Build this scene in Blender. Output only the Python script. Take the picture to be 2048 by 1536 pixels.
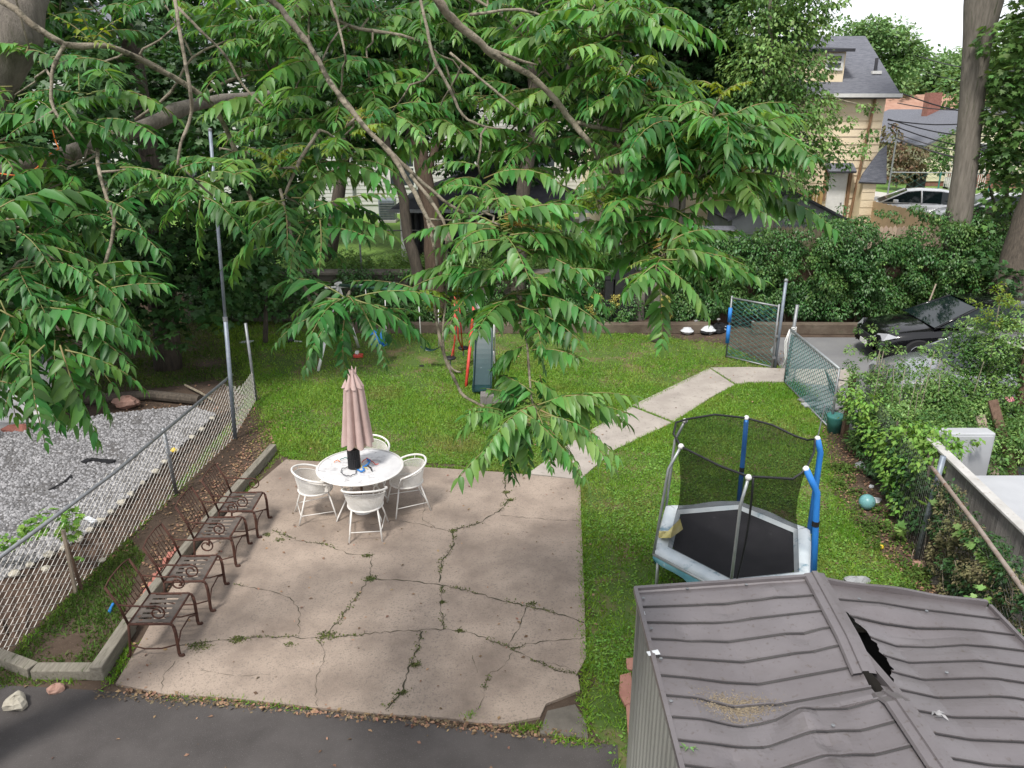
import bpy, math, random
import numpy as np
from mathutils import Vector

random.seed(7)
RNG = np.random.default_rng(11)
R = math.radians
for o in list(bpy.data.objects):
    bpy.data.objects.remove(o)
SC = bpy.context.scene
COL = SC.collection

# ------------------------------------------------------------------ camera
CAMH, PITCH, FPX = 5.5, 19.5, 1540.0
cam_d = bpy.data.cameras.new('camera')
cam_d.sensor_width = 36.0
cam_d.lens = 36.0 * FPX / 2048.0
cam_d.clip_start = 0.05
cam_d.clip_end = 1500.0
cam = bpy.data.objects.new('camera', cam_d)
COL.objects.link(cam)
cam.location = (0, 0, CAMH)
cam.rotation_euler = (R(90 - PITCH), 0, 0)
SC.camera = cam

# ------------------------------------------------------------------ sky and sun
SUN_EL, SUN_AZ = 58.0, -150.0
world = bpy.data.worlds.new('World')
SC.world = world
world.use_nodes = True
wn, wl = world.node_tree.nodes, world.node_tree.links
wn.clear()
w_out = wn.new('ShaderNodeOutputWorld')
w_bg = wn.new('ShaderNodeBackground')
w_sky = wn.new('ShaderNodeTexSky')
w_sky.sky_type = 'NISHITA'
w_sky.sun_disc = False
w_sky.sun_elevation = R(SUN_EL)
w_sky.sun_rotation = R(SUN_AZ)
w_sky.air_density = 1.0
w_sky.dust_density = 1.0
w_sky.ozone_density = 1.0
w_hs = wn.new('ShaderNodeHueSaturation')
w_hs.inputs['Saturation'].default_value = 0.12
w_hs.inputs['Value'].default_value = 1.0
w_bg.inputs['Strength'].default_value = 0.13
wl.new(w_sky.outputs[0], w_hs.inputs['Color'])
w_mix = wn.new('ShaderNodeMix')
w_mix.data_type = 'RGBA'
w_mix.inputs[0].default_value = 0.72      # thin even cloud over the sky
w_mix.inputs[7].default_value = (2.75, 2.82, 3.05, 1)
wl.new(w_hs.outputs[0], w_mix.inputs[6])
wl.new(w_mix.outputs[2], w_bg.inputs['Color'])
wl.new(w_bg.outputs[0], w_out.inputs['Surface'])
sun_d = bpy.data.lights.new('sun', 'SUN')
sun_d.energy = 1.5
sun_d.angle = R(10)
sun_d.color = (1.0, 0.96, 0.9)
sun = bpy.data.objects.new('sun', sun_d)
COL.objects.link(sun)
sun.location = (0, 0, 30)
_a, _e = R(SUN_AZ), R(SUN_EL)
sun_dir = Vector((math.sin(_a) * math.cos(_e), math.cos(_a) * math.cos(_e), math.sin(_e)))
sun.rotation_euler = sun_dir.to_track_quat('Z', 'Y').to_euler()
SC.view_settings.view_transform = 'Standard'
SC.view_settings.look = 'None'
SC.view_settings.gamma = 1.0
SC.view_settings.exposure = 1.45

# ------------------------------------------------------------------ surveying: a picture point to a place
CT, ST = math.cos(R(PITCH)), math.sin(R(PITCH))
def ray(px, py):
    u, v = (px - 1024) / FPX, (768 - py) / FPX
    return np.array([u, CT + v * ST, -ST + v * CT])
def P(px, py, z=0.0):
    d = ray(px, py)
    t = (z - CAMH) / d[2]
    return np.array([d[0] * t, d[1] * t, z])
def PY(px, py, Y):
    d = ray(px, py)
    t = Y / d[1]
    return np.array([d[0] * t, Y, CAMH + d[2] * t])
def PD(px, py, dep):
    return np.array([0, 0, CAMH]) + ray(px, py) * dep

# ------------------------------------------------------------------ materials
MATS = {}
def pm(name, c1, c2=None, scale=4.0, rough=0.6, metal=0.0, bump=0.0, bscale=60.0, spec=0.4,
       isl=0.0, transl=0.0, c3=None, s3=30.0, t3=(0.6, 0.7), stretch=None, ramp=(0.35, 0.65), coat=0.0, alpha=1.0):
    m = bpy.data.materials.new(name)
    MATS[name] = m
    m.use_nodes = True
    n, l = m.node_tree.nodes, m.node_tree.links
    n.clear()
    out = n.new('ShaderNodeOutputMaterial')
    b = n.new('ShaderNodeBsdfPrincipled')
    b.inputs['Roughness'].default_value = rough
    b.inputs['Metallic'].default_value = metal
    b.inputs['Specular IOR Level'].default_value = spec
    b.inputs['Coat Weight'].default_value = coat
    b.inputs['Alpha'].default_value = alpha
    tc = n.new('ShaderNodeTexCoord')
    co = tc.outputs['Object']
    if stretch:
        mp = n.new('ShaderNodeMapping')
        mp.inputs['Scale'].default_value = stretch
        l.new(co, mp.inputs['Vector'])
        co = mp.outputs[0]
    def noise(s, det=6.0, ro=0.6):
        t = n.new('ShaderNodeTexNoise')
        t.inputs['Scale'].default_value = s
        t.inputs['Detail'].default_value = det
        t.inputs['Roughness'].default_value = ro
        l.new(co, t.inputs['Vector'])
        return t.outputs['Fac']
    def rng(v, a, bb, o0=0.0, o1=1.0):
        r = n.new('ShaderNodeMapRange')
        r.inputs['From Min'].default_value = a
        r.inputs['From Max'].default_value = bb
        r.inputs['To Min'].default_value = o0
        r.inputs['To Max'].default_value = o1
        l.new(v, r.inputs['Value'])
        return r.outputs[0]
    def mix(f, a, bb):
        x = n.new('ShaderNodeMix')
        x.data_type = 'RGBA'
        if isinstance(f, float): x.inputs[0].default_value = f
        else: l.new(f, x.inputs[0])
        for i, c in ((6, a), (7, bb)):
            if isinstance(c, tuple): x.inputs[i].default_value = (*c, 1)
            else: l.new(c, x.inputs[i])
        return x.outputs[2]
    col = c1
    if c2 is not None:
        col = mix(rng(noise(scale), ramp[0], ramp[1]), c1, c2)
    if c3 is not None:
        col = mix(rng(noise(s3, 4.0), t3[0], t3[1]), col, c3)
    if isl > 0:
        g = n.new('ShaderNodeNewGeometry')
        v = rng(g.outputs['Random Per Island'], 0, 1, 1 - isl, 1 + isl)
        hs = n.new('ShaderNodeHueSaturation')
        l.new(v, hs.inputs['Value'])
        mu = n.new('ShaderNodeMath'); mu.operation = 'MULTIPLY'
        l.new(g.outputs['Random Per Island'], mu.inputs[0]); mu.inputs[1].default_value = 37.77
        fr = n.new('ShaderNodeMath'); fr.operation = 'FRACT'
        l.new(mu.outputs[0], fr.inputs[0])
        l.new(rng(fr.outputs[0], 0, 1, 0.5 - 0.06 * min(isl, .5), 0.5 + 0.05 * min(isl, .5)), hs.inputs['Hue'])
        if isinstance(col, tuple): hs.inputs['Color'].default_value = (*col, 1)
        else: l.new(col, hs.inputs['Color'])
        col = hs.outputs[0]
    if isinstance(col, tuple): b.inputs['Base Color'].default_value = (*col, 1)
    else: l.new(col, b.inputs['Base Color'])
    if bump > 0:
        bp = n.new('ShaderNodeBump')
        bp.inputs['Strength'].default_value = bump
        bp.inputs['Distance'].default_value = 0.02
        l.new(noise(bscale, 8.0, 0.7), bp.inputs['Height'])
        l.new(bp.outputs[0], b.inputs['Normal'])
    if transl > 0:
        t = n.new('ShaderNodeBsdfTranslucent')
        hs2 = n.new('ShaderNodeHueSaturation')
        hs2.inputs['Hue'].default_value = 0.475
        hs2.inputs['Saturation'].default_value = 1.15
        hs2.inputs['Value'].default_value = 1.6
        if isinstance(col, tuple): hs2.inputs['Color'].default_value = (*col, 1)
        else: l.new(col, hs2.inputs['Color'])
        l.new(hs2.outputs[0], t.inputs['Color'])
        ms = n.new('ShaderNodeMixShader')
        ms.inputs[0].default_value = transl
        l.new(b.outputs[0], ms.inputs[1]); l.new(t.outputs[0], ms.inputs[2])
        l.new(ms.outputs[0], out.inputs['Surface'])
    else:
        l.new(b.outputs[0], out.inputs['Surface'])
    return m

M_soil = pm('soil', (.055, .036, .024), (.10, .07, .05), 2.5, .95, bump=.8, bscale=25, c3=(.14, .10, .07), s3=45)
M_lawn = pm('lawn_soil', (.06, .115, .02), (.10, .15, .03), 1.3, .95, bump=.9, bscale=50, c3=(.17, .13, .07), s3=1.6, t3=(.5, .64))
M_far = pm('far_grass', (.10, .20, .03), (.16, .27, .05), .9, .95, bump=.6, bscale=12, c3=(.05, .10, .02), s3=9)
M_patio = pm('patio_concrete', (.195, .153, .124), (.36, .29, .235), 1.3, .92, bump=.5, bscale=90, c3=(.17, .142, .12), s3=48, t3=(.52, .74), ramp=(.30, .62))
M_path = pm('path_concrete', (.30, .265, .235), (.39, .35, .31), 1.8, .92, bump=.3, bscale=70, c3=(.21, .19, .17), s3=16, t3=(.58, .72))
M_crack = pm('crack_soil', (.035, .035, .02), (.07, .06, .04), 9, .95)
M_moss = pm('moss', (.06, .085, .02), (.12, .13, .04), 8, .95, isl=.35)
M_asph = pm('asphalt', (.052, .046, .044), (.088, .079, .076), 1.2, .85, bump=.6, bscale=160, c3=(.15, .145, .14), s3=90, t3=(.60, .72))
M_road = pm('road', (.16, .16, .165), (.2, .2, .2), .8, .9, bump=.2, bscale=30)
M_walk = pm('sidewalk', (.42, .40, .37), (.5, .48, .44), 1.2, .9)
M_gravel = pm('gravel_bed', (.07, .066, .065), (.18, .175, .175), 22, .9, bump=1.0, bscale=30, c3=(.06, .05, .04), s3=14, t3=(.6, .66))
M_stone = pm('pale_stone', (.17, .168, .172), (.27, .265, .27), 30, .85, isl=.5)
M_rock = pm('rock', (.33, .30, .24), (.45, .42, .35), 9, .9, bump=.6, bscale=20)
M_kerb = pm('stained_kerb', (.085, .062, .045), (.15, .12, .09), 2.2, .95, bump=.8, bscale=22, c3=(.06, .07, .035), s3=4)
M_pink = pm('pink_rock', (.30, .17, .13), (.38, .24, .19), 9, .9, bump=.5, bscale=20)
M_timber = pm('weathered_timber', (.16, .145, .115), (.24, .22, .18), 6, .9, bump=.5, bscale=30, stretch=(6, 1, 6), c3=(.08, .09, .05), s3=5)
M_conc = pm('old_concrete', (.10, .09, .075), (.18, .16, .135), 2.5, .95, bump=.6, bscale=25, c3=(.07, .075, .045), s3=5)
M_leafl = pm('dead_leaf', (.17, .095, .055), (.26, .17, .10), 20, .8, isl=.6)
M_grass = pm('grass_blade', (.115, .255, .025), (.20, .33, .05), .9, .6, c3=(.25, .24, .08), s3=.55, t3=(.53, .74), isl=.35, transl=.3, spec=.25)
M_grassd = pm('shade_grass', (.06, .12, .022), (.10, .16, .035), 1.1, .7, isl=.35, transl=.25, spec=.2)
M_clover = pm('clover', (.13, .27, .045), (.19, .34, .07), 1.5, .55, isl=.35, transl=.3, spec=.3)
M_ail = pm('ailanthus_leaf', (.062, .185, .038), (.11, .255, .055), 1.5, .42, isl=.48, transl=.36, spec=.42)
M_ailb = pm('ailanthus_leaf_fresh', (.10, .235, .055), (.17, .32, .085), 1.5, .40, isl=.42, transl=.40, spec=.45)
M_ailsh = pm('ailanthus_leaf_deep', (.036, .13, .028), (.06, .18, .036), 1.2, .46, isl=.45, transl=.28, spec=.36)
M_young = pm('young_leaf', (.15, .27, .04), (.24, .30, .05), 3, .5, isl=.3, transl=.4, spec=.4)
M_seed = pm('seed_cluster', (.28, .24, .05), (.33, .17, .04), 12, .7, isl=.3)
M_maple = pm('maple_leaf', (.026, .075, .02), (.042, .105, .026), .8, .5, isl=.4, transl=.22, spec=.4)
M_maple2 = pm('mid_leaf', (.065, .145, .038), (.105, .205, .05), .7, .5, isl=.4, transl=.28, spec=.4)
M_light = pm('bright_leaf', (.15, .27, .075), (.22, .36, .11), .9, .5, isl=.35, transl=.3, spec=.4)
M_hedge = pm('ivy_leaf', (.045, .125, .032), (.075, .175, .045), .8, .45, isl=.4, transl=.2, spec=.5)
M_farleaf = pm('far_leaf_hazy', (.12, .23, .075), (.18, .30, .11), .3, .6, isl=.35, transl=.25)  # leaf colour brightened to stand in for distance haze
M_vine = pm('dry_vine', (.12, .13, .05), (.2, .17, .09), 4, .8, isl=.4, transl=.2)
M_red = pm('red_shrub_leaf', (.10, .12, .05), (.17, .10, .06), 1.5, .6, isl=.4, transl=.2)
M_yel = pm('yellow_leaf', (.5, .45, .12), (.42, .4, .1), 5, .6, isl=.2, transl=.2)
M_bark = pm('branch_bark', (.19, .16, .115), (.33, .29, .22), 14, .85, bump=.8, bscale=45, c3=(.09, .08, .055), s3=16, t3=(.52, .62))
M_barkd = pm('dark_bark', (.06, .05, .04), (.11, .09, .07), 6, .95, bump=1.0, bscale=18, stretch=(4, 4, .7))
M_trunkb = pm('brown_bark', (.075, .05, .035), (.12, .085, .06), 6, .95, bump=1.0, bscale=18, stretch=(4, 4, .7))
M_barkg = pm('grey_bark', (.13, .115, .095), (.21, .185, .155), 5, .95, bump=1.0, bscale=14, stretch=(4, 4, .5), c3=(.08, .085, .05), s3=3)
M_rust = pm('rusty_iron', (.05, .022, .016), (.10, .042, .028), 25, .75, metal=.2, bump=.4, bscale=90, c3=(.15, .10, .08), s3=35, t3=(.64, .72))
M_rusts = pm('faded_seat', (.08, .068, .06), (.13, .11, .095), 12, .75, metal=.1, c3=(.12, .055, .035), s3=18)
M_white = pm('white_enamel', (.66, .64, .60), (.74, .72, .69), 12, .5, c3=(.5, .44, .36), s3=24, t3=(.64, .72))
M_top = pm('table_enamel', (.55, .545, .55), (.66, .655, .65), 6, .45, c3=(.36, .35, .36), s3=9, t3=(.56, .68))
M_canvas = pm('dusty_pink_canvas', (.43, .315, .285), (.50, .37, .34), 5, .9, bump=.2, bscale=120)
M_flap = pm('beige_canvas', (.40, .31, .22), (.5, .39, .29), 7, .9)
M_black = pm('black_plastic', (.012, .012, .014), (.02, .02, .022), 8, .5)
M_blue = pm('blue_foam', (.018, .16, .50), (.028, .20, .57), 5, .6)
M_galv = pm('galvanised_steel', (.20, .21, .22), (.28, .29, .30), 9, .5, metal=.5, c3=(.2, .15, .11), s3=16, t3=(.62, .72))
M_bluegal = pm('blue_grey_steel', (.17, .20, .24), (.24, .27, .31), 9, .5, metal=.3)
M_meshw = pm('cream_wire', (.46, .44, .40), (.56, .54, .50), 9, .6)
M_meshg = pm('green_wire', (.03, .14, .13), (.05, .19, .17), 9, .5)
M_meshd = pm('dark_wire', (.05, .055, .05), (.09, .09, .08), 9, .6, metal=.3)
M_meshgrey = pm('grey_wire', (.25, .27, .28), (.33, .35, .36), 9, .5, metal=.4)
M_jump = pm('trampoline_fabric', (.022, .022, .026), (.032, .031, .036), 3, .75, c3=(.06, .06, .065), s3=7, t3=(.66, .74))
M_padw = pm('faded_pad', (.46, .52, .56), (.60, .64, .66), 3.5, .55, c3=(.18, .28, .34), s3=6, t3=(.58, .7))
M_padb = pm('teal_skirt', (.10, .30, .38), (.2, .42, .5), 5, .55, c3=(.5, .6, .63), s3=9)
M_yellow = pm('yellow_cloth', (.55, .48, .16), (.62, .56, .3), 8, .85)
M_pole = pm('trampoline_pole', (.33, .35, .35), (.42, .44, .44), 8, .4, metal=.5)
M_roofm = pm('brown_sheet_metal', (.130, .115, .118), (.170, .154, .159), 1.6, .33, metal=.25, bump=.12, bscale=3, c3=(.10, .082, .072), s3=26, t3=(.60, .74), spec=.7)
M_roofd = pm('seam_shade', (.012, .011, .012), (.02, .018, .018), 6, .5)  # colour of the painted shadow lines along the roof seams
M_shedw = pm('shed_wall_metal', (.20, .20, .18), (.25, .25, .225), 3, .55, metal=.1, stretch=(1, 1, .3))
M_dark = pm('shed_interior_shade', (.01, .009, .008), (.016, .014, .012), 4, .95)  # near-black colour stands in for the shade inside the shed
M_dirt = pm('roof_dirt', (.19, .15, .10), (.28, .23, .16), 20, .95, bump=.5)
M_cream = pm('cream_siding', (.80, .66, .46), (.84, .70, .50), 1.2, .8)
M_creamb = pm('brown_trim', (.24, .14, .08), (.3, .18, .1), 4, .7)
M_wsid = pm('white_siding', (.50, .49, .48), (.56, .55, .54), .7, .7)
M_ysid = pm('pale_yellow_siding', (.62, .58, .40), (.68, .64, .46), .7, .7)
M_gsid = pm('grey_siding', (.20, .205, .22), (.27, .275, .29), 1.5, .8)
M_shing = pm('grey_shingle', (.10, .105, .125), (.16, .165, .19), 5, .9, bump=.5, bscale=16, c3=(.07, .07, .085), s3=9, stretch=(1, 4, 4))
M_shdark = pm('dark_shingle', (.04, .042, .05), (.065, .065, .075), 5, .9, bump=.4, bscale=16)
M_redroof = pm('red_roof', (.33, .18, .13), (.40, .24, .18), 2, .9)
M_brick = pm('chimney_brick', (.22, .09, .07), (.3, .14, .11), 8, .9)
M_glass = pm('window_glass', (.03, .04, .05), (.06, .07, .08), 2, .1, spec=.8)
M_picket = pm('tan_fence', (.36, .27, .20), (.44, .34, .26), 3, .85, isl=.2)
M_tan = pm('tan_board', (.50, .36, .22), (.56, .41, .26), 3, .85)
M_yelwood = pm('new_lumber', (.5, .32, .12), (.58, .39, .16), 5, .8)
M_graywood = pm('grey_board', (.14, .13, .125), (.23, .215, .2), 5, .9, bump=.4, bscale=25, stretch=(8, 8, 1), isl=.25)
M_cap = pm('painted_cap', (.38, .37, .35), (.48, .47, .45), 4, .7, c3=(.3, .27, .24), s3=14, t3=(.6, .7))
M_appl = pm('white_appliance', (.37, .38, .40), (.43, .44, .46), 2, .4)
M_brown = pm('brown_wood', (.10, .06, .04), (.16, .10, .07), 6, .9, bump=.4, stretch=(5, 5, 1))
M_plank = pm('pale_plank', (.25, .20, .15), (.34, .28, .22), 6, .9, stretch=(5, 5, 1))
M_carb = pm('black_car_paint', (.005, .005, .006), None, rough=.10, spec=.45, coat=.25)
M_cars = pm('silver_car_paint', (.30, .31, .33), None, rough=.2, metal=.6, coat=1.0)
M_carw = pm('white_car_paint', (.6, .61, .62), None, rough=.25, coat=.8)
M_carg = pm('grey_car_paint', (.07, .08, .1), None, rough=.2, coat=1.0, metal=.4)
M_cargl = pm('car_glass', (.006, .012, .013), None, rough=.05, spec=.45)
M_chrome = pm('chrome', (.6, .6, .62), None, rough=.15, metal=1.0)
M_lamp = pm('lamp_lens', (.35, .36, .38), None, rough=.1, spec=.9, coat=.5)
M_tail = pm('tail_lens', (.42, .01, .015), None, rough=.15, coat=.6)
M_tyre = pm('tyre', (.015, .015, .016), None, rough=.85)
M_slide = pm('dark_teal_plastic', (.010, .034, .036), (.018, .048, .050), 3, .3, c3=(.12, .15, .17), s3=20, t3=(.68, .74), spec=.6)
M_redp = pm('red_paint', (.50, .045, .03), (.58, .085, .06), 8, .45)
M_greenp = pm('green_paint', (.03, .085, .06), (.04, .10, .07), 8, .4)
M_whitep = pm('white_paint', (.66, .65, .63), (.74, .73, .71), 8, .5)
M_teal = pm('teal_ball', (.12, .30, .31), (.17, .36, .37), 4, .35, c3=(.05, .12, .08), s3=5, t3=(.62, .7))
M_orange = pm('orange_cord', (.65, .16, .02), None, rough=.6)
M_bluep = pm('blue_plastic', (.03, .20, .55), None, rough=.4)
M_yball = pm('yellow_ball', (.70, .50, .04), None, rough=.5)
M_bag = pm('plastic_bag', (.55, .57, .6), (.66, .68, .7), 9, .35, transl=.1)
M_redtile = pm('red_edging', (.30, .11, .085), (.38, .16, .12), 6, .85)
M_redslab = pm('red_slab', (.34, .16, .12), (.42, .21, .16), 5, .9)
M_wire = pm('cable', (.05, .05, .055), None, rough=.6)
M_grey = pm('grey_rag', (.26, .27, .28), (.36, .37, .38), 9, .9, bump=.5)
M_flower = pm('pink_flower', (.6, .2, .25), (.7, .3, .33), 9, .7, isl=.3)

def net_material():
    m = bpy.data.materials.new('safety_net')
    m.use_nodes = True
    n, l = m.node_tree.nodes, m.node_tree.links
    n.clear()
    out = n.new('ShaderNodeOutputMaterial')
    d = n.new('ShaderNodeBsdfDiffuse'); d.inputs[0].default_value = (.012, .012, .013, 1)
    t = n.new('ShaderNodeBsdfTransparent')
    tc = n.new('ShaderNodeTexCoord')
    no = n.new('ShaderNodeTexNoise'); no.inputs['Scale'].default_value = 3
    l.new(tc.outputs['Object'], no.inputs['Vector'])
    mr = n.new('ShaderNodeMapRange')
    mr.inputs['From Min'].default_value = .3; mr.inputs['From Max'].default_value = .7
    mr.inputs['To Min'].default_value = .44; mr.inputs['To Max'].default_value = .56
    l.new(no.outputs['Fac'], mr.inputs['Value'])
    mx = n.new('ShaderNodeMixShader')
    l.new(mr.outputs[0], mx.inputs[0])
    l.new(t.outputs[0], mx.inputs[1]); l.new(d.outputs[0], mx.inputs[2])
    l.new(mx.outputs[0], out.inputs['Surface'])
    return m
M_net = net_material()

# ------------------------------------------------------------------ objects
def tag(o, label=None, cat=None, group=None, kind=None):
    if label: o['label'] = label
    if cat: o['category'] = cat
    if group: o['group'] = group
    if kind: o['kind'] = kind
    return o
def thing(name, label, cat, loc=(0, 0, 0), group=None, rz=0.0):
    o = bpy.data.objects.new(name, None)
    COL.objects.link(o)
    o.location = tuple(float(a) for a in loc)
    o.rotation_euler = (0, 0, rz)
    o.empty_display_size = .1
    return tag(o, label, cat, group)
def root_of(o):
    while o.parent: o = o.parent
    return o
def copy_tree(o, parent=None):
    c = o.copy()
    COL.objects.link(c)
    if parent: c.parent = parent
    for ch in list(o.children): copy_tree(ch, c)
    return c

class MB:
    def __init__(s): s.v, s.f, s.n = [], [], 0
    def add(s, v, f):
        v = np.asarray(v, float)
        s.v.append(v)
        k = s.n
        s.f.extend([tuple(i + k for i in q) for q in f])
        s.n += len(v)
        return s
    def box(s, a, b):
        (x0, y0, z0), (x1, y1, z1) = a, b
        return s.add([(x0, y0, z0), (x1, y0, z0), (x1, y1, z0), (x0, y1, z0), (x0, y0, z1), (x1, y0, z1), (x1, y1, z1), (x0, y1, z1)],
                     [(0, 3, 2, 1), (4, 5, 6, 7), (0, 1, 5, 4), (1, 2, 6, 5), (2, 3, 7, 6), (3, 0, 4, 7)])
    def bar(s, p, q, w, h, up=(0, 0, 1)):
        p, q = np.asarray(p, float), np.asarray(q, float)
        d = q - p; d /= max(np.linalg.norm(d), 1e-9)
        u = np.asarray(up, float); sd = np.cross(d, u)
        if np.linalg.norm(sd) < 1e-4: sd = np.cross(d, (1, 0, 0))
        sd /= np.linalg.norm(sd); u = np.cross(sd, d)
        vs = [c + sd * a * w / 2 + u * b * h / 2 for c in (p, q) for a, b in ((-1, -1), (1, -1), (1, 1), (-1, 1))]
        return s.add(vs, [(0, 1, 2, 3), (7, 6, 5, 4), (0, 4, 5, 1), (1, 5, 6, 2), (2, 6, 7, 3), (3, 7, 4, 0)])
    def tube(s, pts, r, n=8, cap=True):
        pts = np.asarray(pts, float)
        m = len(pts)
        rr = np.full(m, r) if np.isscalar(r) else np.asarray(r, float)
        tg = np.gradient(pts, axis=0) if m > 2 else np.repeat([pts[-1] - pts[0]], m, 0)
        tg /= np.maximum(np.linalg.norm(tg, axis=1, keepdims=True), 1e-9)
        ref = np.array([0, 0, 1.0]) if abs(tg[0][2]) < .9 else np.array([1.0, 0, 0])
        vs = []
        sd = np.cross(tg[0], ref); sd /= np.linalg.norm(sd)
        for i in range(m):
            sd = sd - tg[i] * np.dot(sd, tg[i])
            ln = np.linalg.norm(sd)
            if ln < 1e-6:
                sd = np.cross(tg[i], (0.3, 0.5, 0.8)); ln = np.linalg.norm(sd)
            sd = sd / ln
            up = np.cross(sd, tg[i])
            for k in range(n):
                a = 2 * math.pi * k / n
                vs.append(pts[i] + rr[i] * (math.cos(a) * sd + math.sin(a) * up))
        fs = []
        for i in range(m - 1):
            for k in range(n):
                k2 = (k + 1) % n
                fs.append((i * n + k, i * n + k2, (i + 1) * n + k2, (i + 1) * n + k))
        if cap:
            fs.append(tuple(range(n - 1, -1, -1)))
            fs.append(tuple((m - 1) * n + k for k in range(n)))
        return s.add(vs, fs)
    def lathe(s, prof, c=(0, 0, 0), n=24, cap=True):
        vs = [(c[0] + r * math.cos(2 * math.pi * k / n), c[1] + r * math.sin(2 * math.pi * k / n), c[2] + z) for r, z in prof for k in range(n)]
        fs = [(i * n + k, i * n + (k + 1) % n, (i + 1) * n + (k + 1) % n, (i + 1) * n + k) for i in range(len(prof) - 1) for k in range(n)]
        if cap:
            fs.append(tuple(range(n - 1, -1, -1)))
            fs.append(tuple((len(prof) - 1) * n + k for k in range(n)))
        return s.add(vs, fs)
    def prism(s, poly, z0, z1):
        n = len(poly)
        vs = [(p[0], p[1], z0) for p in poly] + [(p[0], p[1], z1) for p in poly]
        return s.add(vs, [tuple(range(n - 1, -1, -1)), tuple(range(n, 2 * n))] + [(i, (i + 1) % n, n + (i + 1) % n, n + i) for i in range(n)])
    def sheet(s, poly, z):
        return s.add([(p[0], p[1], z) for p in poly], [tuple(range(len(poly)))])
    def slab(s, q, t):
        """a plate: four corner points, thickness t along its normal"""
        q = np.asarray(q, float)
        nn = np.cross(q[1] - q[0], q[-1] - q[0]); nn /= np.linalg.norm(nn)
        k = len(q)
        return s.add(np.vstack([q, q - nn * t]), [tuple(range(k)), tuple(range(2 * k - 1, k - 1, -1))] + [(i, k + i, k + (i + 1) % k, (i + 1) % k) for i in range(k)])
    def build(s, name, mat, parent=None, smooth=False, loc=None, bevel=0):
        me = bpy.data.meshes.new(name)
        v = np.vstack(s.v)
        off = np.zeros(3)
        if parent is not None: off = np.array(root_of(parent).location)
        elif loc is not None: off = np.asarray(loc, float)
        v = v - off
        me.from_pydata(v.tolist(), [], s.f)
        me.update()
        if smooth:
            me.polygons.foreach_set('use_smooth', [True] * len(me.polygons))
        me.materials.append(mat)
        o = bpy.data.objects.new(name, me)
        COL.objects.link(o)
        if parent is not None: o.parent = parent
        elif loc is not None: o.location = tuple(float(a) for a in loc)
        if bevel:
            bm = o.modifiers.new('bevel', 'BEVEL'); bm.width = bevel; bm.segments = 2; bm.limit_method = 'ANGLE'
        return o

def bulk(name, V, F, mat, parent=None, loc=None, smooth=False, mats=None, midx=None):
    """V (n,3) and F (m,k): every face has k corners"""
    off = np.array(root_of(parent).location) if parent is not None else (np.asarray(loc, float) if loc is not None else np.zeros(3))
    V = np.ascontiguousarray(V - off, dtype=np.float32)
    F = np.ascontiguousarray(F, dtype=np.int32)
    me = bpy.data.meshes.new(name)
    me.vertices.add(len(V)); me.vertices.foreach_set('co', V.ravel())
    m, k = F.shape
    me.loops.add(m * k); me.loops.foreach_set('vertex_index', F.ravel())
    me.polygons.add(m)
    me.polygons.foreach_set('loop_start', np.arange(0, m * k, k, dtype=np.int32))
    for x in (mats or [mat]): me.materials.append(x)
    if midx is not None: me.polygons.foreach_set('material_index', midx.astype(np.int32))
    if smooth: me.polygons.foreach_set('use_smooth', np.ones(m, dtype=bool))
    me.update(calc_edges=True)
    o = bpy.data.objects.new(name, me)
    COL.objects.link(o)
    if parent is not None: o.parent = parent
    elif loc is not None: o.location = tuple(float(a) for a in loc)
    return o

def nrm(a): return a / np.maximum(np.linalg.norm(a, axis=-1, keepdims=True), 1e-9)
def rdir(n):
    return nrm(RNG.normal(size=(n, 3)))
# leaf templates: (side, along, out-of-plane)
T_OV = (np.array([(0, 0, 0), (-.30, .42, .10), (0, 1, -.05), (.30, .42, .10), (0, .5, 0)]), np.array([(0, 4, 1), (1, 4, 2), (0, 3, 4), (3, 2, 4)]))
T_QD = (np.array([(0, 0, 0), (-.32, .45, .06), (0, 1, 0), (.32, .45, .06)]), np.array([(0, 3, 2, 1)]))
T_BL = (np.array([(-.12, 0, 0), (.12, 0, 0), (.02, 1, .25)]), np.array([(0, 1, 2)]))
_mp = [(0, 0, 0), (-.30, -.05, .03), (-.52, .22, 0), (-.30, .34, .05), (-.50, .68, 0), (-.17, .62, .04), (0, 1, -.05), (.17, .62, .04), (.50, .68, 0), (.30, .34, .05), (.52, .22, 0), (.30, -.05, .03)]
T_MP = (np.array(_mp + [(0, .36, -.02)]), np.array([(12, (i + 1) % 12, i) for i in range(12)]))
_lw = [(.12, .15), (.36, .175), (.66, .115), (.86, .045)]
def lance():
    v = [(0, 0, 0)]
    for y, w in _lw:
        zz = -.22 * y * y
        v += [(-w, y, zz + w * .35), (0, y, zz), (w, y, zz + w * .35)]
    v.append((0, 1.0, -.24))
    f = [(0, 2, 1, 1), (0, 3, 2, 2)]
    for i in range(3):
        a = 1 + 3 * i; b = a + 3
        f += [(a, a + 1, b + 1, b), (a + 1, a + 2, b + 2, b + 1)]
    a = 10
    tris = [(0, 2, 1), (0, 3, 2), (a, a + 1, 13), (a + 1, a + 2, 13)]
    for q in f[2:]:
        tris += [(q[0], q[1], q[2]), (q[0], q[2], q[3])]
    return np.array(v), np.array(tris)
T_LA = lance()

def leaves(tpl, pos, d, nn, size):
    tv, tf = tpl
    d = nrm(d); sd = nrm(np.cross(d, nn)); nn = np.cross(sd, d)
    s = np.asarray(size)[:, None, None]
    V = pos[:, None, :] + s * (tv[None, :, 0, None] * sd[:, None, :] + tv[None, :, 1, None] * d[:, None, :] + tv[None, :, 2, None] * nn[:, None, :])
    k = len(tv)
    F = (tf[None] + (np.arange(len(pos)) * k)[:, None, None]).reshape(-1, tf.shape[1])
    return V.reshape(-1, 3), F

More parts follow.
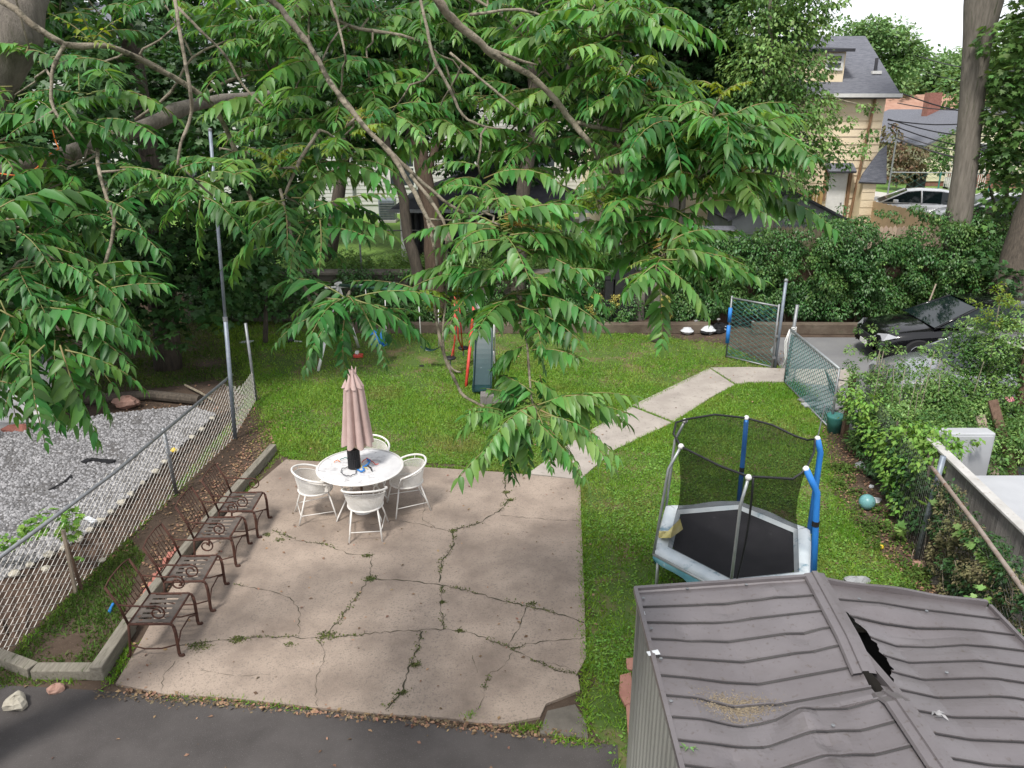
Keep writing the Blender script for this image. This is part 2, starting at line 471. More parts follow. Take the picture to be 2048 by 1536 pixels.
def crown(name, mat, clumps, nper, size, parent=None, tpl=T_QD, droop=.5, loc=None, spread=1.0, flat=.75):
    """leaves gathered in clumps: (x, y, z, r). Each leaf hangs outwards from its clump."""
    Ps, Ds, Ns, Ss = [], [], [], []
    for (x, y, z, r) in clumps:
        n = int(max(nper * r * r, (11 if tpl is T_MP else 17) * (r / size) ** 2) * RNG.uniform(.75, 1.25))
        if n < 3: continue
        u = rdir(n)
        rad = r * RNG.uniform(.45, 1.0, n) ** .6 * (1 + .18 * np.sin(u[:, 0] * 5 + x * 3) * np.cos(u[:, 1] * 4 + y * 2))
        p = u * rad[:, None] * np.array([spread, spread, flat]) + (x, y, z)
        dd = u * np.array([1, 1, .3]) + RNG.normal(size=(n, 3)) * .45 + np.array([0, 0, -droop])
        nv = u * .6 + np.array([0, 0, 1.0]) + RNG.normal(size=(n, 3)) * .35
        Ps.append(p); Ds.append(dd); Ns.append(nv); Ss.append(size * RNG.uniform(.6, 1.25, n))
    V, F = leaves(tpl, np.vstack(Ps), np.vstack(Ds), np.vstack(Ns), np.concatenate(Ss))
    return bulk(name, V, F, mat, parent, loc)

def ell_clumps(c, rad, n, r0, r1, inner=.35, zmin=None):
    out = []
    for _ in range(n):
        u = rdir(1)[0]
        t = RNG.uniform(inner, 1) ** .6
        p = np.array(c) + u * np.array(rad) * t
        if zmin is not None and p[2] < zmin: p[2] = zmin + RNG.uniform(0, .6)
        out.append((*p, RNG.uniform(r0, r1)))
    return out

def pip(x, y, poly):
    x, y = np.asarray(x), np.asarray(y)
    ins = np.zeros(x.shape, bool)
    n = len(poly)
    for i in range(n):
        x0, y0 = poly[i][0], poly[i][1]; x1, y1 = poly[(i + 1) % n][0], poly[(i + 1) % n][1]
        c = ((y0 > y) != (y1 > y)) & (x < (x1 - x0) * (y - y0) / ((y1 - y0) if y1 != y0 else 1e-9) + x0)
        ins ^= c
    return ins
def vnoise(x, y, s=1.0, seed=0):
    x = x * s + seed * 7.1; y = y * s + seed * 3.3
    return .5 + .16 * (np.sin(x * 1.3 + 1.7 * np.sin(y * .9)) + np.sin(y * 1.7 + 1.3 * np.sin(x * 1.1 + 2)) + np.sin((x + y) * 2.3 + np.sin(x * 2.9)))

def chainlink(mb, a, b, z0, z1, cell=.07, r=.003, lean=(0, 0)):
    """a,b in plan; z0/z1 callables of t giving bottom and top"""
    a, b = np.array(a[:2], float), np.array(b[:2], float)
    L = np.linalg.norm(b - a); n = int(L / cell)
    dr = (b - a) / L
    V, F = [], []
    for i in range(n):
        t = (i + .5) / n
        lo, hi = z0(t), z1(t)
        m = max(2, int((hi - lo) / (cell * .55)))
        pts = []
        for j in range(m + 1):
            k = (.5 if (j + i) % 2 else -.5)
            c = a + dr * (t * L + k * cell)
            h = j / m
            pts.append((c[0] + lean[0] * h, c[1] + lean[1] * h, lo + (hi - lo) * h))
        mb.tube(pts, r, 3, cap=False)

# =================================================================== THE GROUND
TZ = 1.3          # level of the neighbours' ground behind the retaining wall
g = MB()
ys = [-40, 20.98, 21.0, 700]; zs = [0, 0, TZ, TZ]
g.add([(x, y, z) for y, z in zip(ys, zs) for x in (-500, 500)], [(0, 1, 3, 2), (2, 3, 5, 4), (4, 5, 7, 6)])
tag(g.build('ground', M_soil), kind='structure')

pat = [P(*q)[:2] for q in ((232, 1372), (330, 1392), (480, 1402), (620, 1418), (760, 1432), (890, 1440), (955, 1450), (1010, 1452), (1080, 1438), (1092, 1412), (1160, 1385), (1155, 1350), (1172, 1320), (1168, 1180), (1163, 1060), (1160, 963), (1010, 948), (860, 938), (700, 930), (572, 922), (480, 1000), (400, 1095), (330, 1200), (275, 1300))]
o = MB().prism(pat, -.05, .03).build('patio', M_patio)
tag(o, kind='structure')
patio = o
# left block of broken concrete at the patio's corner
tag(MB().prism([P(*q)[:2] for q in ((1078, 1470), (1095, 1425), (1150, 1412), (1172, 1448), (1176, 1480))], -.05, .022).build('patio_fragment', M_conc), kind='structure')

def jag(pts, z, amp=.018, step=.05):
    w = [P(x, y, z) for x, y in pts]
    out = [w[0]]
    for a, b in zip(w[:-1], w[1:]):
        L = np.linalg.norm(b - a); n = max(2, int(L / step))
        pr = np.array([-(b - a)[1], (b - a)[0], 0]) / L
        for i in range(1, n + 1):
            out.append(a + (b - a) * i / n + pr * random.uniform(-amp, amp) * (i < n))
    return out
CR = [  # crack polylines in picture points, width, moss share
 ([(1010, 955), (1012, 985), (1018, 1000), (1000, 1020), (960, 1045), (905, 1062), (908, 1090), (885, 1120), (878, 1165)], .022, .8),
 ([(1000, 1030), (1060, 1036), (1158, 1042)], .008, .2),
 ([(545, 1060), (600, 1082), (650, 1088), (700, 1108), (745, 1110), (740, 1155), (715, 1190), (680, 1240), (640, 1278)], .012, .6),
 ([(745, 1157), (800, 1160), (875, 1168), (940, 1182), (1000, 1200), (1055, 1212), (1110, 1225), (1168, 1245)], .018, .45),
 ([(350, 1290), (400, 1285), (470, 1278), (540, 1272), (640, 1277), (700, 1270), (790, 1262), (890, 1258), (950, 1268), (1020, 1295), (1060, 1315), (1110, 1340), (1165, 1352)], .012, .5),
 ([(885, 1172), (882, 1215), (887, 1258)], .010, .5),
 ([(1055, 1212), (1040, 1255), (1015, 1292)], .012, .1),
 ([(1022, 1295), (1090, 1282), (1168, 1275)], .012, .6),
 ([(845, 1262), (835, 1300), (812, 1350), (805, 1385), (770, 1420)], .020, .85),
 ([(1025, 1305), (1010, 1330), (975, 1350), (968, 1385), (955, 1420)], .006, .0),
 ([(470, 1168), (530, 1180), (580, 1195), (600, 1225), (597, 1268)], .010, .1),
 ([(740, 1050), (790, 1040), (850, 1050), (905, 1063)], .007, .2),
 ([(640, 1280), (650, 1310), (630, 1370), (635, 1412)], .006, .1),
 ([(850, 1000), (845, 1040), (870, 1055)], .007, .2),
 ([(945, 1310), (950, 1330), (955, 1345)], .005, 0),
 ([(350, 1322), (330, 1345), (322, 1385)], .006, .1),
 ([(400, 1340), (470, 1352), (540, 1350)], .004, 0),
 ([(1060, 1320), (1130, 1332), (1150, 1345)], .006, .5)]
cb = MB(); mossp = []
for pts, w, ms in CR:
    L = jag(pts, .034)
    for i in range(len(L) - 1):
        a, b = L[i], L[i + 1]
        d = (b - a) / max(np.linalg.norm(b - a), 1e-6); pr = np.array([-d[1], d[0], 0])
        w0 = w * (.6 + .4 * math.sin(i * 1.3)); w1 = w * (.6 + .4 * math.sin((i + 1) * 1.3))
        cb.add([a + pr * w0 / 2, a - pr * w0 / 2, b - pr * w1 / 2, b + pr * w1 / 2], [(0, 1, 2, 3)])
        on = (math.sin(i * .37 + pts[0][0]) * .35 + math.sin(i * .11 + pts[0][1]) * .35 + .5) < ms * .8
        if on:
            k = random.randint(3, 12)
            for _ in range(k): mossp.append(a + (b - a) * random.random() + pr * random.gauss(0, w * .9 + .008))
c = cb.build('patio_cracks', M_crack, patio)
for (mx, my, mr, mn) in ((475, 1280, .07, 260), (735, 1112, .05, 90), (742, 1158, .07, 160), (400, 1292, .10, 200), (560, 1080, .05, 60), (580, 1290, .05, 40), (655, 1270, .08, 150), (885, 1205, .04, 60), (920, 1262, .04, 60), (1063, 1208, .05, 60), (535, 1070, .05, 70), (830, 1330, .05, 90), (805, 1385, .05, 90), (1012, 985, .05, 120), (1020, 1000, .05, 120), (905, 1062, .05, 60)):
    c0 = P(mx, my, .03)
    for _ in range(mn): mossp.append(c0 + np.array([random.gauss(0, mr * .6), random.gauss(0, mr * .45), 0]))
mossp = np.array(mossp); n = len(mossp)
V, F = leaves(T_QD, mossp + (0, 0, .002), RNG.normal(size=(n, 3)) * (1, 1, .2) + (0, 0, .5), RNG.normal(size=(n, 3)) + (0, 0, .3), RNG.uniform(.012, .03, n))
tag(bulk('moss', V, F, M_moss), kind='stuff')

# asphalt yard in front
asp = [P(*q)[:2] for q in ((-150, 1372), (0, 1372), (120, 1378), (240, 1386), (420, 1400), (600, 1420), (800, 1440), (960, 1462), (1100, 1480), (1235, 1492), (1240, 1600), (1240, 2500), (-600, 2500))]
tag(MB().prism(asp, -.05, .012).build('driveway', M_asph), kind='structure')
# walkway slabs
slabs = [[(1055, 950), (1160, 962), (1225, 905), (1150, 882)], [(1152, 880), (1227, 903), (1345, 848), (1262, 815)], [(1264, 813), (1347, 846), (1425, 795), (1470, 772), (1418, 738)],
         [(1420, 737), (1472, 770), (1500, 766), (1585, 766), (1590, 740), (1500, 736)], [(1592, 740), (1587, 766), (1680, 775), (1720, 752), (1700, 740)]]
mb = MB()
for s_ in slabs:
    w = np.array([P(*q)[:2] for q in s_]); c_ = w.mean(0); w = c_ + (w - c_) * .992
    mb.prism(w, -.05, .028)
tag(mb.build('path', M_path), kind='structure')
# driveway behind the gate where the cars stand
mb = MB().prism([(6.0, 10.2), (20, 9.5), (20, 19.0), (6.9, 19.1), (6.3, 18.0), (6.1, 16.6)], -.05, .012)
tag(mb.build('parking_area', M_road), kind='structure')
# gravel at the left neighbour
grv = [P(*q, .25)[:2] for q in ((-260, 1240), (0, 1160), (100, 1108), (158, 1078), (201, 1042), (244, 1005), (311, 942), (350, 900), (400, 858), (432, 828), (380, 812), (210, 828), (60, 862), (-260, 880))]
tag(MB().prism(grv, -.05, .25).build('gravel_area', M_gravel), kind='structure')
_e = [(-260, 1240), (0, 1160), (100, 1108), (158, 1078), (201, 1042), (244, 1005), (311, 942), (350, 900), (400, 858), (432, 828)]
_b = [(-260, 1500), (0, 1312), (70, 1255), (150, 1188), (220, 1120), (280, 1060), (345, 985), (400, 920), (460, 850), (500, 800)]
mb = MB(); vs = []; N = 60
for i in range(N + 1):
    f = i / N * (len(_e) - 1); k = min(int(f), len(_e) - 2); f -= k
    a = P(*_e[k], .25) * (1 - f) + P(*_e[k + 1], .25) * f; b = P(*_b[k]) * (1 - f) + P(*_b[k + 1]) * f
    for j in range(7):
        q = j / 6; p = a + (b - a) * q + RNG.normal(size=3) * .012
        p[2] = (.235 - .23 * q ** .6) + (0 if j in (0, 6) else RNG.normal() * .018); vs.append(p)
mb.add(vs, [(i * 7 + j, i * 7 + j + 1, (i + 1) * 7 + j + 1, (i + 1) * 7 + j) for i in range(N) for j in range(6)])
tag(mb.build('soil_bank', pm('red_brown_bank', (.045, .027, .018), (.085, .052, .035), 5, .95, bump=1.0, bscale=20, c3=(.16, .13, .11), s3=14)), kind='structure')
# shaded grass sheet, lawn sheet
lawnp = [P(*q)[:2] for q in ((565, 915), (545, 880), (520, 790), (470, 700), (440, 650), (560, 620), (720, 640), (900, 630), (1140, 655), (1450, 690), (1560, 735), (1600, 770), (1640, 850), (1655, 930), (1705, 1050), (1830, 1175), (1960, 1330), (2100, 1560), (1700, 2400), (1250, 2400), (1215, 1490), (1172, 1470), (1160, 1200), (1160, 960), (900, 930))]
_j = []
for i in range(len(lawnp)):
    a, b = np.array(lawnp[i]), np.array(lawnp[(i + 1) % len(lawnp)]); L = np.linalg.norm(b - a); n = max(1, int(L / .22))
    for q in range(n): _j.append(a + (b - a) * q / n + (RNG.normal(size=2) * .07 if a[1] < 18.5 else RNG.normal(size=2) * .15))
mb = MB().sheet(_j, .004)
tag(mb.build('lawn', M_lawn), kind='structure')
tag(MB().sheet([(-80, 21.3), (12.2, 21.3), (12.2, 90), (-80, 90)], TZ + .004).build('neighbour_lawn', M_far), kind='structure')
_s = lambda L, z=TZ: [P(a, b, z)[:2] for a, b in L]
tag(MB().sheet([(12.2, 21.3), (80, 21.3), (80, 110), (12.2, 110)], TZ + .004).build('far_lawn', M_far), kind='structure')
tag(MB().sheet(_s([(1690, 386), (1735, 391), (1800, 404), (1900, 433), (2100, 436), (2700, 436), (2700, 540), (1690, 540)]), TZ + .010).build('street', M_road), kind='structure')
tag(MB().prism(_s([(1690, 377), (1735, 383), (1790, 390), (1900, 421), (2100, 425), (2700, 425), (2700, 436), (2100, 436), (1900, 433), (1800, 404), (1735, 391), (1690, 386)]), TZ - .1, TZ + .06).build('sidewalk', M_walk), kind='structure')
tag(MB().prism([(13.5, 40.5), (80, 45), (80, 46.0), (13.5, 41.5)], TZ - .1, TZ + .03).build('far_path', M_walk), kind='structure')

# ------------------------------------------------------------------ grass
def scatter(poly, dens, fdens=None):
    A = np.array(poly); x0, y0 = A.min(0)[:2]; x1, y1 = A.max(0)[:2]
    x0, x1, y0, y1 = max(x0, -14), min(x1, 12), max(y0, 4.0), y1
    n = int((x1 - x0) * (y1 - y0) * dens)
    x, y = RNG.uniform(x0, x1, n), RNG.uniform(y0, y1, n)
    k = pip(x, y, poly)
    if fdens is not None: k &= RNG.random(n) < fdens(x, y)
    return x[k], y[k]
pathpolys = [[P(*q)[:2] for q in s_] for s_ in slabs]
bares = [(P(1225, 712)[:2], 1.3, .15), (P(1130, 700)[:2], .9, .3), (P(1000, 690)[:2], 1.0, .35), (P(870, 720)[:2], 1.2, .3), (P(1060, 850)[:2], .6, .5), (P(1340, 760)[:2], .5, .5), (P(1420, 700)[:2], .8, .3), (P(760, 728)[:2], 1.5, .2), (P(1110, 905)[:2], .35, .25), (P(1265, 1215)[:2], .35, .5), (P(1310, 690)[:2], .5, .35), (P(600, 730)[:2], 1.0, .2), (P(520, 840)[:2], .7, .2), (P(500, 720)[:2], 1.0, .3), (P(1290, 1140)[:2], .5, .3), (P(1760, 1130)[:2], .35, .5), (P(560, 640)[:2], 1.6, .5), (P(780, 660)[:2], 2.0, .4), (P(1180, 1400)[:2], .2, .5), (P(1200, 1475)[:2], .4, .3)]
def gd(x, y):
    d = np.clip(.15 + 1.1 * vnoise(x, y, 1.4, 1) * vnoise(x, y, .6, 2) * 2 + .12 * vnoise(x, y, 6, 3), .18, 1) * np.clip(1.25 - (y - 9) * .055, .55, 1)
    for (c, r, s_) in bares:
        q = ((x - c[0]) ** 2 + ((y - c[1]) * 1.0) ** 2) / (r * r)
        d = d * (1 - (1 - s_) * np.exp(-q))
    for pp in pathpolys: d = np.where(pip(x, y, pp), 0, d)
    return np.clip(d, 0, 1)
x, y = scatter(lawnp, 3300, lambda x, y: gd(x, y) * np.clip(1.35 - (y - 6) * .055, .45, 1))
n = len(x)
pos = np.stack([x, y, np.full(n, .003)], 1)
V, F = leaves(T_BL, pos, RNG.normal(size=(n, 3)) * (.55, .55, .1) + (0, 0, .8), RNG.normal(size=(n, 3)), RNG.uniform(.03, .075, n) * (1 + .25 * (y > 12)))
tag(bulk('grass', V, F, M_grass), kind='stuff')
x, y = scatter(lawnp, 2300, lambda x, y: gd(x, y) * np.clip(vnoise(x, y, 2.1, 5) * 1.8 - .35, .12, 1) * np.clip(1.3 - (y - 6) * .05, .5, 1))
n = len(x)
pos = np.stack([x, y, RNG.uniform(.01, .04, n)], 1)
V, F = leaves(T_QD, pos, RNG.normal(size=(n, 3)) * (1, 1, .25), RNG.normal(size=(n, 3)) * .35 + (0, 0, 1), RNG.uniform(.02, .045, n))
tag(bulk('clover', V, F, M_clover), kind='stuff')
# grass inside the bed left of the patio and at the fence foot
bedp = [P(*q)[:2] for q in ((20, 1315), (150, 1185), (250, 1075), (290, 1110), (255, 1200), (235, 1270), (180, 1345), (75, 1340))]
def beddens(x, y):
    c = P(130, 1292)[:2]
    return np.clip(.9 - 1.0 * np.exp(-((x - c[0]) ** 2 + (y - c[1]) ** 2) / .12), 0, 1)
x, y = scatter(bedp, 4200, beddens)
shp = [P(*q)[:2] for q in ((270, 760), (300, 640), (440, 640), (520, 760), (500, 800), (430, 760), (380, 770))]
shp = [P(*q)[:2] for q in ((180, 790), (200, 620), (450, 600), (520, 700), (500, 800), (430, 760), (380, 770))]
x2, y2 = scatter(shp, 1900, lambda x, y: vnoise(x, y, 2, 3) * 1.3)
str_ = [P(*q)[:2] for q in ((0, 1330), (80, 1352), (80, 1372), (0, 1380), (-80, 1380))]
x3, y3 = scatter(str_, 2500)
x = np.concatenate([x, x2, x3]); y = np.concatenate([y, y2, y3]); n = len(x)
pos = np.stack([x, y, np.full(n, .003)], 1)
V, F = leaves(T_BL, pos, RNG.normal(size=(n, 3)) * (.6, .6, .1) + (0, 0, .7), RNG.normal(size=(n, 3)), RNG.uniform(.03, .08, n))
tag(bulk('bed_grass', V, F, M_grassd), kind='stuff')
# edges and tufts: fringe along patio, asphalt and timber
fr = []
def fringe(pts, n, w, z=.01):
    W = [P(a, b) for a, b in pts]
    for a, b in zip(W[:-1], W[1:]):
        k = int(n * np.linalg.norm(b - a))
        for _ in range(k): fr.append(a + (b - a) * random.random() + np.array([random.gauss(0, w), random.gauss(0, w), z]))
fringe([(1164, 965), (1166, 1200), (1170, 1350), (1165, 1400), (1178, 1470)], 420, .035)
fringe([(575, 918), (700, 926), (860, 935), (1010, 944), (1055, 948)], 420, .03)
fringe([(330, 1394), (480, 1406), (620, 1422)], 160, .025)
fringe([(930, 1440), (950, 1432)], 800, .03)
fringe([(1030, 1462), (1085, 1456)], 700, .03)
fringe([(1100, 1478), (1200, 1492)], 420, .035)
fringe([(262, 1290), (240, 1340), (215, 1372)], 500, .035)
fringe([(75, 1360), (160, 1368)], 200, .03)
fringe([(480, 1000), (555, 915)], 120, .02)
fringe([(345, 990), (250, 1085), (150, 1190), (20, 1318)], 150, .05)
fringe([(500, 800), (440, 880), (345, 985)], 420, .08)
fringe([(1150, 885), (1262, 818), (1418, 740)], 260, .03)
fringe([(565, 915), (545, 880), (520, 790), (470, 700), (440, 650)], 700, .16)
fringe([(1600, 770), (1640, 850), (1655, 930), (1705, 1050), (1830, 1175)], 500, .12)
fringe([(560, 625), (720, 642), (900, 634), (1140, 655), (1450, 690)], 200, .2)
fringe([(1225, 905), (1345, 850), (1470, 774), (1585, 770)], 300, .03)
fr = np.array(fr); n = len(fr)
V, F = leaves(T_BL, fr, RNG.normal(size=(n, 3)) * (.6, .6, .1) + (0, 0, .7), RNG.normal(size=(n, 3)), RNG.uniform(.03, .07, n))
tag(bulk('edge_grass', V, F, M_grass), kind='stuff')
# leaf litter
lp = []
for poly, dn in (([(290, 1100), (480, 900), (560, 830), (545, 905), (480, 990), (330, 1190), (270, 1240)], 420), ([(1630, 850), (1700, 850), (1730, 950), (1790, 1060), (1900, 1180), (1850, 1200), (1705, 1060), (1650, 930)], 420),
                 ([(180, 800), (500, 800), (480, 860), (240, 850)], 130), ([(530, 780), (600, 760), (620, 860), (575, 910), (545, 905)], 120), ([(440, 860), (500, 800), (545, 880), (480, 985)], 260), ([(60, 1185), (250, 1065), (480, 850), (500, 800), (430, 960), (330, 1040), (150, 1190)], 160), ([(560, 640), (1450, 640), (1450, 690), (900, 640)], 60),
                 ([(300, 640), (560, 640), (500, 790), (280, 780)], 45), ([(240, 1372), (700, 1425), (1150, 1462), (1150, 1492), (700, 1440), (240, 1392)], 900), ([(255, 1290), (300, 1290), (330, 1385), (235, 1378)], 160), ([(60, 862), (210, 828), (380, 812), (400, 840), (150, 1080), (0, 1160)], 14), ([(1550, 700), (1600, 700), (1580, 740), (1545, 740)], 200), ([(1700, 1080), (1830, 1130), (1900, 1200), (1780, 1180)], 150)):
    w = [P(*q)[:2] for q in poly]
    x, y = scatter(w, dn)
    lp.append(np.stack([x, y, RNG.uniform(.012, .03, len(x))], 1))
x, y = scatter(pat, 7); lp.append(np.stack([x, y, np.full(len(x), .037)], 1))
x, y = scatter(asp, 5); lp.append(np.stack([x, y, np.full(len(x), .018)], 1))
x, y = scatter(lawnp, 5); lp.append(np.stack([x, y, np.full(len(x), .04)], 1))
lp = np.vstack(lp); n = len(lp)
V, F = leaves(T_OV, lp, RNG.normal(size=(n, 3)) * (1, 1, .15), RNG.normal(size=(n, 3)) * .3 + (0, 0, 1), RNG.uniform(.02, .06, n))
tag(bulk('leaf_litter', V, F, M_leafl), kind='stuff')
x = np.concatenate([RNG.uniform(-4.2, .9, 900)]); y = np.interp(x, [-4.2, -3.4, -1.0, .1, .9], [P(240, 1388)[1], P(420, 1402)[1], P(790, 1440)[1], P(1000, 1466)[1], P(1190, 1488)[1]]) + RNG.normal(0, .035, 900)
pos = np.stack([x, y, np.full(900, .014)], 1)
V, F = leaves(T_OV, pos, RNG.normal(size=(900, 3)) * (1, 1, .2), RNG.normal(size=(900, 3)) * .4 + (0, 0, 1), RNG.uniform(.015, .05, 900))
tag(bulk('edge_debris', V, F, pm('crumbled_soil', (.10, .07, .045), (.17, .13, .08), 9, .95, isl=.4)), kind='stuff')
# loose gravel stones
x, y = scatter(grv, 900, lambda x, y: np.where(vnoise(x, y, 3, 4) > .22, 1, .3))
n = len(x); pos = np.stack([x, y, np.full(n, .252)], 1)
T_ST = (np.array([(-.5, -.4, 0), (.5, -.5, 0), (.45, .5, 0), (-.4, .45, 0), (-.25, -.2, .45), (.25, -.25, .4), (.2, .25, .45), (-.2, .2, .4)]), np.array([(4, 5, 6, 7), (0, 1, 5, 4), (1, 2, 6, 5), (2, 3, 7, 6), (3, 0, 4, 7)]))
V, F = leaves(T_ST, pos, RNG.normal(size=(n, 3)) * (1, 1, .1), RNG.normal(size=(n, 3)) * .2 + (0, 0, 1), RNG.uniform(.018, .05, n))
tag(bulk('gravel', V, F, M_stone), kind='stuff')

# =================================================================== LEFT BOUNDARY
def arr(*a): return np.array(a, float)
t = thing('chain_link_fence', 'sagging cream chain link fence with one grey top rail beside the white gravel', 'fence', (-5.3, 8, 0))
FA, FB, FC = arr(-5.55, 5.3), arr(-4.95, 12.55), arr(-5.15, 14.5)
mb = MB()
chainlink(mb, FA, FB, lambda t_: .02, lambda t_: 1.08, .075, .0045)
chainlink(mb, FB, FC, lambda t_: .02, lambda t_: 1.05 - .40 * math.sin(min(1, t_ * 1.5) * math.pi / 2), .075, .0040)
mb.build('mesh', M_meshw, t)
MB().tube([(*FA, 1.10), (-5.15, 9.0, 1.09), (*(FB + (0, .35)), 1.11)], .024, 8).build('top_rail', M_galv, t, True)
for px, py, tpx, tpy in ((340, 990, 318, 862),):
    b = P(px, py) + (.10, 0, 0); MB().tube([b, (b[0] - .04, b[1], 1.1)], .030, 8).build('post', M_galv, t, True)
MB().tube([(*FC, 0), (FC[0] - .03, FC[1], 1.62)], .03, 8).build('post', M_galv, t, True)
MB().tube([(-5.5, 5.9, 0), (-5.5, 5.9, 1.1)], .028, 8).build('post', M_galv, t, True)
b = arr(-4.93, 12.6, 0)
t = thing('steel_pole', 'tall slim grey steel pole rising from the end of the left fence rail', 'pole', b)
top = PY(420, 262, 12.9)
MB().tube([b, b + (top - b) * .42], .036, 10).build('lower_tube', M_bluegal, t, True)
MB().tube([b + (top - b) * .42, top], .027, 10).build('upper_tube', M_bluegal, t, True)
MB().lathe([(.042, 0), (.042, .07)], b + (top - b) * .41, 10).build('collar', M_galv, t)
MB().lathe([(.03, 0), (.034, .03), (.0, .05)], top, 10, cap=False).build('cap', M_galv, t)

# timber beams round the bed
def beam(a, b, label, w=.11, h=.16, z0=0, mat=M_timber):
    a, b = arr(*a[:2], z0 + h / 2), arr(*b[:2], z0 + h / 2)
    o = MB().bar(a, b, w, h).build('timber_beam', mat, None, loc=(a + b) / 2 - (0, 0, h / 2), bevel=.01)
    return tag(o, label, 'beam', 'timber beams edging the bed')
beam(P(196, 1362), P(262, 1262), 'thick weathered beam end beside the frontmost rusty chair', .13, .17)
beam(P(262, 1258), P(395, 1085), 'long weathered beam running under the row of rusty chairs')
beam(P(412, 1062), P(548, 905), 'weathered beam leading from the rusty chairs back to the lawn')
beam(P(72, 1352), P(205, 1352), 'short weathered beam lying parallel to the asphalt beside the pink rock', .14, .12)
beam(P(-60, 1300), P(70, 1350), 'weathered beam running out of the picture below the left fence', .13, .12)
# red scalloped edging tiles
for k, (px, py) in enumerate(((300, 1192), (318, 1162), (338, 1130), (352, 1118))):
    b = P(px, py); mb = MB()
    n = 9; prof = [(-.13, 0), (-.13, .10)] + [(-.13 + .26 * i / 8, .10 + .05 * abs(math.sin(i / 8 * math.pi * 2))) for i in range(9)] + [(.13, 0)]
    ang = math.atan2(1.0, -.03)
    d = arr(math.cos(ang), math.sin(ang), 0); pr = arr(-d[1], d[0], 0)
    v = [b + d * x_ + pr * s_ * .02 + arr(0, 0, z_) for s_ in (-1, 1) for x_, z_ in prof]
    m = len(prof)
    mb.add(v, [tuple(range(m)), tuple(range(2 * m - 1, m - 1, -1))] + [(i, m + i, m + (i + 1) % m, (i + 1) % m) for i in range(m)])
    tag(mb.build('edging_tile', M_redtile, loc=b), 'scalloped red edging tile, one of the row behind the rusty chairs', 'edging tile', 'red edging tiles')
# rocks
def rock(b, r, mat, label, cat='rock', sq=(1, 1, .7), seed=0):
    rs = np.random.default_rng(seed)
    prof = []
    vs, fs = [], []
    nl, ns = 7, 10
    ph = rs.uniform(0, 6, 6)
    for i in range(nl):
        th = math.pi * i / (nl - 1)
        for k in range(ns):
            a = 2 * math.pi * k / ns
            rr = r * (1 + .16 * math.sin(3 * a + ph[0]) * math.sin(th) + .14 * math.sin(2 * th + 2 * a + ph[1]) + rs.uniform(-.08, .08) * math.sin(th))
            vs.append((b[0] + rr * sq[0] * math.sin(th) * math.cos(a), b[1] + rr * sq[1] * math.sin(th) * math.sin(a), b[2] + sq[2] * r * .6 - rr * sq[2] * math.cos(th)))
    fs = [(i * ns + k, i * ns + (k + 1) % ns, (i + 1) * ns + (k + 1) % ns, (i + 1) * ns + k) for i in range(nl - 1) for k in range(ns)]
    return tag(MB().add(vs, fs).build('rock', mat, loc=b), label, cat)
rock(P(34, 1412, .012), .11, M_rock, 'pale cream rock standing on the asphalt at the left edge', seed=1)
rock(P(114, 1382), .075, M_pink, 'rounded pinkish rock against the front timber beam', sq=(1.15, .9, .7), seed=2)
for k, (px, py, r) in enumerate(((404, 860, .05), (385, 876, .05), (352, 903, .055), (330, 925, .045), (311, 945, .055), (285, 968, .045), (262, 990, .05), (244, 1008, .06), (222, 1026, .045), (201, 1045, .06), (180, 1062, .05), (158, 1082, .06), (130, 1098, .05), (100, 1112, .06), (60, 1132, .05), (30, 1150, .06), (205, 1122, .04), (93, 1140, .05), (425, 838, .045))):
    o = rock(P(px, py, .24), r, M_rock, 'pale stone from the broken row along the gravel edge, behind the fence mesh', seed=20 + k)
    o['group'] = 'pale edging stones behind the fence'
rock(P(255, 812, .05), .18, M_pink, 'brown boulder half in shade at the far edge of the gravel', sq=(1.3, 1, .7), seed=5)
rock(P(35, 868, .1), .16, M_redtile, 'rust red boulder under the drooping leaves at the left edge', sq=(1.4, 1, .7), seed=6)
# black strips on the gravel
def strip(pts, w, label, z=.275):
    W = [P(a, b_, z) for a, b_ in pts]
    mb = MB()
    for i, (a, b_) in enumerate(zip(W[:-1], W[1:])):
        mb.bar(a + (0, 0, .012 * (i % 2)), b_ + (0, 0, .012 * ((i + 1) % 2)), w * (1 - .25 * (i % 2)), .012)
    return tag(mb.build('plastic_strip', M_black, loc=W[0]), label, 'plastic strip')
strip([(166, 925), (180, 919), (205, 921), (228, 924)], .11, 'wide black plastic strip lying flat on the gravel next to the fence rail')
strip([(98, 980), (118, 971), (130, 962), (143, 952)], .035, 'narrow bent black strip lying on the gravel')
# log edge at the shaded lawn
t = tag(MB().tube([P(170, 800, .12), P(300, 790, .12), P(400, 800, .12)], .10, 10).build('log', M_barkd, loc=P(280, 790)), 'dark rotting log at the far edge of the gravel', 'log')
tag(MB().tube([P(370, 770, .1), P(400, 785, .1), P(425, 800, .12)], .025, 6).build('dead_stick', M_bark, loc=P(400, 785)), 'thin bare stick lying on the dark log', 'stick')
# stakes with grape vine
t = thing('grape_vine', 'leafy grape vine climbing two wooden stakes at the left fence', 'plant', P(152, 1187))
b = P(152, 1187)
MB().bar(b, PY(126, 1060, b[1] - .05), .035, .03, (0, 1, 0)).build('stake', M_plank, t)
MB().bar(b + (.05, .05, 0), PY(133, 1085, b[1] + .05), .03, .03, (0, 1, 0)).build('stake', M_brown, t)
cl = [(*PY(x_, y_, 8.1), r) for x_, y_, r in ((110, 1050, .12), (140, 1035, .13), (70, 1060, .11), (40, 1072, .10), (10, 1085, .10), (95, 1030, .10), (140, 1065, .10), (-20, 1090, .12), (155, 1120, .05), (60, 1048, .1))]
crown('foliage', M_clover, cl, 2600, .075, t, T_MP, .3)
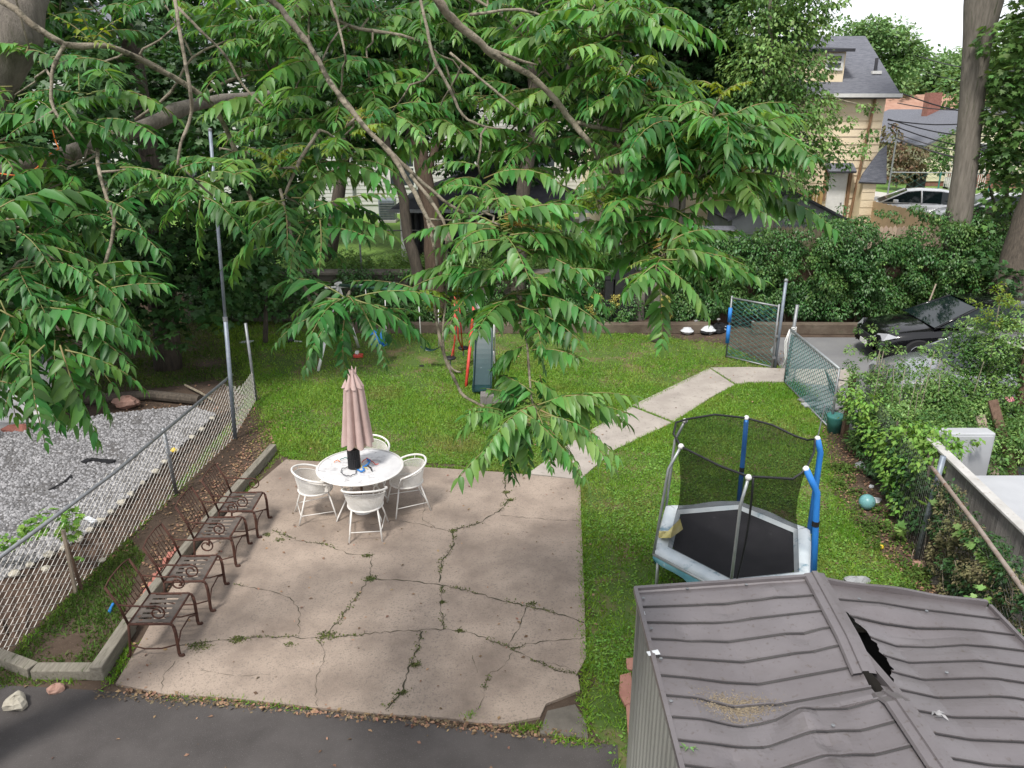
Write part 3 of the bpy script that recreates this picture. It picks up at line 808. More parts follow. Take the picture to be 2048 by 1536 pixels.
# cigarette-like litter
tag(MB().tube([P(218, 1225, .02), P(226, 1208, .02)], .018, 8).build('plastic_bottle', M_bluep, loc=P(220, 1216)), 'small clear and blue plastic bottle lying in the grass behind the chairs', 'bottle')
tag(MB().box(P(90, 1190, .1) - (0, 0, 0), P(98, 1185, .13)).build('white_scrap', M_whitep, loc=P(94, 1188, .1)), 'small white scrap at the fence foot left of the stakes', 'litter') if False else None
b = P(180, 1042, .3)
tag(MB().bar(b + (-.08, .06, .02), b + (.1, -.06, .02), .07, .02).build('plastic_bag', M_bag, loc=b), 'crumpled clear plastic lying on the gravel edge behind the fence', 'litter')
b = P(348, 905, .3)
tag(MB().lathe([(.02, 0), (.05, .04), (.02, .08)], b, 8).build('yellow_tin', M_yball, loc=b), 'small yellow can behind the fence mesh beside the middle post', 'litter')

# =================================================================== RUSTY CHAIRS
def scroll(c, r, n=22, turns=1.25, s=1):
    return [(c[0] + r * (1 - .6 * i / n) * math.cos(s * (math.pi / 2 - 2 * math.pi * turns * i / n)), c[1], c[2] + r * (1 - .6 * i / n) * math.sin(s * (math.pi / 2 - 2 * math.pi * turns * i / n))) for i in range(n + 1)]
def rusty_chair(label):
    t = thing('garden_armchair', label, 'chair', (0, 0, 0), 'rusty iron armchairs in a row')
    W = .27
    mb = MB()
    for s in (-1, 1):
        mb.tube([(-.22, s * W, .42), (.20, s * W, .42), (.235, s * W, .405), (.25, s * W, .36)], .014, 8)
    mb.tube([(.215, -W, .415), (.215, W, .415)], .012, 8)
    mb.tube([(-.22, -W, .42), (-.22, W, .42)], .012, 8)
    mb.build('seat_frame', M_rust, t, True)
    mb = MB()
    for i in range(6):
        y0 = -W + .03 + i * (2 * W - .06 - .05) / 5
        mb.box((-.15, y0, .418), (.13, y0 + .05, .423))
    for x0, x1 in ((-.215, -.15), (.13, .21)):
        mb.box((x0, -W + .01, .4185), (x1, W - .01, .4225))
    mb.box((-.02, -W + .02, .4145), (0.0, W - .02, .4175))
    mb.build('seat', M_rusts, t)
    for s in (-1, 1):
        MB().tube([(.245, s * W, .38), (.255, s * W, .3), (.255, s * W, .05), (.262, s * W, .02), (.285, s * W, .012), (.30, s * W, .03)], .018, 8).build('leg', M_rust, t, True)
        MB().tube([(-.22, s * W, .42), (-.235, s * W, .25), (-.26, s * W, .05), (-.275, s * W, .015), (-.30, s * W, .02)], .014, 8).build('leg', M_rust, t, True)
        mb = MB()
        mb.tube([(-.29, s * W, .66), (-.15, s * W, .645), (0, s * W, .635), (.10, s * W, .64)], .010, 6)
        mb.tube(scroll((.10, s * W, .555), .085), .009, 6)
        mb.build('armrest', M_rust, t, True)
        MB().tube([(-.24, s * W, .16), (-.1, s * W, .11), (.08, s * W, .11), (.255, s * W, .16)], .008, 6).build('stretcher', M_rust, t, True)
    MB().tube([(.255, -W, .14), (.24, -.12, .22), (.24, .12, .22), (.255, W, .14)], .008, 6).build('stretcher', M_rust, t, True)
    mb = MB()
    for s in (-1, 1):
        mb.tube([(-.22, s * W, .42), (-.28, s * W, .65), (-.385, s * W, .87)], .014, 8)
    mb.tube([(-.385, -W, .87), (-.398, -.14, .887), (-.40, 0, .89), (-.398, .14, .887), (-.385, W, .87)], .008, 8)
    mb.tube([(-.25, -W, .52), (-.25, W, .52)], .008, 6)
    mb.build('back_frame', M_rust, t, True)
    mb = MB()
    for i in range(1, 8):
        y0 = -W + i * 2 * W / 8
        mb.tube([(-.25, y0, .52), (-.325, y0 * .96, .70), (-.395, y0, .885)], .0038, 5)
    mb.build('backrest', M_rust, t, True)
    return t
ch0 = rusty_chair('frontmost of the four rusty iron armchairs, nearest the asphalt')
place = [((-3.80, 7.03), .02, None), ((-3.76, 7.80), .05, 'second rusty iron armchair from the front, beside the red edging tiles'),
         ((-3.78, 8.74), .03, 'third rusty iron armchair from the front, level with the middle fence post'),
         ((-3.72, 9.44), .03, 'rearmost rusty iron armchair in the row, nearest the umbrella table')]
for (xy, rz, lb) in place:
    c = ch0 if lb is None else copy_tree(ch0)
    c.location = (xy[0], xy[1], .03 if xy[0] > -3.5 else .02)
    c.rotation_euler = (0, 0, rz)
    if lb: c['label'] = lb

# =================================================================== TABLE, UMBRELLA, WHITE CHAIRS
TC = arr(-2.16, 9.93, .03)
t = thing('patio_table', 'round white metal table standing under the closed umbrella', 'table', TC)
mb = MB(); mb.lathe([(.0, .700), (.585, .700), (.585, .712), (.0, .712)], TC, 56, cap=False)
mb.build('tabletop', M_top, t)
MB().lathe([(.585, .695), (.612, .700), (.617, .708), (.612, .717), (.585, .719)], TC, 56, cap=False).build('rim', M_white, t, True)
for k in range(4):
    a = R(45 + 90 * k); d = arr(math.cos(a), math.sin(a), 0)
    MB().tube([TC + d * .5 + (0, 0, .70), TC + d * .32 + (0, 0, .5), TC + d * .26 + (0, 0, .3), TC + d * .42 + (0, 0, .06), TC + d * .45 + (0, 0, .0)], .011, 8).build('leg', M_white, t, True)
mb = MB(); mb.lathe([(.25, 0), (.262, .006), (.25, .012)], TC + (0, 0, .3), 28, cap=False); mb.build('brace_ring', M_white, t, True)

def white_chair(label):
    t = thing('dining_chair', label, 'chair', (0, 0, 0), 'white mesh chairs round the table')
    # faces +x, barrel back
    def rim(a, r, z, fx=0.0): return (fx + r * math.cos(a) * .95, r * math.sin(a), z)
    A = [R(62 + (298 - 62) * i / 20) for i in range(21)]
    def zt(i): s_ = abs(i - 10) / 10; return .76 - .15 * s_ ** 1.6
    mb = MB()
    mb.tube([rim(a, .30, zt(i)) for i, a in enumerate(A)], .015, 8)
    mb.tube([rim(a, .275, zt(i) - .055) for i, a in enumerate(A)], .007, 6)
    for i in (1, 6, 10, 14, 19): mb.tube([rim(A[i], .30, zt(i)), rim(A[i], .275, zt(i) - .055)], .005, 5)
    mb.build('top_rim', M_white, t, True)
    # mesh back: fine woven wires as a lattice of thin wires
    mb = MB()
    for i in range(0, 81):
        a = R(62 + (298 - 62) * i / 80); f = abs(i - 40) / 40; z1 = .76 - .15 * f ** 1.6 - .055
        mb.tube([rim(a, .275, z1), rim(a, .225, .43)], .0031, 3, cap=False)
    for j in range(16):
        q = (j + .5) / 16
        mb.tube([rim(a, .225 + .05 * q, .43 + (zt(i) - .055 - .43) * q) for i, a in enumerate(A)], .0031, 3, cap=False)
    mb.build('backrest', M_white, t)
    mb = MB()
    ring = [(.235 * math.cos(R(k * 12)) * 1.0 + .01, .235 * math.sin(R(k * 12)), .43) for k in range(31)]
    mb.tube(ring, .013, 8, cap=False); mb.build('seat_frame', M_white, t, True)
    mb = MB()
    for k in range(-14, 15):
        h = math.sqrt(max(0, .23 ** 2 - (k * .0158) ** 2))
        mb.tube([(.01 - h, k * .0158, .432), (.01 + h, k * .0158, .432)], .0034, 3, cap=False)
        mb.tube([(.01 + k * .0158, -h, .434), (.01 + k * .0158, h, .434)], .0034, 3, cap=False)
    mb.build('seat', M_white, t)
    for s in (-1, 1):
        MB().tube([(.16, s * .17, .43), (.21, s * .23, .2), (.25, s * .27, .0)], .011, 8).build('leg', M_white, t, True)
        MB().tube([(-.15, s * .17, .43), (-.22, s * .2, .2), (-.28, s * .22, .0)], .011, 8).build('leg', M_white, t, True)
        MB().tube([(.225, s * .24, .14), (-.24, s * .21, .14)], .006, 6).build('stretcher', M_white, t, True)
        MB().tube([(.14, s * .27, .62), (.18, s * .25, .52), (.16, s * .19, .43)], .008, 6).build('arm_support', M_white, t, True)
    MB().tube([(-.24, -.21, .14), (-.24, .21, .14)], .006, 6).build('stretcher', M_white, t, True)
    return t
w0 = white_chair('white mesh tub chair nearest the camera, seen from behind')
pl = [((-1.995, 9.33), 96, None), ((-2.80, 9.80), 22, 'white mesh tub chair on the left of the table, towards the rusty chairs'),
      ((-1.52, 10.03), 202, 'white mesh tub chair on the right of the table, by the patio crack'),
      ((-2.16, 10.66), 268, 'white mesh tub chair on the far side of the table, mostly hidden behind it')]
for xy, rz, lb in pl:
    c = w0 if lb is None else copy_tree(w0)
    c.location = (xy[0], xy[1], .03); c.rotation_euler = (0, 0, R(rz))
    if lb: c['label'] = lb

UC = TC + (0, 0, 0)
t = thing('patio_umbrella', 'closed dusty pink patio umbrella standing through the white table', 'umbrella', UC)
MB().tube([UC + (0, 0, .02), UC + (-.02, 0, 2.12)], .019, 10).build('pole', M_brown, t, True)
MB().lathe([(.13, 0), (.13, .02), (.05, .05), (.03, .10), (.03, .2)], UC, 20).build('base', M_whitep, t)
def folded(z0, z1, r0, r1, nf, ph, amp0, amp1, c, sk=0.0, rows=14, hem=0):
    n = nf * 8; vs = []
    for i in range(rows + 1):
        q = i / rows; z = z0 + (z1 - z0) * q; r = r0 + (r1 - r0) * q ** .85; am = amp0 + (amp1 - amp0) * q
        for k in range(n):
            a = 2 * math.pi * k / n
            f = abs(math.sin(nf * a / 2 + ph))
            rr = r * (1 - am * (1 - f) ** 1.5)
            zz = z - (hem * f * (i == 0))
            tw = sk * (1 - q)
            vs.append((c[0] + rr * math.cos(a + tw), c[1] + rr * math.sin(a + tw), c[2] + zz))
    fs = [(i * n + k, i * n + (k + 1) % n, (i + 1) * n + (k + 1) % n, (i + 1) * n + k) for i in range(rows) for k in range(n)]
    return MB().add(vs, fs)
folded(1.10, 1.94, .232, .135, 8, .4, .55, .50, UC + (-.01, 0, 0), .12, hem=.05).build('canopy', M_canvas, t, True)
folded(1.93, 2.16, .155, .03, 8, .4, .45, .55, UC + (-.02, 0, 0), 0, 6, hem=.02).build('vent_flap', M_canvas, t, True)
folded(.98, 1.10, .02, .17, 8, .4, .4, .4, UC + (.02, -.01, 0), .3, 5).build('underside', M_flap, t, True)
for k in range(4):
    a = R(20 + 90 * k)
    MB().tube([UC + (.03 * math.cos(a) - .01, .03 * math.sin(a), 2.1), UC + (.05 * math.cos(a) - .01, .05 * math.sin(a), 2.2)], [.02, .004], 5).build('peak_fold', M_canvas, t)
# black slatted box on the table
B0 = P(708, 936, .745)
t = thing('black_crate', 'black slatted plastic crate round the umbrella pole on the tabletop', 'crate', B0)
mb = MB()
for k in range(20):
    a = 2 * math.pi * k / 20
    c_ = B0 + (.075 * math.cos(a), .075 * math.sin(a) + .02, 0)
    mb.box(c_ + (-.009, -.009, 0), c_ + (.009, .009, .29))
mb.build('slats', M_black, t)
mb = MB()
for z in (.005, .14, .28): mb.lathe([(.07, z), (.088, z), (.088, z + .012), (.07, z + .012)], B0 + (0, .02, 0), 20, cap=False)
mb.build('rings', M_black, t)
MB().lathe([(.0, .0), (.062, .0), (.062, .27), (.0, .27)], B0 + (0, .02, 0), 16, cap=False).build('core', M_black, t)
# cords on the table
def cord(pts, r, mat, label, z=.76, nm='bungee_cord', wob=.012):
    W = np.array([P(a, b_, z) for a, b_ in pts]); out = []
    for i in range(len(W) - 1):
        for q in range(5):
            out.append(W[i] + (W[i + 1] - W[i]) * q / 5 + (0, 0, wob * abs(math.sin((i * 5 + q) * .9))))
    return tag(MB().tube(out, r, 6).build(nm, mat, loc=W[0]), label, 'cord', 'cords lying on the white table')
cord([(682, 945), (684, 938), (700, 934), (712, 938), (712, 948), (700, 953), (688, 951), (682, 945)], .006, M_wire, 'dark looped cord lying at the front of the tabletop')
cord([(715, 940), (722, 944), (728, 942), (726, 935), (735, 930), (740, 923), (733, 918)], .012, M_bluep, 'blue bungee cord tangled right of the black crate')
cord([(724, 925), (734, 917), (742, 922), (752, 930), (758, 928)], .007, M_redp, 'thin red cord right of the black crate')
cord([(680, 920), (690, 916), (702, 917)], .006, M_meshg, 'thin green cord left of the black crate')
cord([(668, 925), (675, 921), (682, 925)], .006, M_orange, 'short orange cord at the left end of the tangle')
cord([(712, 912), (718, 925), (724, 935), (738, 938)], .005, M_yball, 'thin yellow cord hanging down the black crate')
cord([(735, 932), (742, 937), (744, 944)], .010, M_black, 'short black cord hook at the right of the tangle')

# =================================================================== TRAMPOLINE
ZP = .62
pcs = [P(1308, 1100, ZP), P(1332, 1012, ZP), P(1478, 1000, ZP), P(1620, 1058, ZP), P(1627, 1162, ZP), P(1460, 1180, ZP)]
cen = np.mean(pcs, 0)
t = thing('trampoline', 'small hexagonal trampoline with sagging black net and blue foam poles on the lawn', 'trampoline', (cen[0], cen[1], 0))
def lerp(a, b, q): return a + (b - a) * q
inn = [lerp(p, cen, .21) for p in pcs]
# rounded bed outline
bed = []
for i in range(6):
    a, b_, c_ = inn[i - 1], inn[i], inn[(i + 1) % 6]
    for q in np.linspace(0, 1, 5):
        p0 = lerp(b_, a, .18); p2 = lerp(b_, c_, .18)
        bed.append((1 - q) ** 2 * p0 + 2 * q * (1 - q) * b_ + q * q * p2)
vs = []; R_ = 8
nb = len(bed)
for j in range(R_ + 1):
    f = j / R_
    for p in bed:
        q = lerp(p, cen, f); vs.append((q[0], q[1], ZP - .02 - .07 * (1 - (1 - f) ** 2)))
MB().add(vs, [(j * nb + k, j * nb + (k + 1) % nb, (j + 1) * nb + (k + 1) % nb, (j + 1) * nb + k) for j in range(R_) for k in range(nb)]).build('bed', M_jump, t, True)
for i in range(6):
    a, b_ = pcs[i], pcs[(i + 1) % 6]; ia, ib = lerp(a, cen, .225), lerp(b_, cen, .225)
    mb = MB(); rows = []
    for q in np.linspace(0, 1, 9):
        o_, i_ = lerp(a, b_, q), lerp(ia, ib, q)
        dr_ = .012 * math.sin(q * 9 + i * 2)
        rows.append([o_ + (0, 0, -.05 + dr_), o_ + (0, 0, .0 + dr_), lerp(o_, i_, .3) + (0, 0, .03 + dr_), lerp(o_, i_, .8) + (0, 0, .018), i_ + (0, 0, -.015)])
    k = 5
    mb.add([p for r_ in rows for p in r_], [(r_ * k + c_, r_ * k + c_ + 1, (r_ + 1) * k + c_ + 1, (r_ + 1) * k + c_) for r_ in range(8) for c_ in range(4)])
    mb.build('pad', M_padw, t, True)
    mb = MB(); rows = []
    for q in np.linspace(0, 1, 9):
        o_ = lerp(a, b_, q); w = .02 * math.sin(q * 14 + i)
        rows.append([o_ + (0, 0, -.045), lerp(o_, cen, -.012 + w * .3) + (0, 0, -.10), lerp(o_, cen, .03 + w) + (0, 0, -.20 - .03 * math.sin(q * 5))])
    mb.add([p for r_ in rows for p in r_], [(r_ * 3 + c_, r_ * 3 + c_ + 1, (r_ + 1) * 3 + c_ + 1, (r_ + 1) * 3 + c_) for r_ in range(8) for c_ in range(2)])
    mb.build('skirt', M_padb, t, True)
tops = [None] * 6
cap = [((1362, 893), pcs[0][1] + .1), ((1370, 842), pcs[1][1] - .05), ((1493, 836), pcs[2][1]), ((1635, 877), pcs[3][1]), ((1612, 938), pcs[4][1] + .05), ((1497, 955), pcs[5][1] + .1)]
for i in range(6):
    (x_, y_), Y_ = cap[i]; tops[i] = PY(x_, y_, Y_)
bends = [(1337, 938), (1350, 880), (1487, 905), (1641, 905), (1634, 985), (1481, 1010)]
for i in range(6):
    b_ = pcs[i] - (0, 0, .05); tp = tops[i]; be = PY(*bends[i], (b_[1] * .5 + tp[1] * .5))
    mat = M_blue if i in (2, 3, 4) else M_pole
    rr = .035 if i in (3, 4) else (.030 if i == 2 else .017)
    q1 = lerp(b_, be, .5)
    MB().tube([b_, q1, lerp(q1, be, .8), be, lerp(be, tp, .3), tp], rr, 10).build('pole', mat, t, True)
    MB().lathe([(.0, -.03), (.03, -.02), (.036, .005), (.02, .03), (.0, .035)], tp, 10, cap=False).build('pole_cap', M_whitep, t, True)
    bb = lerp(pcs[i], cen, .06)
    MB().tube([bb + (0, 0, -.1), (bb[0], bb[1], 0.0)], .02, 8).build('leg', M_pole, t, True)
    if i in (2, 4):
        k_ = lerp(q1, be, .35)
        MB().lathe([(rr + .004, -.03), (rr + .004, .03)], k_, 12).build('strap', M_black, t)
ring = MB(); ring.tube([p - (0, 0, .06) for p in pcs + pcs[:1]], .02, 8); ring.build('frame', M_pole, t, True)
# the net hangs between the pole tops and the inner edge of the pad
RB = [lerp(p, cen, .16) for p in pcs]
rim_px = [(1362, 893), (1347, 868), (1352, 845), (1375, 838), (1430, 829), (1493, 836), (1545, 850), (1590, 872), (1615, 880), (1630, 878), (1628, 905), (1612, 938), (1600, 948), (1585, 958), (1540, 955), (1497, 953), (1440, 932), (1400, 912), (1362, 893)]
seg = [0, .25, .6, 1, 1.5, 2, 2.35, 2.65, 2.85, 3, 3.5, 4, 4.2, 4.5, 4.75, 5, 5.4, 5.7, 6]
top_l, bot_l = [], []
for (x_, y_), s_ in zip(rim_px, seg):
    i = int(s_) % 6; f = s_ - int(s_)
    Yb = lerp(tops[i][1], tops[(i + 1) % 6][1], f)
    top_l.append(PY(x_, y_, Yb)); bot_l.append(lerp(RB[i], RB[(i + 1) % 6], f))
top_l, bot_l = np.array(top_l), np.array(bot_l)
def dens(A, k=3):
    out = []
    for i in range(len(A) - 1):
        for q in range(k): out.append(lerp(A[i], A[i + 1], q / k))
    out.append(A[-1]); return np.array(out)
T_, B_ = dens(top_l), dens(bot_l)
m = len(T_); rows = 10; vs = []
c2 = arr(cen[0], cen[1], 0)
for j in range(rows + 1):
    q = j / rows
    for k in range(m):
        p = lerp(B_[k], T_[k], q)
        inw = .13 * math.sin(math.pi * q) ** .9
        d = arr(cen[0] - p[0], cen[1] - p[1], 0)
        vs.append(p + d * inw)
MB().add(vs, [(j * m + k, j * m + k + 1, (j + 1) * m + k + 1, (j + 1) * m + k) for j in range(rows) for k in range(m - 1)]).build('net', M_net, t, True)
MB().tube(T_, .013, 6).build('net_rim', M_black, t, True)
mb = MB(); tp = tops[5]
pts = [lerp(tp, lerp(pcs[5], cen, .1), q) + (.035 * math.sin(q * 3) + .05, 0, 0) for q in np.linspace(0, 1, 12)]
mb.tube(pts, .012, 6); mb.build('zip', M_black, t, True)
MB().tube([tops[3], tops[3] + (.03, 0, .42)], .007, 6).build('bare_rod', M_galv, t)
# yellow towel on the pad
b = P(1335, 1065, ZP + .04)
v = []
nx, ny = 10, 6
for i in range(nx + 1):
    for j in range(ny + 1):
        q, s_ = i / nx, j / ny
        p = P(1312 + 48 * q + 6 * s_, 1062 + 14 * s_ - 25 * max(0, q - .5) * 2 * (1 - s_ * .3), ZP + .045 + .05 * abs(math.sin(q * 7 + s_ * 3)) + .05 * q)
        v.append(p)
tag(MB().add(v, [(i * (ny + 1) + j, (i + 1) * (ny + 1) + j, (i + 1) * (ny + 1) + j + 1, i * (ny + 1) + j + 1) for i in range(nx) for j in range(ny)]).build('yellow_cloth', M_yellow, loc=b, smooth=True), 'rumpled yellow cloth with dark edging draped over the trampoline pad', 'cloth')

# =================================================================== SHED
EL, ER, RX, YB = .97, 3.68, 2.31, 5.08       # left eave, right eave, ridge, back end
t = thing('garden_shed', 'brown metal garden shed with a dented, caved-in ribbed roof', 'shed', (2.3, 4, 0))
def tent(v, c, w): return max(0.0, 1 - abs(v - c) / w)
def zr(x, y):
    """height of the battered roof: flat facets that meet in creases"""
    if x <= RX:
        q = (x - EL) / (RX - EL); z = 1.99 + .11 * q
        f = min(1, max(0, (5.02 - y) / .8)); g = min(1, max(0, (3.95 - y) / .5))
        c = .30 + .28 * min(1, max(0, (5.0 - y) / 1.2)) - .25 * g
        z -= .115 * f * (q / c if q < c else (1 - q) / (1 - c))
        z -= .07 * tent(x, 1.42, .24) * tent(y, 3.88, .32)
        z -= .035 * tent(x, 1.60, .14) * tent(y, 4.80, .13) - .03 * tent(x, 1.97, .13) * tent(y, 4.97, .12) + .03 * tent(x, 2.05, .12) * tent(y, 4.45, .2) + .025 * tent(x, 1.25, .1) * tent(y, 4.6, .12)
        z += .045 * tent(x, 1.75, .10) * tent(y, 3.72, .13) - .05 * tent(x, 1.84, .09) * tent(y, 3.50, .12) + .05 * tent(x, 1.80, .10) * tent(y, 3.26, .13) - .03 * tent(x, 1.3, .12) * tent(y, 3.5, .1)
        if y <= 3.81: z += .045 * min(1, max(0, (q - .28) / .3)) + .03 * (tent(q, .62, .2) - tent(q, .80, .18))
        else: z -= .05 * q * tent(y, 4.0, .35)
    else:
        q = (ER - x) / (ER - RX); z = 1.88 + .20 * q
        z -= .09 * tent(q, .70, .35) * min(1, max(0, (4.95 - y) / .4)) * (.35 + .65 * tent(y, 4.4, .7))
        z -= .05 * tent(x, 2.95, .45) * tent(y, 4.62, .22) - .035 * tent(x, 2.75, .3) * tent(y, 4.82, .15)
        z += .03 * tent(x, 3.1, .4) * tent(y, 3.9, .5) - .03 * tent(x, 3.3, .3) * tent(y, 3.4, .4)
    return z
YF = 2.3; PW = .185
def yback(x): return YB + (.0 if x < RX else -.02) + (.02 if x < RX else -.04 * (x - RX))
def roofside(x0, x1, nm, skip=None):
    nx = 40
    X0 = x0 if callable(x0) else (lambda y_: x0)
    k = 0; y1 = YB
    while y1 > YF:
        y0 = y1 - PW
        mb = MB(); ny = 6; vs = []; hole = []
        for j in range(ny + 1):
            for i in range(nx + 1):
                y_ = y1 + (y0 - y1) * j / ny - (1e-4 if j == 0 else 0); xa_ = X0(y_); x_ = xa_ + (x1 - xa_) * i / nx
                vs.append((x_, y_, zr(x_, y_) + .006 * math.sin(math.pi * j / ny) + .02 * (xa_ - RX - .05 if i < 2 and xa_ > RX + .12 else 0)))
        fs = []
        for j in range(ny):
            for i in range(nx):
                fs.append((j * (nx + 1) + i, (j + 1) * (nx + 1) + i, (j + 1) * (nx + 1) + i + 1, j * (nx + 1) + i + 1))
        if fs: mb.add(vs, fs).build('roof_panel', M_roofm, roof, False)
        # standing seam
        pts = [(X0(y0) + (x1 - X0(y0)) * i / nx, y0) for i in range(nx + 1)]
        if len(pts) > 2:
            vs = []
            for (x_, y_) in pts:
                z = zr(x_, y_)
                vs += [(x_, y_ + .012, z - .002), (x_, y_ + .007, z + .013), (x_, y_ - .005, z + .014), (x_, y_ - .006, z + .004)]
            n = len(pts)
            MB().add(vs, [(a * 4 + c_, a * 4 + c_ + 1, a * 4 + c_ + 5, a * 4 + c_ + 4) for a in range(n - 1) for c_ in range(3)]).build('roof_seam', M_roofm, roof)
            MB().tube([(x_, y_ - .0110, zr(x_, y_) + .004) for x_, y_ in pts], .0060, 4).build('seam_shadow', M_roofd, roof)  # black line drawn as the shadow beside each raised seam
        y1 = y0; k += 1
roof = MB().tube([(EL, YB + .004, zr(EL, YB)), (RX, YB + .004, zr(RX - .01, YB))], .012, 4).build('roof', M_roofm, t)
roofside(EL, RX - .03, 'l')
hx = lambda y: RX + .03 + (.075 + .12 * min(1, 1.6 * tent(y, 4.38, .42)) + .012 * math.sin(y * 47) + .008 * math.sin(y * 113)) * (3.97 < y < 4.80)
roofside(hx, ER, 'r')
# trims
def trim(pts, w, h, nm='roof_trim', mat=M_roofm):
    mb = MB()
    for a, b_ in zip(pts[:-1], pts[1:]): mb.bar(a, b_, w, h)
    return mb.build(nm, mat, roof)
trim([(EL - .012, y_, zr(EL, y_) + .012) for y_ in np.linspace(YB + .02, YF, 40)], .03, .045)
trim([(x_, YB + .022, zr(x_, YB) + .012) for x_ in np.linspace(EL - .02, RX, 8)], .03, .045)
trim([(x_, YB + .022 - .03 * (x_ - RX), zr(min(x_, ER), YB) + .018 + .008 * math.sin(x_ * 9)) for x_ in np.linspace(RX + .06, ER, 36)], .03, .045)
trim([(ER + .01, y_, zr(ER, y_) + .016) for y_ in np.linspace(YB - .05, YF, 50)], .025, .04)
def cappiece(ya, yb_, lift, xo0, xo1):
    mb = MB(); N = 10
    vs = []
    for i in range(N + 1):
        q = i / N; y_ = ya + (yb_ - ya) * q; xo = xo0 + (xo1 - xo0) * q
        zc = max(zr(RX - .06, y_), 2.00) + lift
        for dx, dz in ((-.085, -.012), (-.075, .004), (-.025, .012), (-.02, .026), (.02, .026), (.025, .012), (.075, .004), (.085, -.016)):
            vs.append((RX + xo + dx, y_, zc + dz))
    mb.add(vs, [(i * 8 + c_, i * 8 + c_ + 1, (i + 1) * 8 + c_ + 1, (i + 1) * 8 + c_) for i in range(N) for c_ in range(7)])
    return mb.build('ridge_cap', M_roofm, roof)
cappiece(YB + .05, 4.06, .03, .03, -.03)
cappiece(3.86, YF, .045, 0, .03)
MB().bar((RX + .03, 4.62, 2.02), (RX + .12, 3.75, 2.06), .05, .05).build('ridge_beam', M_roofm, roof)
# dirt in the dent
x = RNG.normal(1.44, .11, 2600); y = RNG.normal(3.95, .055, 2600)
pos = np.stack([x, y, [zr(a, b_) + .006 for a, b_ in zip(x, y)]], 1)
V, F = leaves(T_OV, pos, RNG.normal(size=(2600, 3)) * (1, 1, .1), RNG.normal(size=(2600, 3)) * .2 + (0, 0, 1), RNG.uniform(.004, .016, 2600))
bulk('dirt', V, F, M_dirt, roof)['kind'] = 'stuff'
# walls: ribbed
def ribwall(a, b_, z0, z1, nm):
    a, b_ = arr(*a), arr(*b_); L = np.linalg.norm(b_ - a); d = (b_ - a) / L; pr = arr(d[1], -d[0])
    vs = []; xs = []
    s_ = 0
    while s_ < L:
        xs += [(s_, 0), (s_ + .055, 0), (s_ + .065, .012), (s_ + .09, .012), (s_ + .10, 0)]; s_ += .115
    for q, h in xs:
        q = min(q, L); p = a + d * q + pr * h
        vs += [(p[0], p[1], z0), (p[0], p[1], z1)]
    return MB().add(vs, [(2 * i, 2 * i + 2, 2 * i + 3, 2 * i + 1) for i in range(len(xs) - 1)]).build(nm, M_shedw, t)
ribwall((EL + .03, YB - .01), (EL + .03, YF), 0, 1.95, 'wall')
ribwall((ER - .04, YB - .03), (EL + .03, YB - .03), 0, 1.84, 'wall')
ribwall((ER - .04, YF), (ER - .04, YB - .03), 0, 1.83, 'wall')
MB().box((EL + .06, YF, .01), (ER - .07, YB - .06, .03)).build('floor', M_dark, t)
MB().bar((EL + .03, YB, 0), (EL + .03, YB, 1.97), .05, .05, (0, 1, 0)).build('corner_post', M_shedw, t)
MB().box((EL + .05, YF, 1.66), (ER - .06, YB - .08, 1.68)).build('hole_shade_sheet', M_dark, t)  # added near-black sheet under the roof, so the torn hole looks dark
for k, (x_, y_) in enumerate(((1.00, 4.98), (1.00, 4.62), (1.01, 4.30), (1.0, 3.9), (1.9, 3.62), (2.6, 4.9), (3.1, 4.86), (1.35, 5.06), (1.8, 5.06), (1.15, 3.1), (2.9, 4.2), (3.2, 3.7))):
    z_ = zr(x_, y_) + .016
    MB().lathe([(.0, .0), (.010, .0), (.012, .004), (.0, .007)], (x_, y_, z_), 8, cap=False).build('screw', M_galv, roof)
for k, (x_, y_) in enumerate(((.965, 5.09), (.97, 4.78), (.965, 4.45), (.97, 3.1))):
    b = arr(x_, y_, zr(max(x_, EL), y_) + .04)
    MB().slab([b + (-.008, -.022, -.012), b + (.009, -.016, -.011), b + (.008, .022, -.011), b + (-.006, .012, -.012)], .003).build('paint_flake', M_bag, roof)
MB().bar((2.02, 3.80, zr(2.02, 3.80) + .004), (RX - .10, 3.80, zr(RX - .11, 3.80) + .004), .035, .035).build('raised_edge', M_roofm, roof)
MB().bar((1.55, 3.80, zr(1.55, 3.80) + .004), (2.02, 3.80, zr(2.02, 3.80) + .004), .03, .03).build('raised_edge', M_roofm, roof)
# fallen leaf sprigs on the roof
for k, (px, py) in enumerate(((1378, 1488), (1880, 1428))):
    side = 1.35 if k == 0 else 3.0
    b = P(px, py, 2.03); z = zr(b[0], b[1]) + .012
    n = 7; pos = np.repeat([[b[0], b[1], z + .01]], n, 0) + RNG.normal(size=(n, 3)) * (.02, .012, .004)
    V, F = leaves(T_LA, pos, np.array([[math.cos(a), math.sin(a), .1] for a in np.linspace(0, 6, n)]), RNG.normal(size=(n, 3)) * .3 + (0, 0, 1), RNG.uniform(.035, .055, n))
    tag(bulk('leaf_sprig', V, F, M_stone if k else M_farleaf, loc=(b[0], b[1], z)), ('withered pale leaf sprig lying on the left slope of the shed roof', 'withered leaf sprig lying on the right slope of the shed roof')[k], 'leaf sprig')
b = P(1305, 1312, 2.0)
tag(MB().slab([b + (-.03, -.02, .02), b + (.05, -.01, .025), b + (.04, .03, .03), b + (-.04, .02, .02)], .004).build('plastic_scrap', M_bag, loc=b), 'white plastic scrap caught on the left eave of the shed', 'litter')
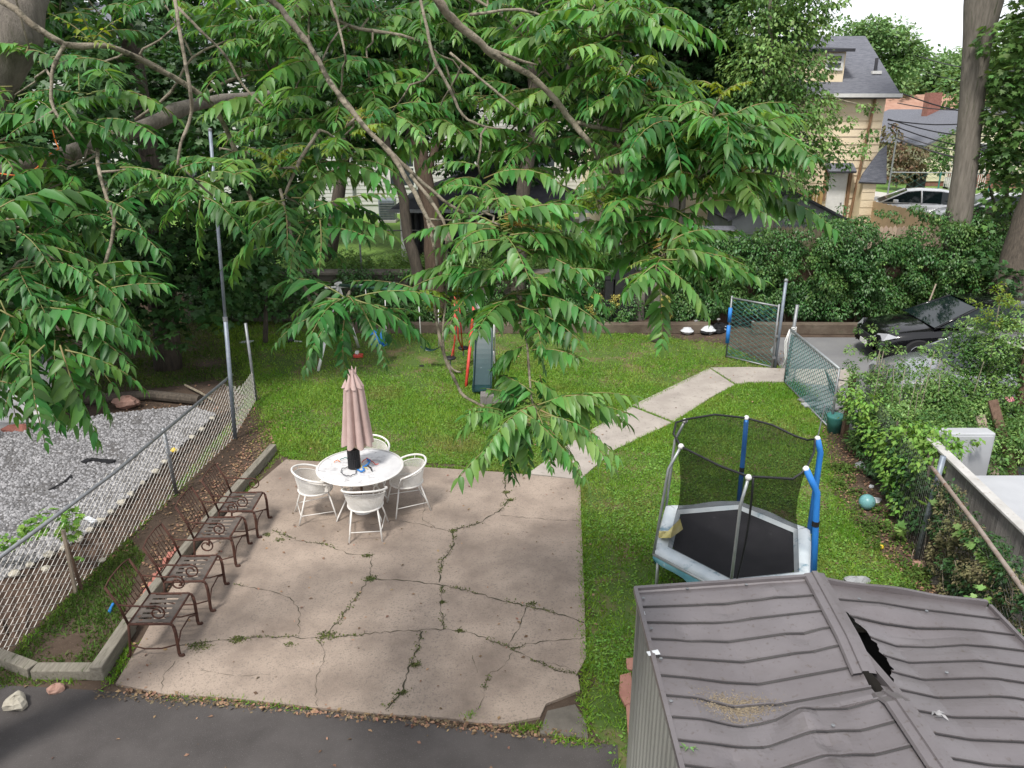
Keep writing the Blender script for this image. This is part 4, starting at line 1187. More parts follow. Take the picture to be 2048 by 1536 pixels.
# red slabs leaning beside the shed
for k, (q, lb) in enumerate((([(1252, 1318), (1272, 1316), (1274, 1342), (1254, 1340)], 'small red slab, farthest of the three beside the shed wall'),
                             ([(1240, 1352), (1262, 1346), (1268, 1405), (1250, 1412), (1238, 1388)], 'angular red slab between the two others beside the shed wall'),
                             ([(1252, 1412), (1268, 1406), (1268, 1470), (1256, 1475)], 'broken red slab nearest the camera beside the shed wall'))):
    W = [P(*c_, .03) for c_ in q]
    tag(MB().prism([w[:2] for w in W], .005, .045).build('red_slab', M_redslab, loc=W[0], bevel=.006), lb, 'paving slab', 'red slabs beside the shed')

# =================================================================== SWING SET
SA, SB = arr(-3.95, 17.25, 1.78), arr(-.80, 16.25, 1.74)
sd = (SB - SA) / np.linalg.norm(SB - SA); sp = arr(-sd[1], sd[0], 0)
t = thing('swing_set', 'green beam swing set with red and white legs at the back of the lawn', 'swing set', (-2.4, 16.7, 0))
MB().tube([SA, SB], .035, 10).build('beam', M_greenp, t, True)
for E, s_ in ((SA, -1), (SB, 1)):
    for q in (-1, 1):
        b = E + sp * q * .95 + sd * s_ * .12; b[2] = 0
        up = lerp(b, E, .62 if s_ > 0 else .35)
        MB().tube([b, up], .034, 10).build('leg', M_redp if s_ > 0 else M_whitep, t, True)
        MB().tube([up, E], .034, 10).build('leg_top', M_whitep if (s_ < 0 or q > 0) else M_redp, t, True)
    MB().bar(E + sp * -.1 + (0, 0, .03), E + sp * .1 + (0, 0, .03), .09, .06).build('bracket', M_whitep, t, bevel=.01)
def swing(c, w, sz, mat, nm='swing_seat', sag=.05):
    for k in (-1, 1):
        a = c + sd * k * w / 2 * 1.15
        MB().tube([a, lerp(a, c + sd * k * w / 2 + (0, 0, sz - c[2]), .96)], .011, 6).build('chain', M_whitep, t, True)
    mb = MB(); vs = []
    for i in range(9):
        q = -1 + i / 4
        p = c + sd * q * w / 2 + arr(0, 0, sz - c[2] - sag * (1 - q * q) + .02)
        for y_, dz in ((-.08, .012), (0, 0), (.08, .012), (.08, .0), (0, -.014), (-.08, .0)): vs.append(p + sp * y_ + (0, 0, dz))
    mb.add(vs, [(i * 6 + k, i * 6 + (k + 1) % 6, (i + 1) * 6 + (k + 1) % 6, (i + 1) * 6 + k) for i in range(8) for k in range(6)])
    mb.build(nm, mat, t, True)
swing(lerp(SA, SB, .67), .42, .50, M_slide, sag=.09)
swing(lerp(SA, SB, .28), .42, .45, M_bluep, sag=.05)
c_ = lerp(SA, SB, .28) + (0, 0, -1.3)
MB().lathe([(.14, 0), (.17, .12), (.17, .3), (.15, .3), (.12, .03)], c_, 14).build('baby_seat', M_bluep, t, True)
# glider with two saddles
gc = lerp(SA, SB, .865)
for q in (-1, 1):
    MB().tube([gc + sp * q * .05, gc + sp * q * .10 + (0, 0, -1.0), gc + sp * q * .32 + (0, 0, -1.30)], .016, 8).build('glider_bar', M_redp, t, True)
    MB().tube([gc + sp * q * .05 + sd * .05, gc + sp * q * .28 + sd * .03 + (0, 0, -1.35)], .014, 8).build('glider_bar', M_redp, t, True)
    MB().lathe([(.0, 0), (.12, .0), (.13, .03), (.10, .045), (0, .04)], gc + sp * q * .40 + (0, 0, -1.33), 14, cap=False).build('saddle', M_black, t, True)
    MB().tube([gc + sp * q * .40 + (0, 0, -1.33), gc + sp * q * .40 + (0, 0, -1.5)], .018, 6).build('footrest', M_galv, t)
# slide
s0, s1 = P(968, 648, 1.12), P(965, 768, .12)
s0 = arr(-.60, 16.35, 1.18)
s1 = arr(P(965, 768, .12)[0], 15.15, .12)
t2 = thing('slide', 'dark teal plastic slide with pale handrails beside the red swing leg', 'slide', (s1[0], s1[1], 0))
prof = [lerp(s0, s1, q) + (0, 0, -.10 * math.sin(q * math.pi)) for q in np.linspace(0, 1, 14)] + [s1 + (0, -.16, -.01), s1 + (0, -.34, -.01)]
vs = []
for p in prof:
    for dx, dz in ((-.20, .10), (-.185, .10), (-.16, .0), (.16, .0), (.185, .10), (.20, .10), (.20, -.03), (-.20, -.03)):
        vs.append(p + (dx, 0, dz))
n = len(prof)
MB().add(vs, [(i * 8 + k, i * 8 + (k + 1) % 8, (i + 1) * 8 + (k + 1) % 8, (i + 1) * 8 + k) for i in range(n - 1) for k in range(8)] + [tuple(range(8)), tuple((n - 1) * 8 + k for k in range(7, -1, -1))]).build('chute', M_slide, t2)
for s_ in (-1, 1):
    a = s0 + (s_ * .215, .0, 0)
    MB().tube([a + (0, .25, -1.15), a + (0, .05, .0), a + (0, 0, .22), a + (0, -.08, .25), a + (0, -.16, .15), lerp(s0, s1, .3) + (s_ * .215, 0, .05)], .017, 8).build('handrail', M_whitep, t2, True)
    MB().tube([lerp(s0, s1, .45) + (s_ * .21, 0, -.05), arr(s0[0] + s_ * .23, 15.75, 0)], .014, 6).build('support', M_whitep if s_ > 0 else M_galv, t2, True)
for k in range(4):
    z = .2 + .26 * k
    MB().tube([s0 + (-.215, .22 - .05 * k, z - s0[2]), s0 + (.215, .22 - .05 * k, z - s0[2])], .014, 6).build('ladder_rung', M_galv, t2)
b = P(985, 806)
t3 = thing('wooden_box', 'small grey wooden box with a dark hole below the slide', 'box', b)
mb = MB(); mb.box(b + (-.24, -.14, 0), b + (.24, .14, .20)); mb.build('body', M_graywood, t3, bevel=.008)
MB().lathe([(.06, 0), (.06, .004)], b + (.03, -.02, .203), 14).build('hole', M_black, t3)
MB().lathe([(.055, 0), (.075, .0), (.075, .012), (.055, .012)], b + (.03, -.02, .203), 14, cap=False).build('hole_rim', M_graywood, t3)
# black toy left of the swings
b = P(580, 684)
t3 = thing('toy_scooter', 'small black and white toy lying on the lawn under the left leaves', 'toy', b)
MB().lathe([(.0, 0), (.14, .01), (.13, .10), (.05, .14), (0, .14)], b, 12, cap=False).build('body', M_black, t3, True)
MB().bar(b + (.1, -.03, .03), b + (.32, -.08, .03), .04, .03).build('handle', M_whitep, t3)
b = P(716, 716)
t3 = thing('toy_car', 'red and white plastic toy on the lawn right above the umbrella tip', 'toy', b)
MB().box(b + (-.10, -.08, .02), b + (.12, .08, .10)).build('body', M_redp, t3, bevel=.02)
MB().box(b + (-.06, -.06, .10), b + (.03, .06, .17)).build('cab', M_whitep, t3, bevel=.02)
b = P(843, 733); tag(MB().box(b + (-.05, -.03, 0), b + (.06, .03, .03)).build('shoe', M_black, loc=b, bevel=.008), 'small dark flat object on the bare patch below the green swing', 'litter')
b = P(492, 686); tag(MB().slab([b + (-.15, -.05, .03), b + (.13, -.06, .04), b + (.18, .07, .05), b + (-.1, .08, .03)], .02).build('litter_bag', M_bag, loc=b), 'pale crumpled bag lying just behind the short left post', 'litter')

# =================================================================== GATE, GREEN FENCE
t = thing('yard_gate', 'open chain link gate with blue foam pieces on its left edge', 'gate', P(1548, 735))
gl, gr = P(1452, 716), P(1543, 738)
H = 1.50
chainlink(mb := MB(), gl, gr, lambda q: .06, lambda q: H - .05, .085, .0075); mb.build('mesh', M_meshg, t)
chainlink(mb := MB(), gl + (.0, .03, 0), gr + (0, .03, 0), lambda q: .06, lambda q: H - .05, .10, .003); mb.build('backing_mesh', M_meshgrey, t)
fr_ = MB()
for b in (gl, gr): fr_.tube([b + (0, 0, .03), b + (0, 0, H)], .022, 8)
fr_.tube([gl + (0, 0, .05), gr + (0, 0, .05)], .018, 8); fr_.tube([gl + (0, 0, H - .05), gr + (0, 0, H - .05)], .022, 8)
fr_.build('frame', M_galv, t, True)
for z0, z1 in ((.38, .80), (.88, 1.22)): MB().tube([gl + (-.01, -.01, z0), gl + (-.01, -.01, z1)], .045, 10).build('foam_pad', M_blue, t, True)
MB().box(gr + (-.02, -.04, .75), gr + (.05, .0, .80)).build('latch', M_galv, t)
MB().box(gr + (-.02, -.04, .25), gr + (.05, .0, .30)).build('hinge', M_galv, t)
b = P(1549, 737)
t = thing('gate_post', 'tall grey gate post standing right beside the open gate', 'post', b)
MB().tube([b, b + (.03, .02, 2.02)], .035, 10).build('tube', M_bluegal, t, True)
MB().lathe([(.045, 0), (.045, .03), (.02, .06), (0, .065)], b + (.03, .02, 2.0), 10).build('cap', M_galv, t)
g0, g1 = arr(5.83, 15.55, 0), arr(5.80, 12.95, 0)
t = thing('green_gate', 'wide green coated chain link gate leaf beside the path end', 'gate', g0)
chainlink(mb := MB(), g0, g1, lambda q: .03, lambda q: 1.18, .075, .0062); mb.build('mesh', M_meshg, t)
chainlink(mb := MB(), g0 + (.03, 0, 0), g1 + (.03, 0, 0), lambda q: .03, lambda q: 1.18, .075, .003); mb.build('grey_mesh', M_meshgrey, t)
MB().tube([g0 + (0, 0, 1.2), g1 + (0, 0, 1.2)], .026, 8).build('top_rail', M_meshgrey, t, True)
MB().tube([g0, g0 + (0, 0, 1.2)], .022, 8).build('end_bar', M_galv, t, True)
MB().tube([g1, g1 + (0, 0, 1.2)], .022, 8).build('end_bar', M_galv, t, True)
MB().tube([g0 + (0, 0, .05), g1 + (0, 0, .05)], .018, 8).build('bottom_rail', M_galv, t, True)
b = arr(6.02, 16.0, 0)
t = thing('leaning_post', 'shorter grey post with knotted white rope behind the green gate', 'post', b)
MB().tube([b, b + (.05, 0, 1.62)], .036, 10).build('tube', M_galv, t, True)
mb = MB()
for k in range(5):
    a = b + (.04, 0, .98 + .035 * k)
    mb.tube([a + (.05 * math.cos(u), .05 * math.sin(u), .012 * math.sin(2 * u)) for u in np.linspace(0, 2 * math.pi, 11)], .012, 5)
mb.tube([b + (-.02, -.04, 1.12), b + (-.12, -.35, 1.02), g0 + (0, .03, 1.2)], .014, 5)
mb.tube([g0 + (-.02, 0, 1.2), g0 + (-.06, 0, .9), g0 + (-.03, 0, .6), g0 + (-.08, 0, .35)], .013, 5)
mb.tube([g0 + (-.02, .02, 1.2), g0 + (-.09, .01, .95), g0 + (-.07, 0, .7), g0 + (-.04, 0, .42)], .011, 5)
mb.build('rope', M_whitep, t, True)
b = arr(5.95, 12.7, 0)
t = thing('wooden_post', 'short brown wooden post at the near end of the green gate', 'post', b)
MB().box(b + (-.05, -.05, 0), b + (.05, .05, 1.18)).build('post_body', M_brown, t, bevel=.01)
MB().tube([g1 + (0, 0, 1.0), b + (0, -.06, 1.05), b + (.06, 0, 1.0)], .012, 5).build('wire_tie', M_wire, t)
b = P(1652, 815)
t = thing('stone_pile', 'pale grey heap of rubble and slates under the green gate', 'rubble', b)
for k in range(9):
    c_ = b + (random.uniform(-.28, .30), random.uniform(-.35, .5), .03 + .02 * (k % 4)); a = random.uniform(-.5, .9)
    d_ = arr(math.cos(a), math.sin(a), .08) * random.uniform(.13, .24)
    MB().bar(c_ - d_, c_ + d_, random.uniform(.12, .2), .035).build('slate', M_stone if k % 3 else M_grey, t, bevel=.008)
b = P(1662, 790)
tag(MB().slab([b + (-.1, .2, .5), b + (.02, -.45, .15), b + (.16, -.42, .02), b + (.05, .18, .05)], .02).build('leaning_board', M_graywood, loc=b), 'narrow board leaning against the foot of the green gate', 'board')
b = P(1668, 865)
tag(MB().lathe([(.12, 0), (.16, .3), (.17, .34), (.14, .34)], b, 14).build('plant_pot', M_meshg, loc=b, smooth=True), 'dark green pot or bin half hidden by the shrub beside the rubble', 'pot')

# =================================================================== RIGHT BOUNDARY
t = thing('vine_fence', 'old chain link fence with a rusty rail choked by dry vines, right side', 'fence', (5.2, 8.5, 0))
pts = [(5.98, 12.6), (5.62, 10.6), (5.27, 8.70), (4.86, 6.2), (4.6, 4.6)]
for a, b_ in zip(pts[:-1], pts[1:]):
    chainlink(mb := MB(), arr(*a), arr(*b_), lambda q: .02, lambda q: 1.24, .06, .0028)
    mb.build('mesh', M_meshd, t)
MB().tube([(5.29, 8.8, 1.27), (5.27, 8.7, 1.28), (5.06, 7.4, 1.25), (4.86, 6.2, 1.20), (4.6, 4.6, 1.22)], .025, 8).build('top_rail', pm('rusty_rail', (.20, .15, .12), (.29, .25, .22), 8, .8, c3=(.17, .085, .05), s3=12), t, True)
MB().tube([(5.27, 8.7, 0), (5.36, 8.72, 1.46)], .036, 10).build('post', M_bluegal, t, True)
for (x_, y_) in ((4.7, 5.2),): MB().tube([(x_, y_, 0), (x_, y_, 1.3)], .03, 8).build('post', M_galv, t, True)
# grey board fence with painted cap
t = thing('board_fence', 'grey weathered board fence with a flaking white cap, behind the vine covered fence', 'fence', (5.6, 8.5, 0))
w0_, w1_ = arr(5.85, 9.9), arr(5.42, 5.2)
L = np.linalg.norm(w1_ - w0_); d = (w1_ - w0_) / L
mb = MB(); n = int(L / .105)
for i in range(n):
    a = w0_ + d * (i * .105 + .002); b_ = w0_ + d * (i * .105 + .100)
    mb.bar((*((a + b_) / 2), .0), (*((a + b_) / 2), 1.16 + .01 * math.sin(i * 7)), .098, .018, up=(1, .1, 0))
mb.build('boards', M_graywood, t)
MB().bar((*w0_, 1.19), (*w1_, 1.17), .13, .035).build('cap', M_cap, t, bevel=.006)
MB().bar((w0_[0] + .05, w0_[1], 1.13), (w1_[0] + .05, w1_[1], 1.11), .06, .07).build('rail', M_graywood, t)
q = lerp(w0_, w1_, .69)
MB().bar((q[0] + .04, q[1], 0), (q[0] + .04, q[1], 1.34), .10, .10, up=(1, 0, 0)).build('fence_post', M_brown, t)
# white appliances beyond
b = arr(6.75, 10.1, 0)
t = thing('white_cabinet', 'tall white cabinet standing beyond the board fence', 'cabinet', b)
MB().box(b + (-.72, -.1, 0), b + (.08, .12, 1.22)).build('body', M_appl, t, bevel=.02)
MB().box(b + (-.68, -.115, .05), b + (.04, -.1, 1.18)).build('door', M_appl, t, bevel=.005)
MB().box(b + (-.62, -.14, .6), b + (-.59, -.115, .9)).build('handle', M_galv, t)
b = arr(6.75, 8.35, 0)
t = thing('chest_freezer', 'low white chest freezer with its lid shut, beyond the board fence', 'freezer', b)
MB().box(b + (-.68, -.9, 0), b + (1.2, .9, .86)).build('body', M_appl, t, bevel=.02)
MB().box(b + (-.70, -.92, .865), b + (1.22, .92, .93)).build('lid', M_appl, t, bevel=.015)
MB().box(b + (-.2, -.945, .82), b + (.2, -.92, .86)).build('handle', M_galv, t)
# planks leaning at the right edge
for k, (a, b_, lb) in enumerate((((1995, 985), (1960, 830), 'pale plank leaning behind the white cabinet, leftmost of two'), ((2035, 985), (1985, 800), 'brown plank leaning at the right edge of the picture'))):
    p0 = PY(*a, 10.6); p0[2] = max(0, p0[2]); p1 = PY(*b_, 11.2)
    tag(MB().bar(p0, p1, .14, .04, up=(0, 1, 0)).build('leaning_plank', (M_plank, M_brown)[k], loc=p0), lb, 'plank')
b = PY(2060, 905, 9.0); b[2] = 0
t = thing('brown_post', 'thick dark brown post at the right edge of the picture', 'post', arr(8.35, 11.6, 0))
MB().tube([(8.35, 11.6, 0), (8.45, 11.9, 2.1)], .17, 12).build('post_body', M_brown, t, True)
MB().tube([(7.7, 12.6, 2.05), (8.8, 11.2, 1.75)], .022, 8).build('rail', M_whitep, t, True)
MB().slab([(8.3, 11.0, 2.0), (9.4, 10.8, 1.95), (9.5, 12.2, 2.25), (8.2, 12.3, 2.3)], .04).build('canopy', M_roofm, t)
# ball, trash
b = P(1732, 1018); b[2] = .115
o = tag(MB().lathe([(.115 * math.sin(math.pi * k / 14) + 1e-4, -.115 * math.cos(math.pi * k / 14)) for k in range(15)], b, 22, cap=False).build('ball', M_teal, loc=b, smooth=True), 'scuffed teal ball lying in dead leaves by the right fence', 'ball')
b = P(1762, 1098); b[2] = .03
tag(MB().lathe([(.032 * math.sin(math.pi * k / 8) + 1e-4, -.032 * math.cos(math.pi * k / 8)) for k in range(9)], b, 12, cap=False).build('small_ball', M_yball, loc=b, smooth=True), 'tiny yellow ball on the grass right of the trampoline', 'ball')
rock(P(1720, 935), .085, M_bag, 'scrunched white plastic bag at the foot of the right hedge', 'litter', seed=31)['group'] = 'litter'
rock(P(1752, 1005), .07, M_bag, 'white crumpled bag right behind the teal ball', 'litter', seed=32)
rock(P(1742, 975), .04, M_bag, 'small white scrap between the teal ball and the plastic bag', 'litter', seed=33)
rock(P(1850, 1135), .10, M_pink, 'flat tan stone at the foot of the leaning grey post', sq=(1.5, .8, .5), seed=34)
rock(P(1880, 1165), .12, M_conc, 'flat mossy stone half under leaves next to the tan stone', sq=(1.5, .8, .4), seed=35)
rock(P(1710, 1168), .11, M_grey, 'grey lump just behind the shed ridge in the grass', sq=(1.6, .8, .6), seed=36)

# =================================================================== BACK BOUNDARY
t = thing('low_kerb_wall', 'low mossy concrete kerb along the back of the lawn', 'wall', (1, 19.6, 0))
MB().box((-4.2, 19.45, 0), (5.2, 19.75, .26)).build('wall_body', M_kerb, t, bevel=.02)
t = thing('side_kerb_wall', 'low stained concrete kerb at the hedge foot behind the black car', 'wall', (9, 19.2, 0))
MB().bar((6.3, 19.55, .14), (16, 19.35, .14), .25, .28).build('wall_body', M_kerb, t, bevel=.02)
t = thing('retaining_wall', 'rough grey retaining wall below the neighbour garden', 'wall', (0, 20.8, 0))
mb = MB(); rs = random.Random(4)
z = .0
while z < 1.3:
    h = rs.uniform(.16, .24); x_ = -9.0
    while x_ < 5.6:
        w = rs.uniform(.3, .6)
        mb.box((x_, 20.66 + rs.uniform(0, .05), z), (x_ + w - .015, 20.97, min(1.32, z + h - .012)))
        x_ += w
    z += h
mb.build('stonework', M_conc, t)
MB().box((-9, 20.6, 1.32), (5.6, 21.1, 1.40)).build('coping', M_conc, t, bevel=.01)
t = thing('stone_pier', 'squat grey stone pier beside the tall dark post at the retaining wall', 'pillar', (3.1, 20.3, 0))
MB().box((2.65, 20.1, 0), (3.55, 20.58, 1.55)).build('pier_body', M_conc, t, bevel=.03)
MB().box((2.6, 20.05, 1.553), (3.6, 20.6, 1.63)).build('pier_cap', M_gravel, t, bevel=.02)
for (px, w, y0, lb) in ((1248, .50, 1.95, 'wide dark bin standing against the ivy behind the kerb'), (1218, .22, 1.35, 'narrow dark wooden post in front of the stone pier')):
    c_ = PY(px, 560, 20.0)
    t = thing('dark_bin' if w > .3 else 'dark_post', lb, 'bin' if w > .3 else 'post', (c_[0], 20.0, 0))
    MB().box((c_[0] - w / 2, 19.85, 0), (c_[0] + w / 2, 20.08, y0)).build('bin_body' if w > .3 else 'post_body', M_black, t, bevel=.02)
    MB().box((c_[0] - w / 2 - .02, 19.83, y0 + .003), (c_[0] + w / 2 + .02, 20.10, y0 + .06)).build('lid' if w > .3 else 'cap', M_black, t, bevel=.01)
# fence on top of the wall
t = thing('back_fence', 'thin chain link fence along the top of the retaining wall', 'fence', (-2, 21.3, TZ))
chainlink(mb := MB(), arr(-9, 21.3), arr(5.4, 21.3), lambda q: TZ + .02, lambda q: TZ + 1.1, .12, .0038); mb.build('mesh', M_meshd, t)
MB().tube([(-9, 21.3, TZ + 1.12), (5.4, 21.3, TZ + 1.12)], .02, 6).build('top_rail', M_meshd, t)
for k in range(7): MB().tube([(-9 + 2.4 * k, 21.33, TZ), (-9 + 2.4 * k, 21.33, TZ + 1.15)], .025, 6).build('post', M_galv, t)
tag(MB().tube([PY(650, 576, 20.2), PY(790, 566, 20.3)], .03, 8).build('fallen_rail', M_whitep, loc=PY(650, 576, 20.2)), 'fallen pale rail lying along the retaining wall behind the swing set', 'rail')
# black trash heap by the kerb
b = P(1420, 668)
t = thing('debris_heap', 'dark heap of bags and debris at the foot of the ivy left of the gate', 'debris', b)
for k in range(10):
    c_ = b + (random.uniform(-.75, .6), random.uniform(-.1, .4), .0)
    rr = random.uniform(.1, .2)
    o = MB().lathe([(rr * math.sin(math.pi * j / 6) * (1 + .25 * math.sin(j * 3 + k)) + 1e-3, rr * .6 * (1 - math.cos(math.pi * j / 6))) for j in range(7)], c_, 9, cap=False).build('bag', M_black if k % 4 else M_bag, t)
for k, (px, py) in enumerate(((1418, 640), (1437, 640), (1392, 643), (1506, 645), (1520, 690))):
    rock(PY(px, py, 19.75 if py < 670 else 19.0), .042, M_stone, 'white scrap of litter lying among the ivy and debris by the gate', 'litter', seed=60 + k)['group'] = 'white litter by the gate'

# =================================================================== GAZEBO, HOUSE BEHIND, OTHER NEIGHBOURS
t = thing('garden_pavilion', 'black roofed garden pavilion with dark curtains and pale posts', 'pavilion', (0, 26, TZ))
gx0, gx1, gy0, gy1 = -3.15, 2.05, 22.6, 27.2; e = 2.85
for (x_, y_) in ((gx0, gy0), (gx1, gy0 + .3), (gx0, gy1), (gx1, gy1)):
    MB().box((x_ - .08, y_ - .08, TZ), (x_ + .08, y_ + .08, e)).build('post', M_whitep if y_ < 24 else M_galv, t)
ox, oy = .35, .35; cx, cy = (gx0 + gx1) / 2, (gy0 + gy1) / 2
q = [(gx0 - ox, gy0 - oy, e), (gx1 + ox, gy0 - oy, e), (gx1 + ox, gy1 + oy, e), (gx0 - ox, gy1 + oy, e)]
r0, r1 = (gx0 + 2.3, cy, e + 1.15), (gx1 - 2.3, cy, e + 1.15)
mb = MB(); mb.add(q + [r0, r1], [(0, 1, 5, 4), (1, 2, 5), (2, 3, 4, 5), (3, 0, 4), (3, 2, 1, 0)]); mb.build('roof', M_shdark, t)
MB().bar((gx0 - ox, gy0 - oy - .03, e - .02), (gx1 + ox, gy0 - oy - .03, e - .02), .06, .09).build('gutter', M_galv, t)
for (a, b_) in (((gx0 + .2, gy0 + .1), (gx1 - 2.6, gy0 + .1)), ((gx0 + .1, gy1), (gx1 - .1, gy1)), ((gx0 + .1, gy0 + .2), (gx0 + .1, gy1 - .2))):
    a, b_ = arr(*a), arr(*b_); vs = []; N = 40
    d = (b_ - a) / np.linalg.norm(b_ - a); pr = arr(-d[1], d[0])
    for i in range(N + 1):
        p = a + (b_ - a) * i / N + pr * .05 * math.sin(i * 1.9)
        vs += [(*p, TZ + .05), (*p, e - .05)]
    MB().add(vs, [(2 * i, 2 * i + 2, 2 * i + 3, 2 * i + 1) for i in range(N)]).build('curtain', M_black, t)
MB().box((gx0 + 1, gy0 + 1.4, TZ), (gx1 - 1.5, gy0 + 2.8, TZ + .8)).build('inner_bench', M_black, t)
b = PY(1215, 468, 29.0)
t = thing('black_barrel', 'black barrel lying on its side on the neighbour lawn', 'barrel', (b[0], 29, TZ))
MB().tube([(b[0] - .42, 28.9, TZ + .42), (b[0] + .42, 29.1, TZ + .42)], .42, 18).build('drum', M_black, t, True)
MB().tube([(b[0] - .46, 28.9, TZ + .42), (b[0] - .42, 28.91, TZ + .42)], .45, 18).build('rim', M_black, t)
tag(MB().box((b[0] - 1.6, 29.6, TZ), (b[0] + .6, 30.2, TZ + .35)).build('concrete_step', M_walk, loc=(b[0], 30, TZ)), 'pale concrete step behind the black barrel', 'step')
b = PY(775, 412, 31.5)
t = thing('air_conditioner', 'grey blue air conditioning unit beside the white sided house', 'air conditioner', (b[0], 31.5, TZ))
MB().box((b[0] - .32, 31.2, TZ + .1), (b[0] + .32, 31.85, TZ + .9)).build('casing', M_bluegal, t, bevel=.03)
for k in range(7): MB().box((b[0] - .29, 31.17, TZ + .18 + k * .095), (b[0] + .29, 31.195, TZ + .21 + k * .095)).build('grille_bar', M_galv, t)
MB().box((b[0] - .36, 31.1, TZ + .01), (b[0] + .36, 31.95, TZ + .1)).build('pad', M_walk, t)

def siding(a, b_, z0, z1, ex, mat, nm, parent, lap=.018):
    a, b_ = arr(*a[:2]), arr(*b_[:2]); d = (b_ - a) / np.linalg.norm(b_ - a); pr = arr(d[1], -d[0])
    vs, fs = [], []; z = z0; k = 0
    while z < z1 - 1e-4:
        zz = min(z + ex, z1)
        for p in (a, b_):
            vs += [(*(p + pr * lap), z), (*p, zz), (*p, z)]
        o = k * 6
        fs += [(o, o + 3, o + 4, o + 1), (o + 2, o + 5, o + 3, o)]
        z = zz; k += 1
    return MB().add(vs, fs).build(nm, mat, parent)
def window(x0, x1, z0, z1, Y, parent, trimm=M_whitep, dY=-.03):
    w = MB()
    for a, b_ in (((x0 - .08, z0 - .08), (x1 + .08, z0)), ((x0 - .08, z1), (x1 + .08, z1 + .08)), ((x0 - .08, z0), (x0, z1)), ((x1, z0), (x1 + .08, z1)), ((x0, (z0 + z1) / 2 - .03), (x1, (z0 + z1) / 2 + .03))):
        w.box((a[0], Y + dY - .03, a[1]), (b_[0], Y + dY + .03, b_[1]))
    f = w.build('window', trimm, parent)
    MB().box((x0, Y + dY + .0, z0), (x1, Y + dY + .02, z1)).build('pane', M_glass, f)
    return f
def gable_roof(x0, x1, y0, y1, ze, zr_, mat, parent, axis='x', oh=.35, th=.12):
    """axis: direction of the ridge"""
    rf = None
    if axis == 'x':
        cy = (y0 + y1) / 2
        for s_, ya in ((0, y0 - oh), (1, y1 + oh)):
            q = [(x0 - oh, ya, ze), (x1 + oh, ya, ze), (x1 + oh, cy, zr_), (x0 - oh, cy, zr_)]
            if s_: q = q[::-1]
            o = MB().slab(q, th).build('roof', mat, parent); rf = rf or o
    else:
        cx = (x0 + x1) / 2
        for s_, xa in ((0, x0 - oh), (1, x1 + oh)):
            q = [(xa, y1 + oh, ze), (xa, y0 - oh, ze), (cx, y0 - oh, zr_), (cx, y1 + oh, zr_)]
            if s_: q = q[::-1]
            o = MB().slab(q, th).build('roof', mat, parent); rf = rf or o
    return rf
# long white house behind the trees
t = thing('white_house', 'long house with bright white siding seen through the trees', 'house', (-6, 37, TZ))
siding((-21, 34), (6.0, 34), TZ + .4, 7.4, .16, M_wsid, 'wall', t)
MB().box((-21, 34.03, TZ), (6.0, 44, 7.4)).build('wall', M_wsid, t)
gable_roof(-21, 6.0, 34, 44, 7.4, 10.2, M_shing, t)
for x_ in (-18, -14, -10.5, -5.2, -2.6, .8, 3.6):
    window(x_, x_ + 1.0, 5.2, 6.7, 34, t); window(x_, x_ + 1.0, 2.5, 4.0, 34, t)
MB().bar((6.05, 33.95, TZ), (6.05, 33.95, 7.4), .12, .12, up=(0, 1, 0)).build('corner_trim', M_whitep, t)
MB().tube([(-6.8, 33.9, TZ), (-6.8, 33.9, 7.3)], .05, 8).build('downpipe', M_galv, t)
# left: pale van-like tarp wall at the left edge
t = thing('white_shed', 'white walled outbuilding behind the leaves at the left edge', 'shed', (-8.6, 13, 0))
siding((-13.5, 12.9), (-8.5, 12.9), .2, 1.25, .12, M_whitep, 'wall', t)
MB().box((-13.5, 12.93, 0), (-8.5, 13.4, 1.25)).build('wall', M_whitep, t)
MB().slab([(-13.6, 12.8, 1.27), (-8.4, 12.8, 1.27), (-8.4, 13.5, 1.34), (-13.6, 13.5, 1.34)], .06).build('roof', M_shing, t)
# grey shed with gable
t = thing('grey_shed', 'grey sided shed with a dark gable roof behind the ivy hedge', 'shed', (8, 24.5, TZ))
gx0, gx1 = 6.55, 9.75; Y0 = 23.2
pk = PY(1487, 378, Y0)
zl = PY(1620, 437, Y0)[2]
siding((gx0, Y0), (gx1, Y0), TZ, zl, .10, M_gsid, 'wall', t, .012)
pe = pk[2]; N = int((pe - zl) / .10)
cxx = (gx0 + gx1) / 2
vs, fs = [], []
for i in range(N):
    a0, a1 = i / N, (i + 1) / N
    w0__, w1__ = (gx1 - gx0) / 2 * (1 - a0), (gx1 - gx0) / 2 * (1 - a1)
    z_0, z_1 = zl + (pe - zl) * a0, zl + (pe - zl) * a1
    k = len(vs)
    vs += [(cxx - w0__, Y0 - .012, z_0), (cxx + w0__, Y0 - .012, z_0), (cxx + w1__, Y0, z_1), (cxx - w1__, Y0, z_1), (cxx - w0__, Y0, z_0), (cxx + w0__, Y0, z_0)]
    fs += [(k, k + 1, k + 2, k + 3), (k + 4, k + 5, k + 1, k)]
MB().add(vs, fs).build('gable', M_gsid, t)
MB().box((gx0, Y0 + .03, TZ), (gx1, Y0 + 3, zl)).build('wall', M_gsid, t)
gable_roof(gx0, gx1, Y0, Y0 + 3, zl, pe, M_shdark, t, 'y', .2, .07)
MB().box((cxx + .75, Y0 - .03, TZ), (cxx + 1.3, Y0 + .01, TZ + .9)).build('door', M_gsid, t)
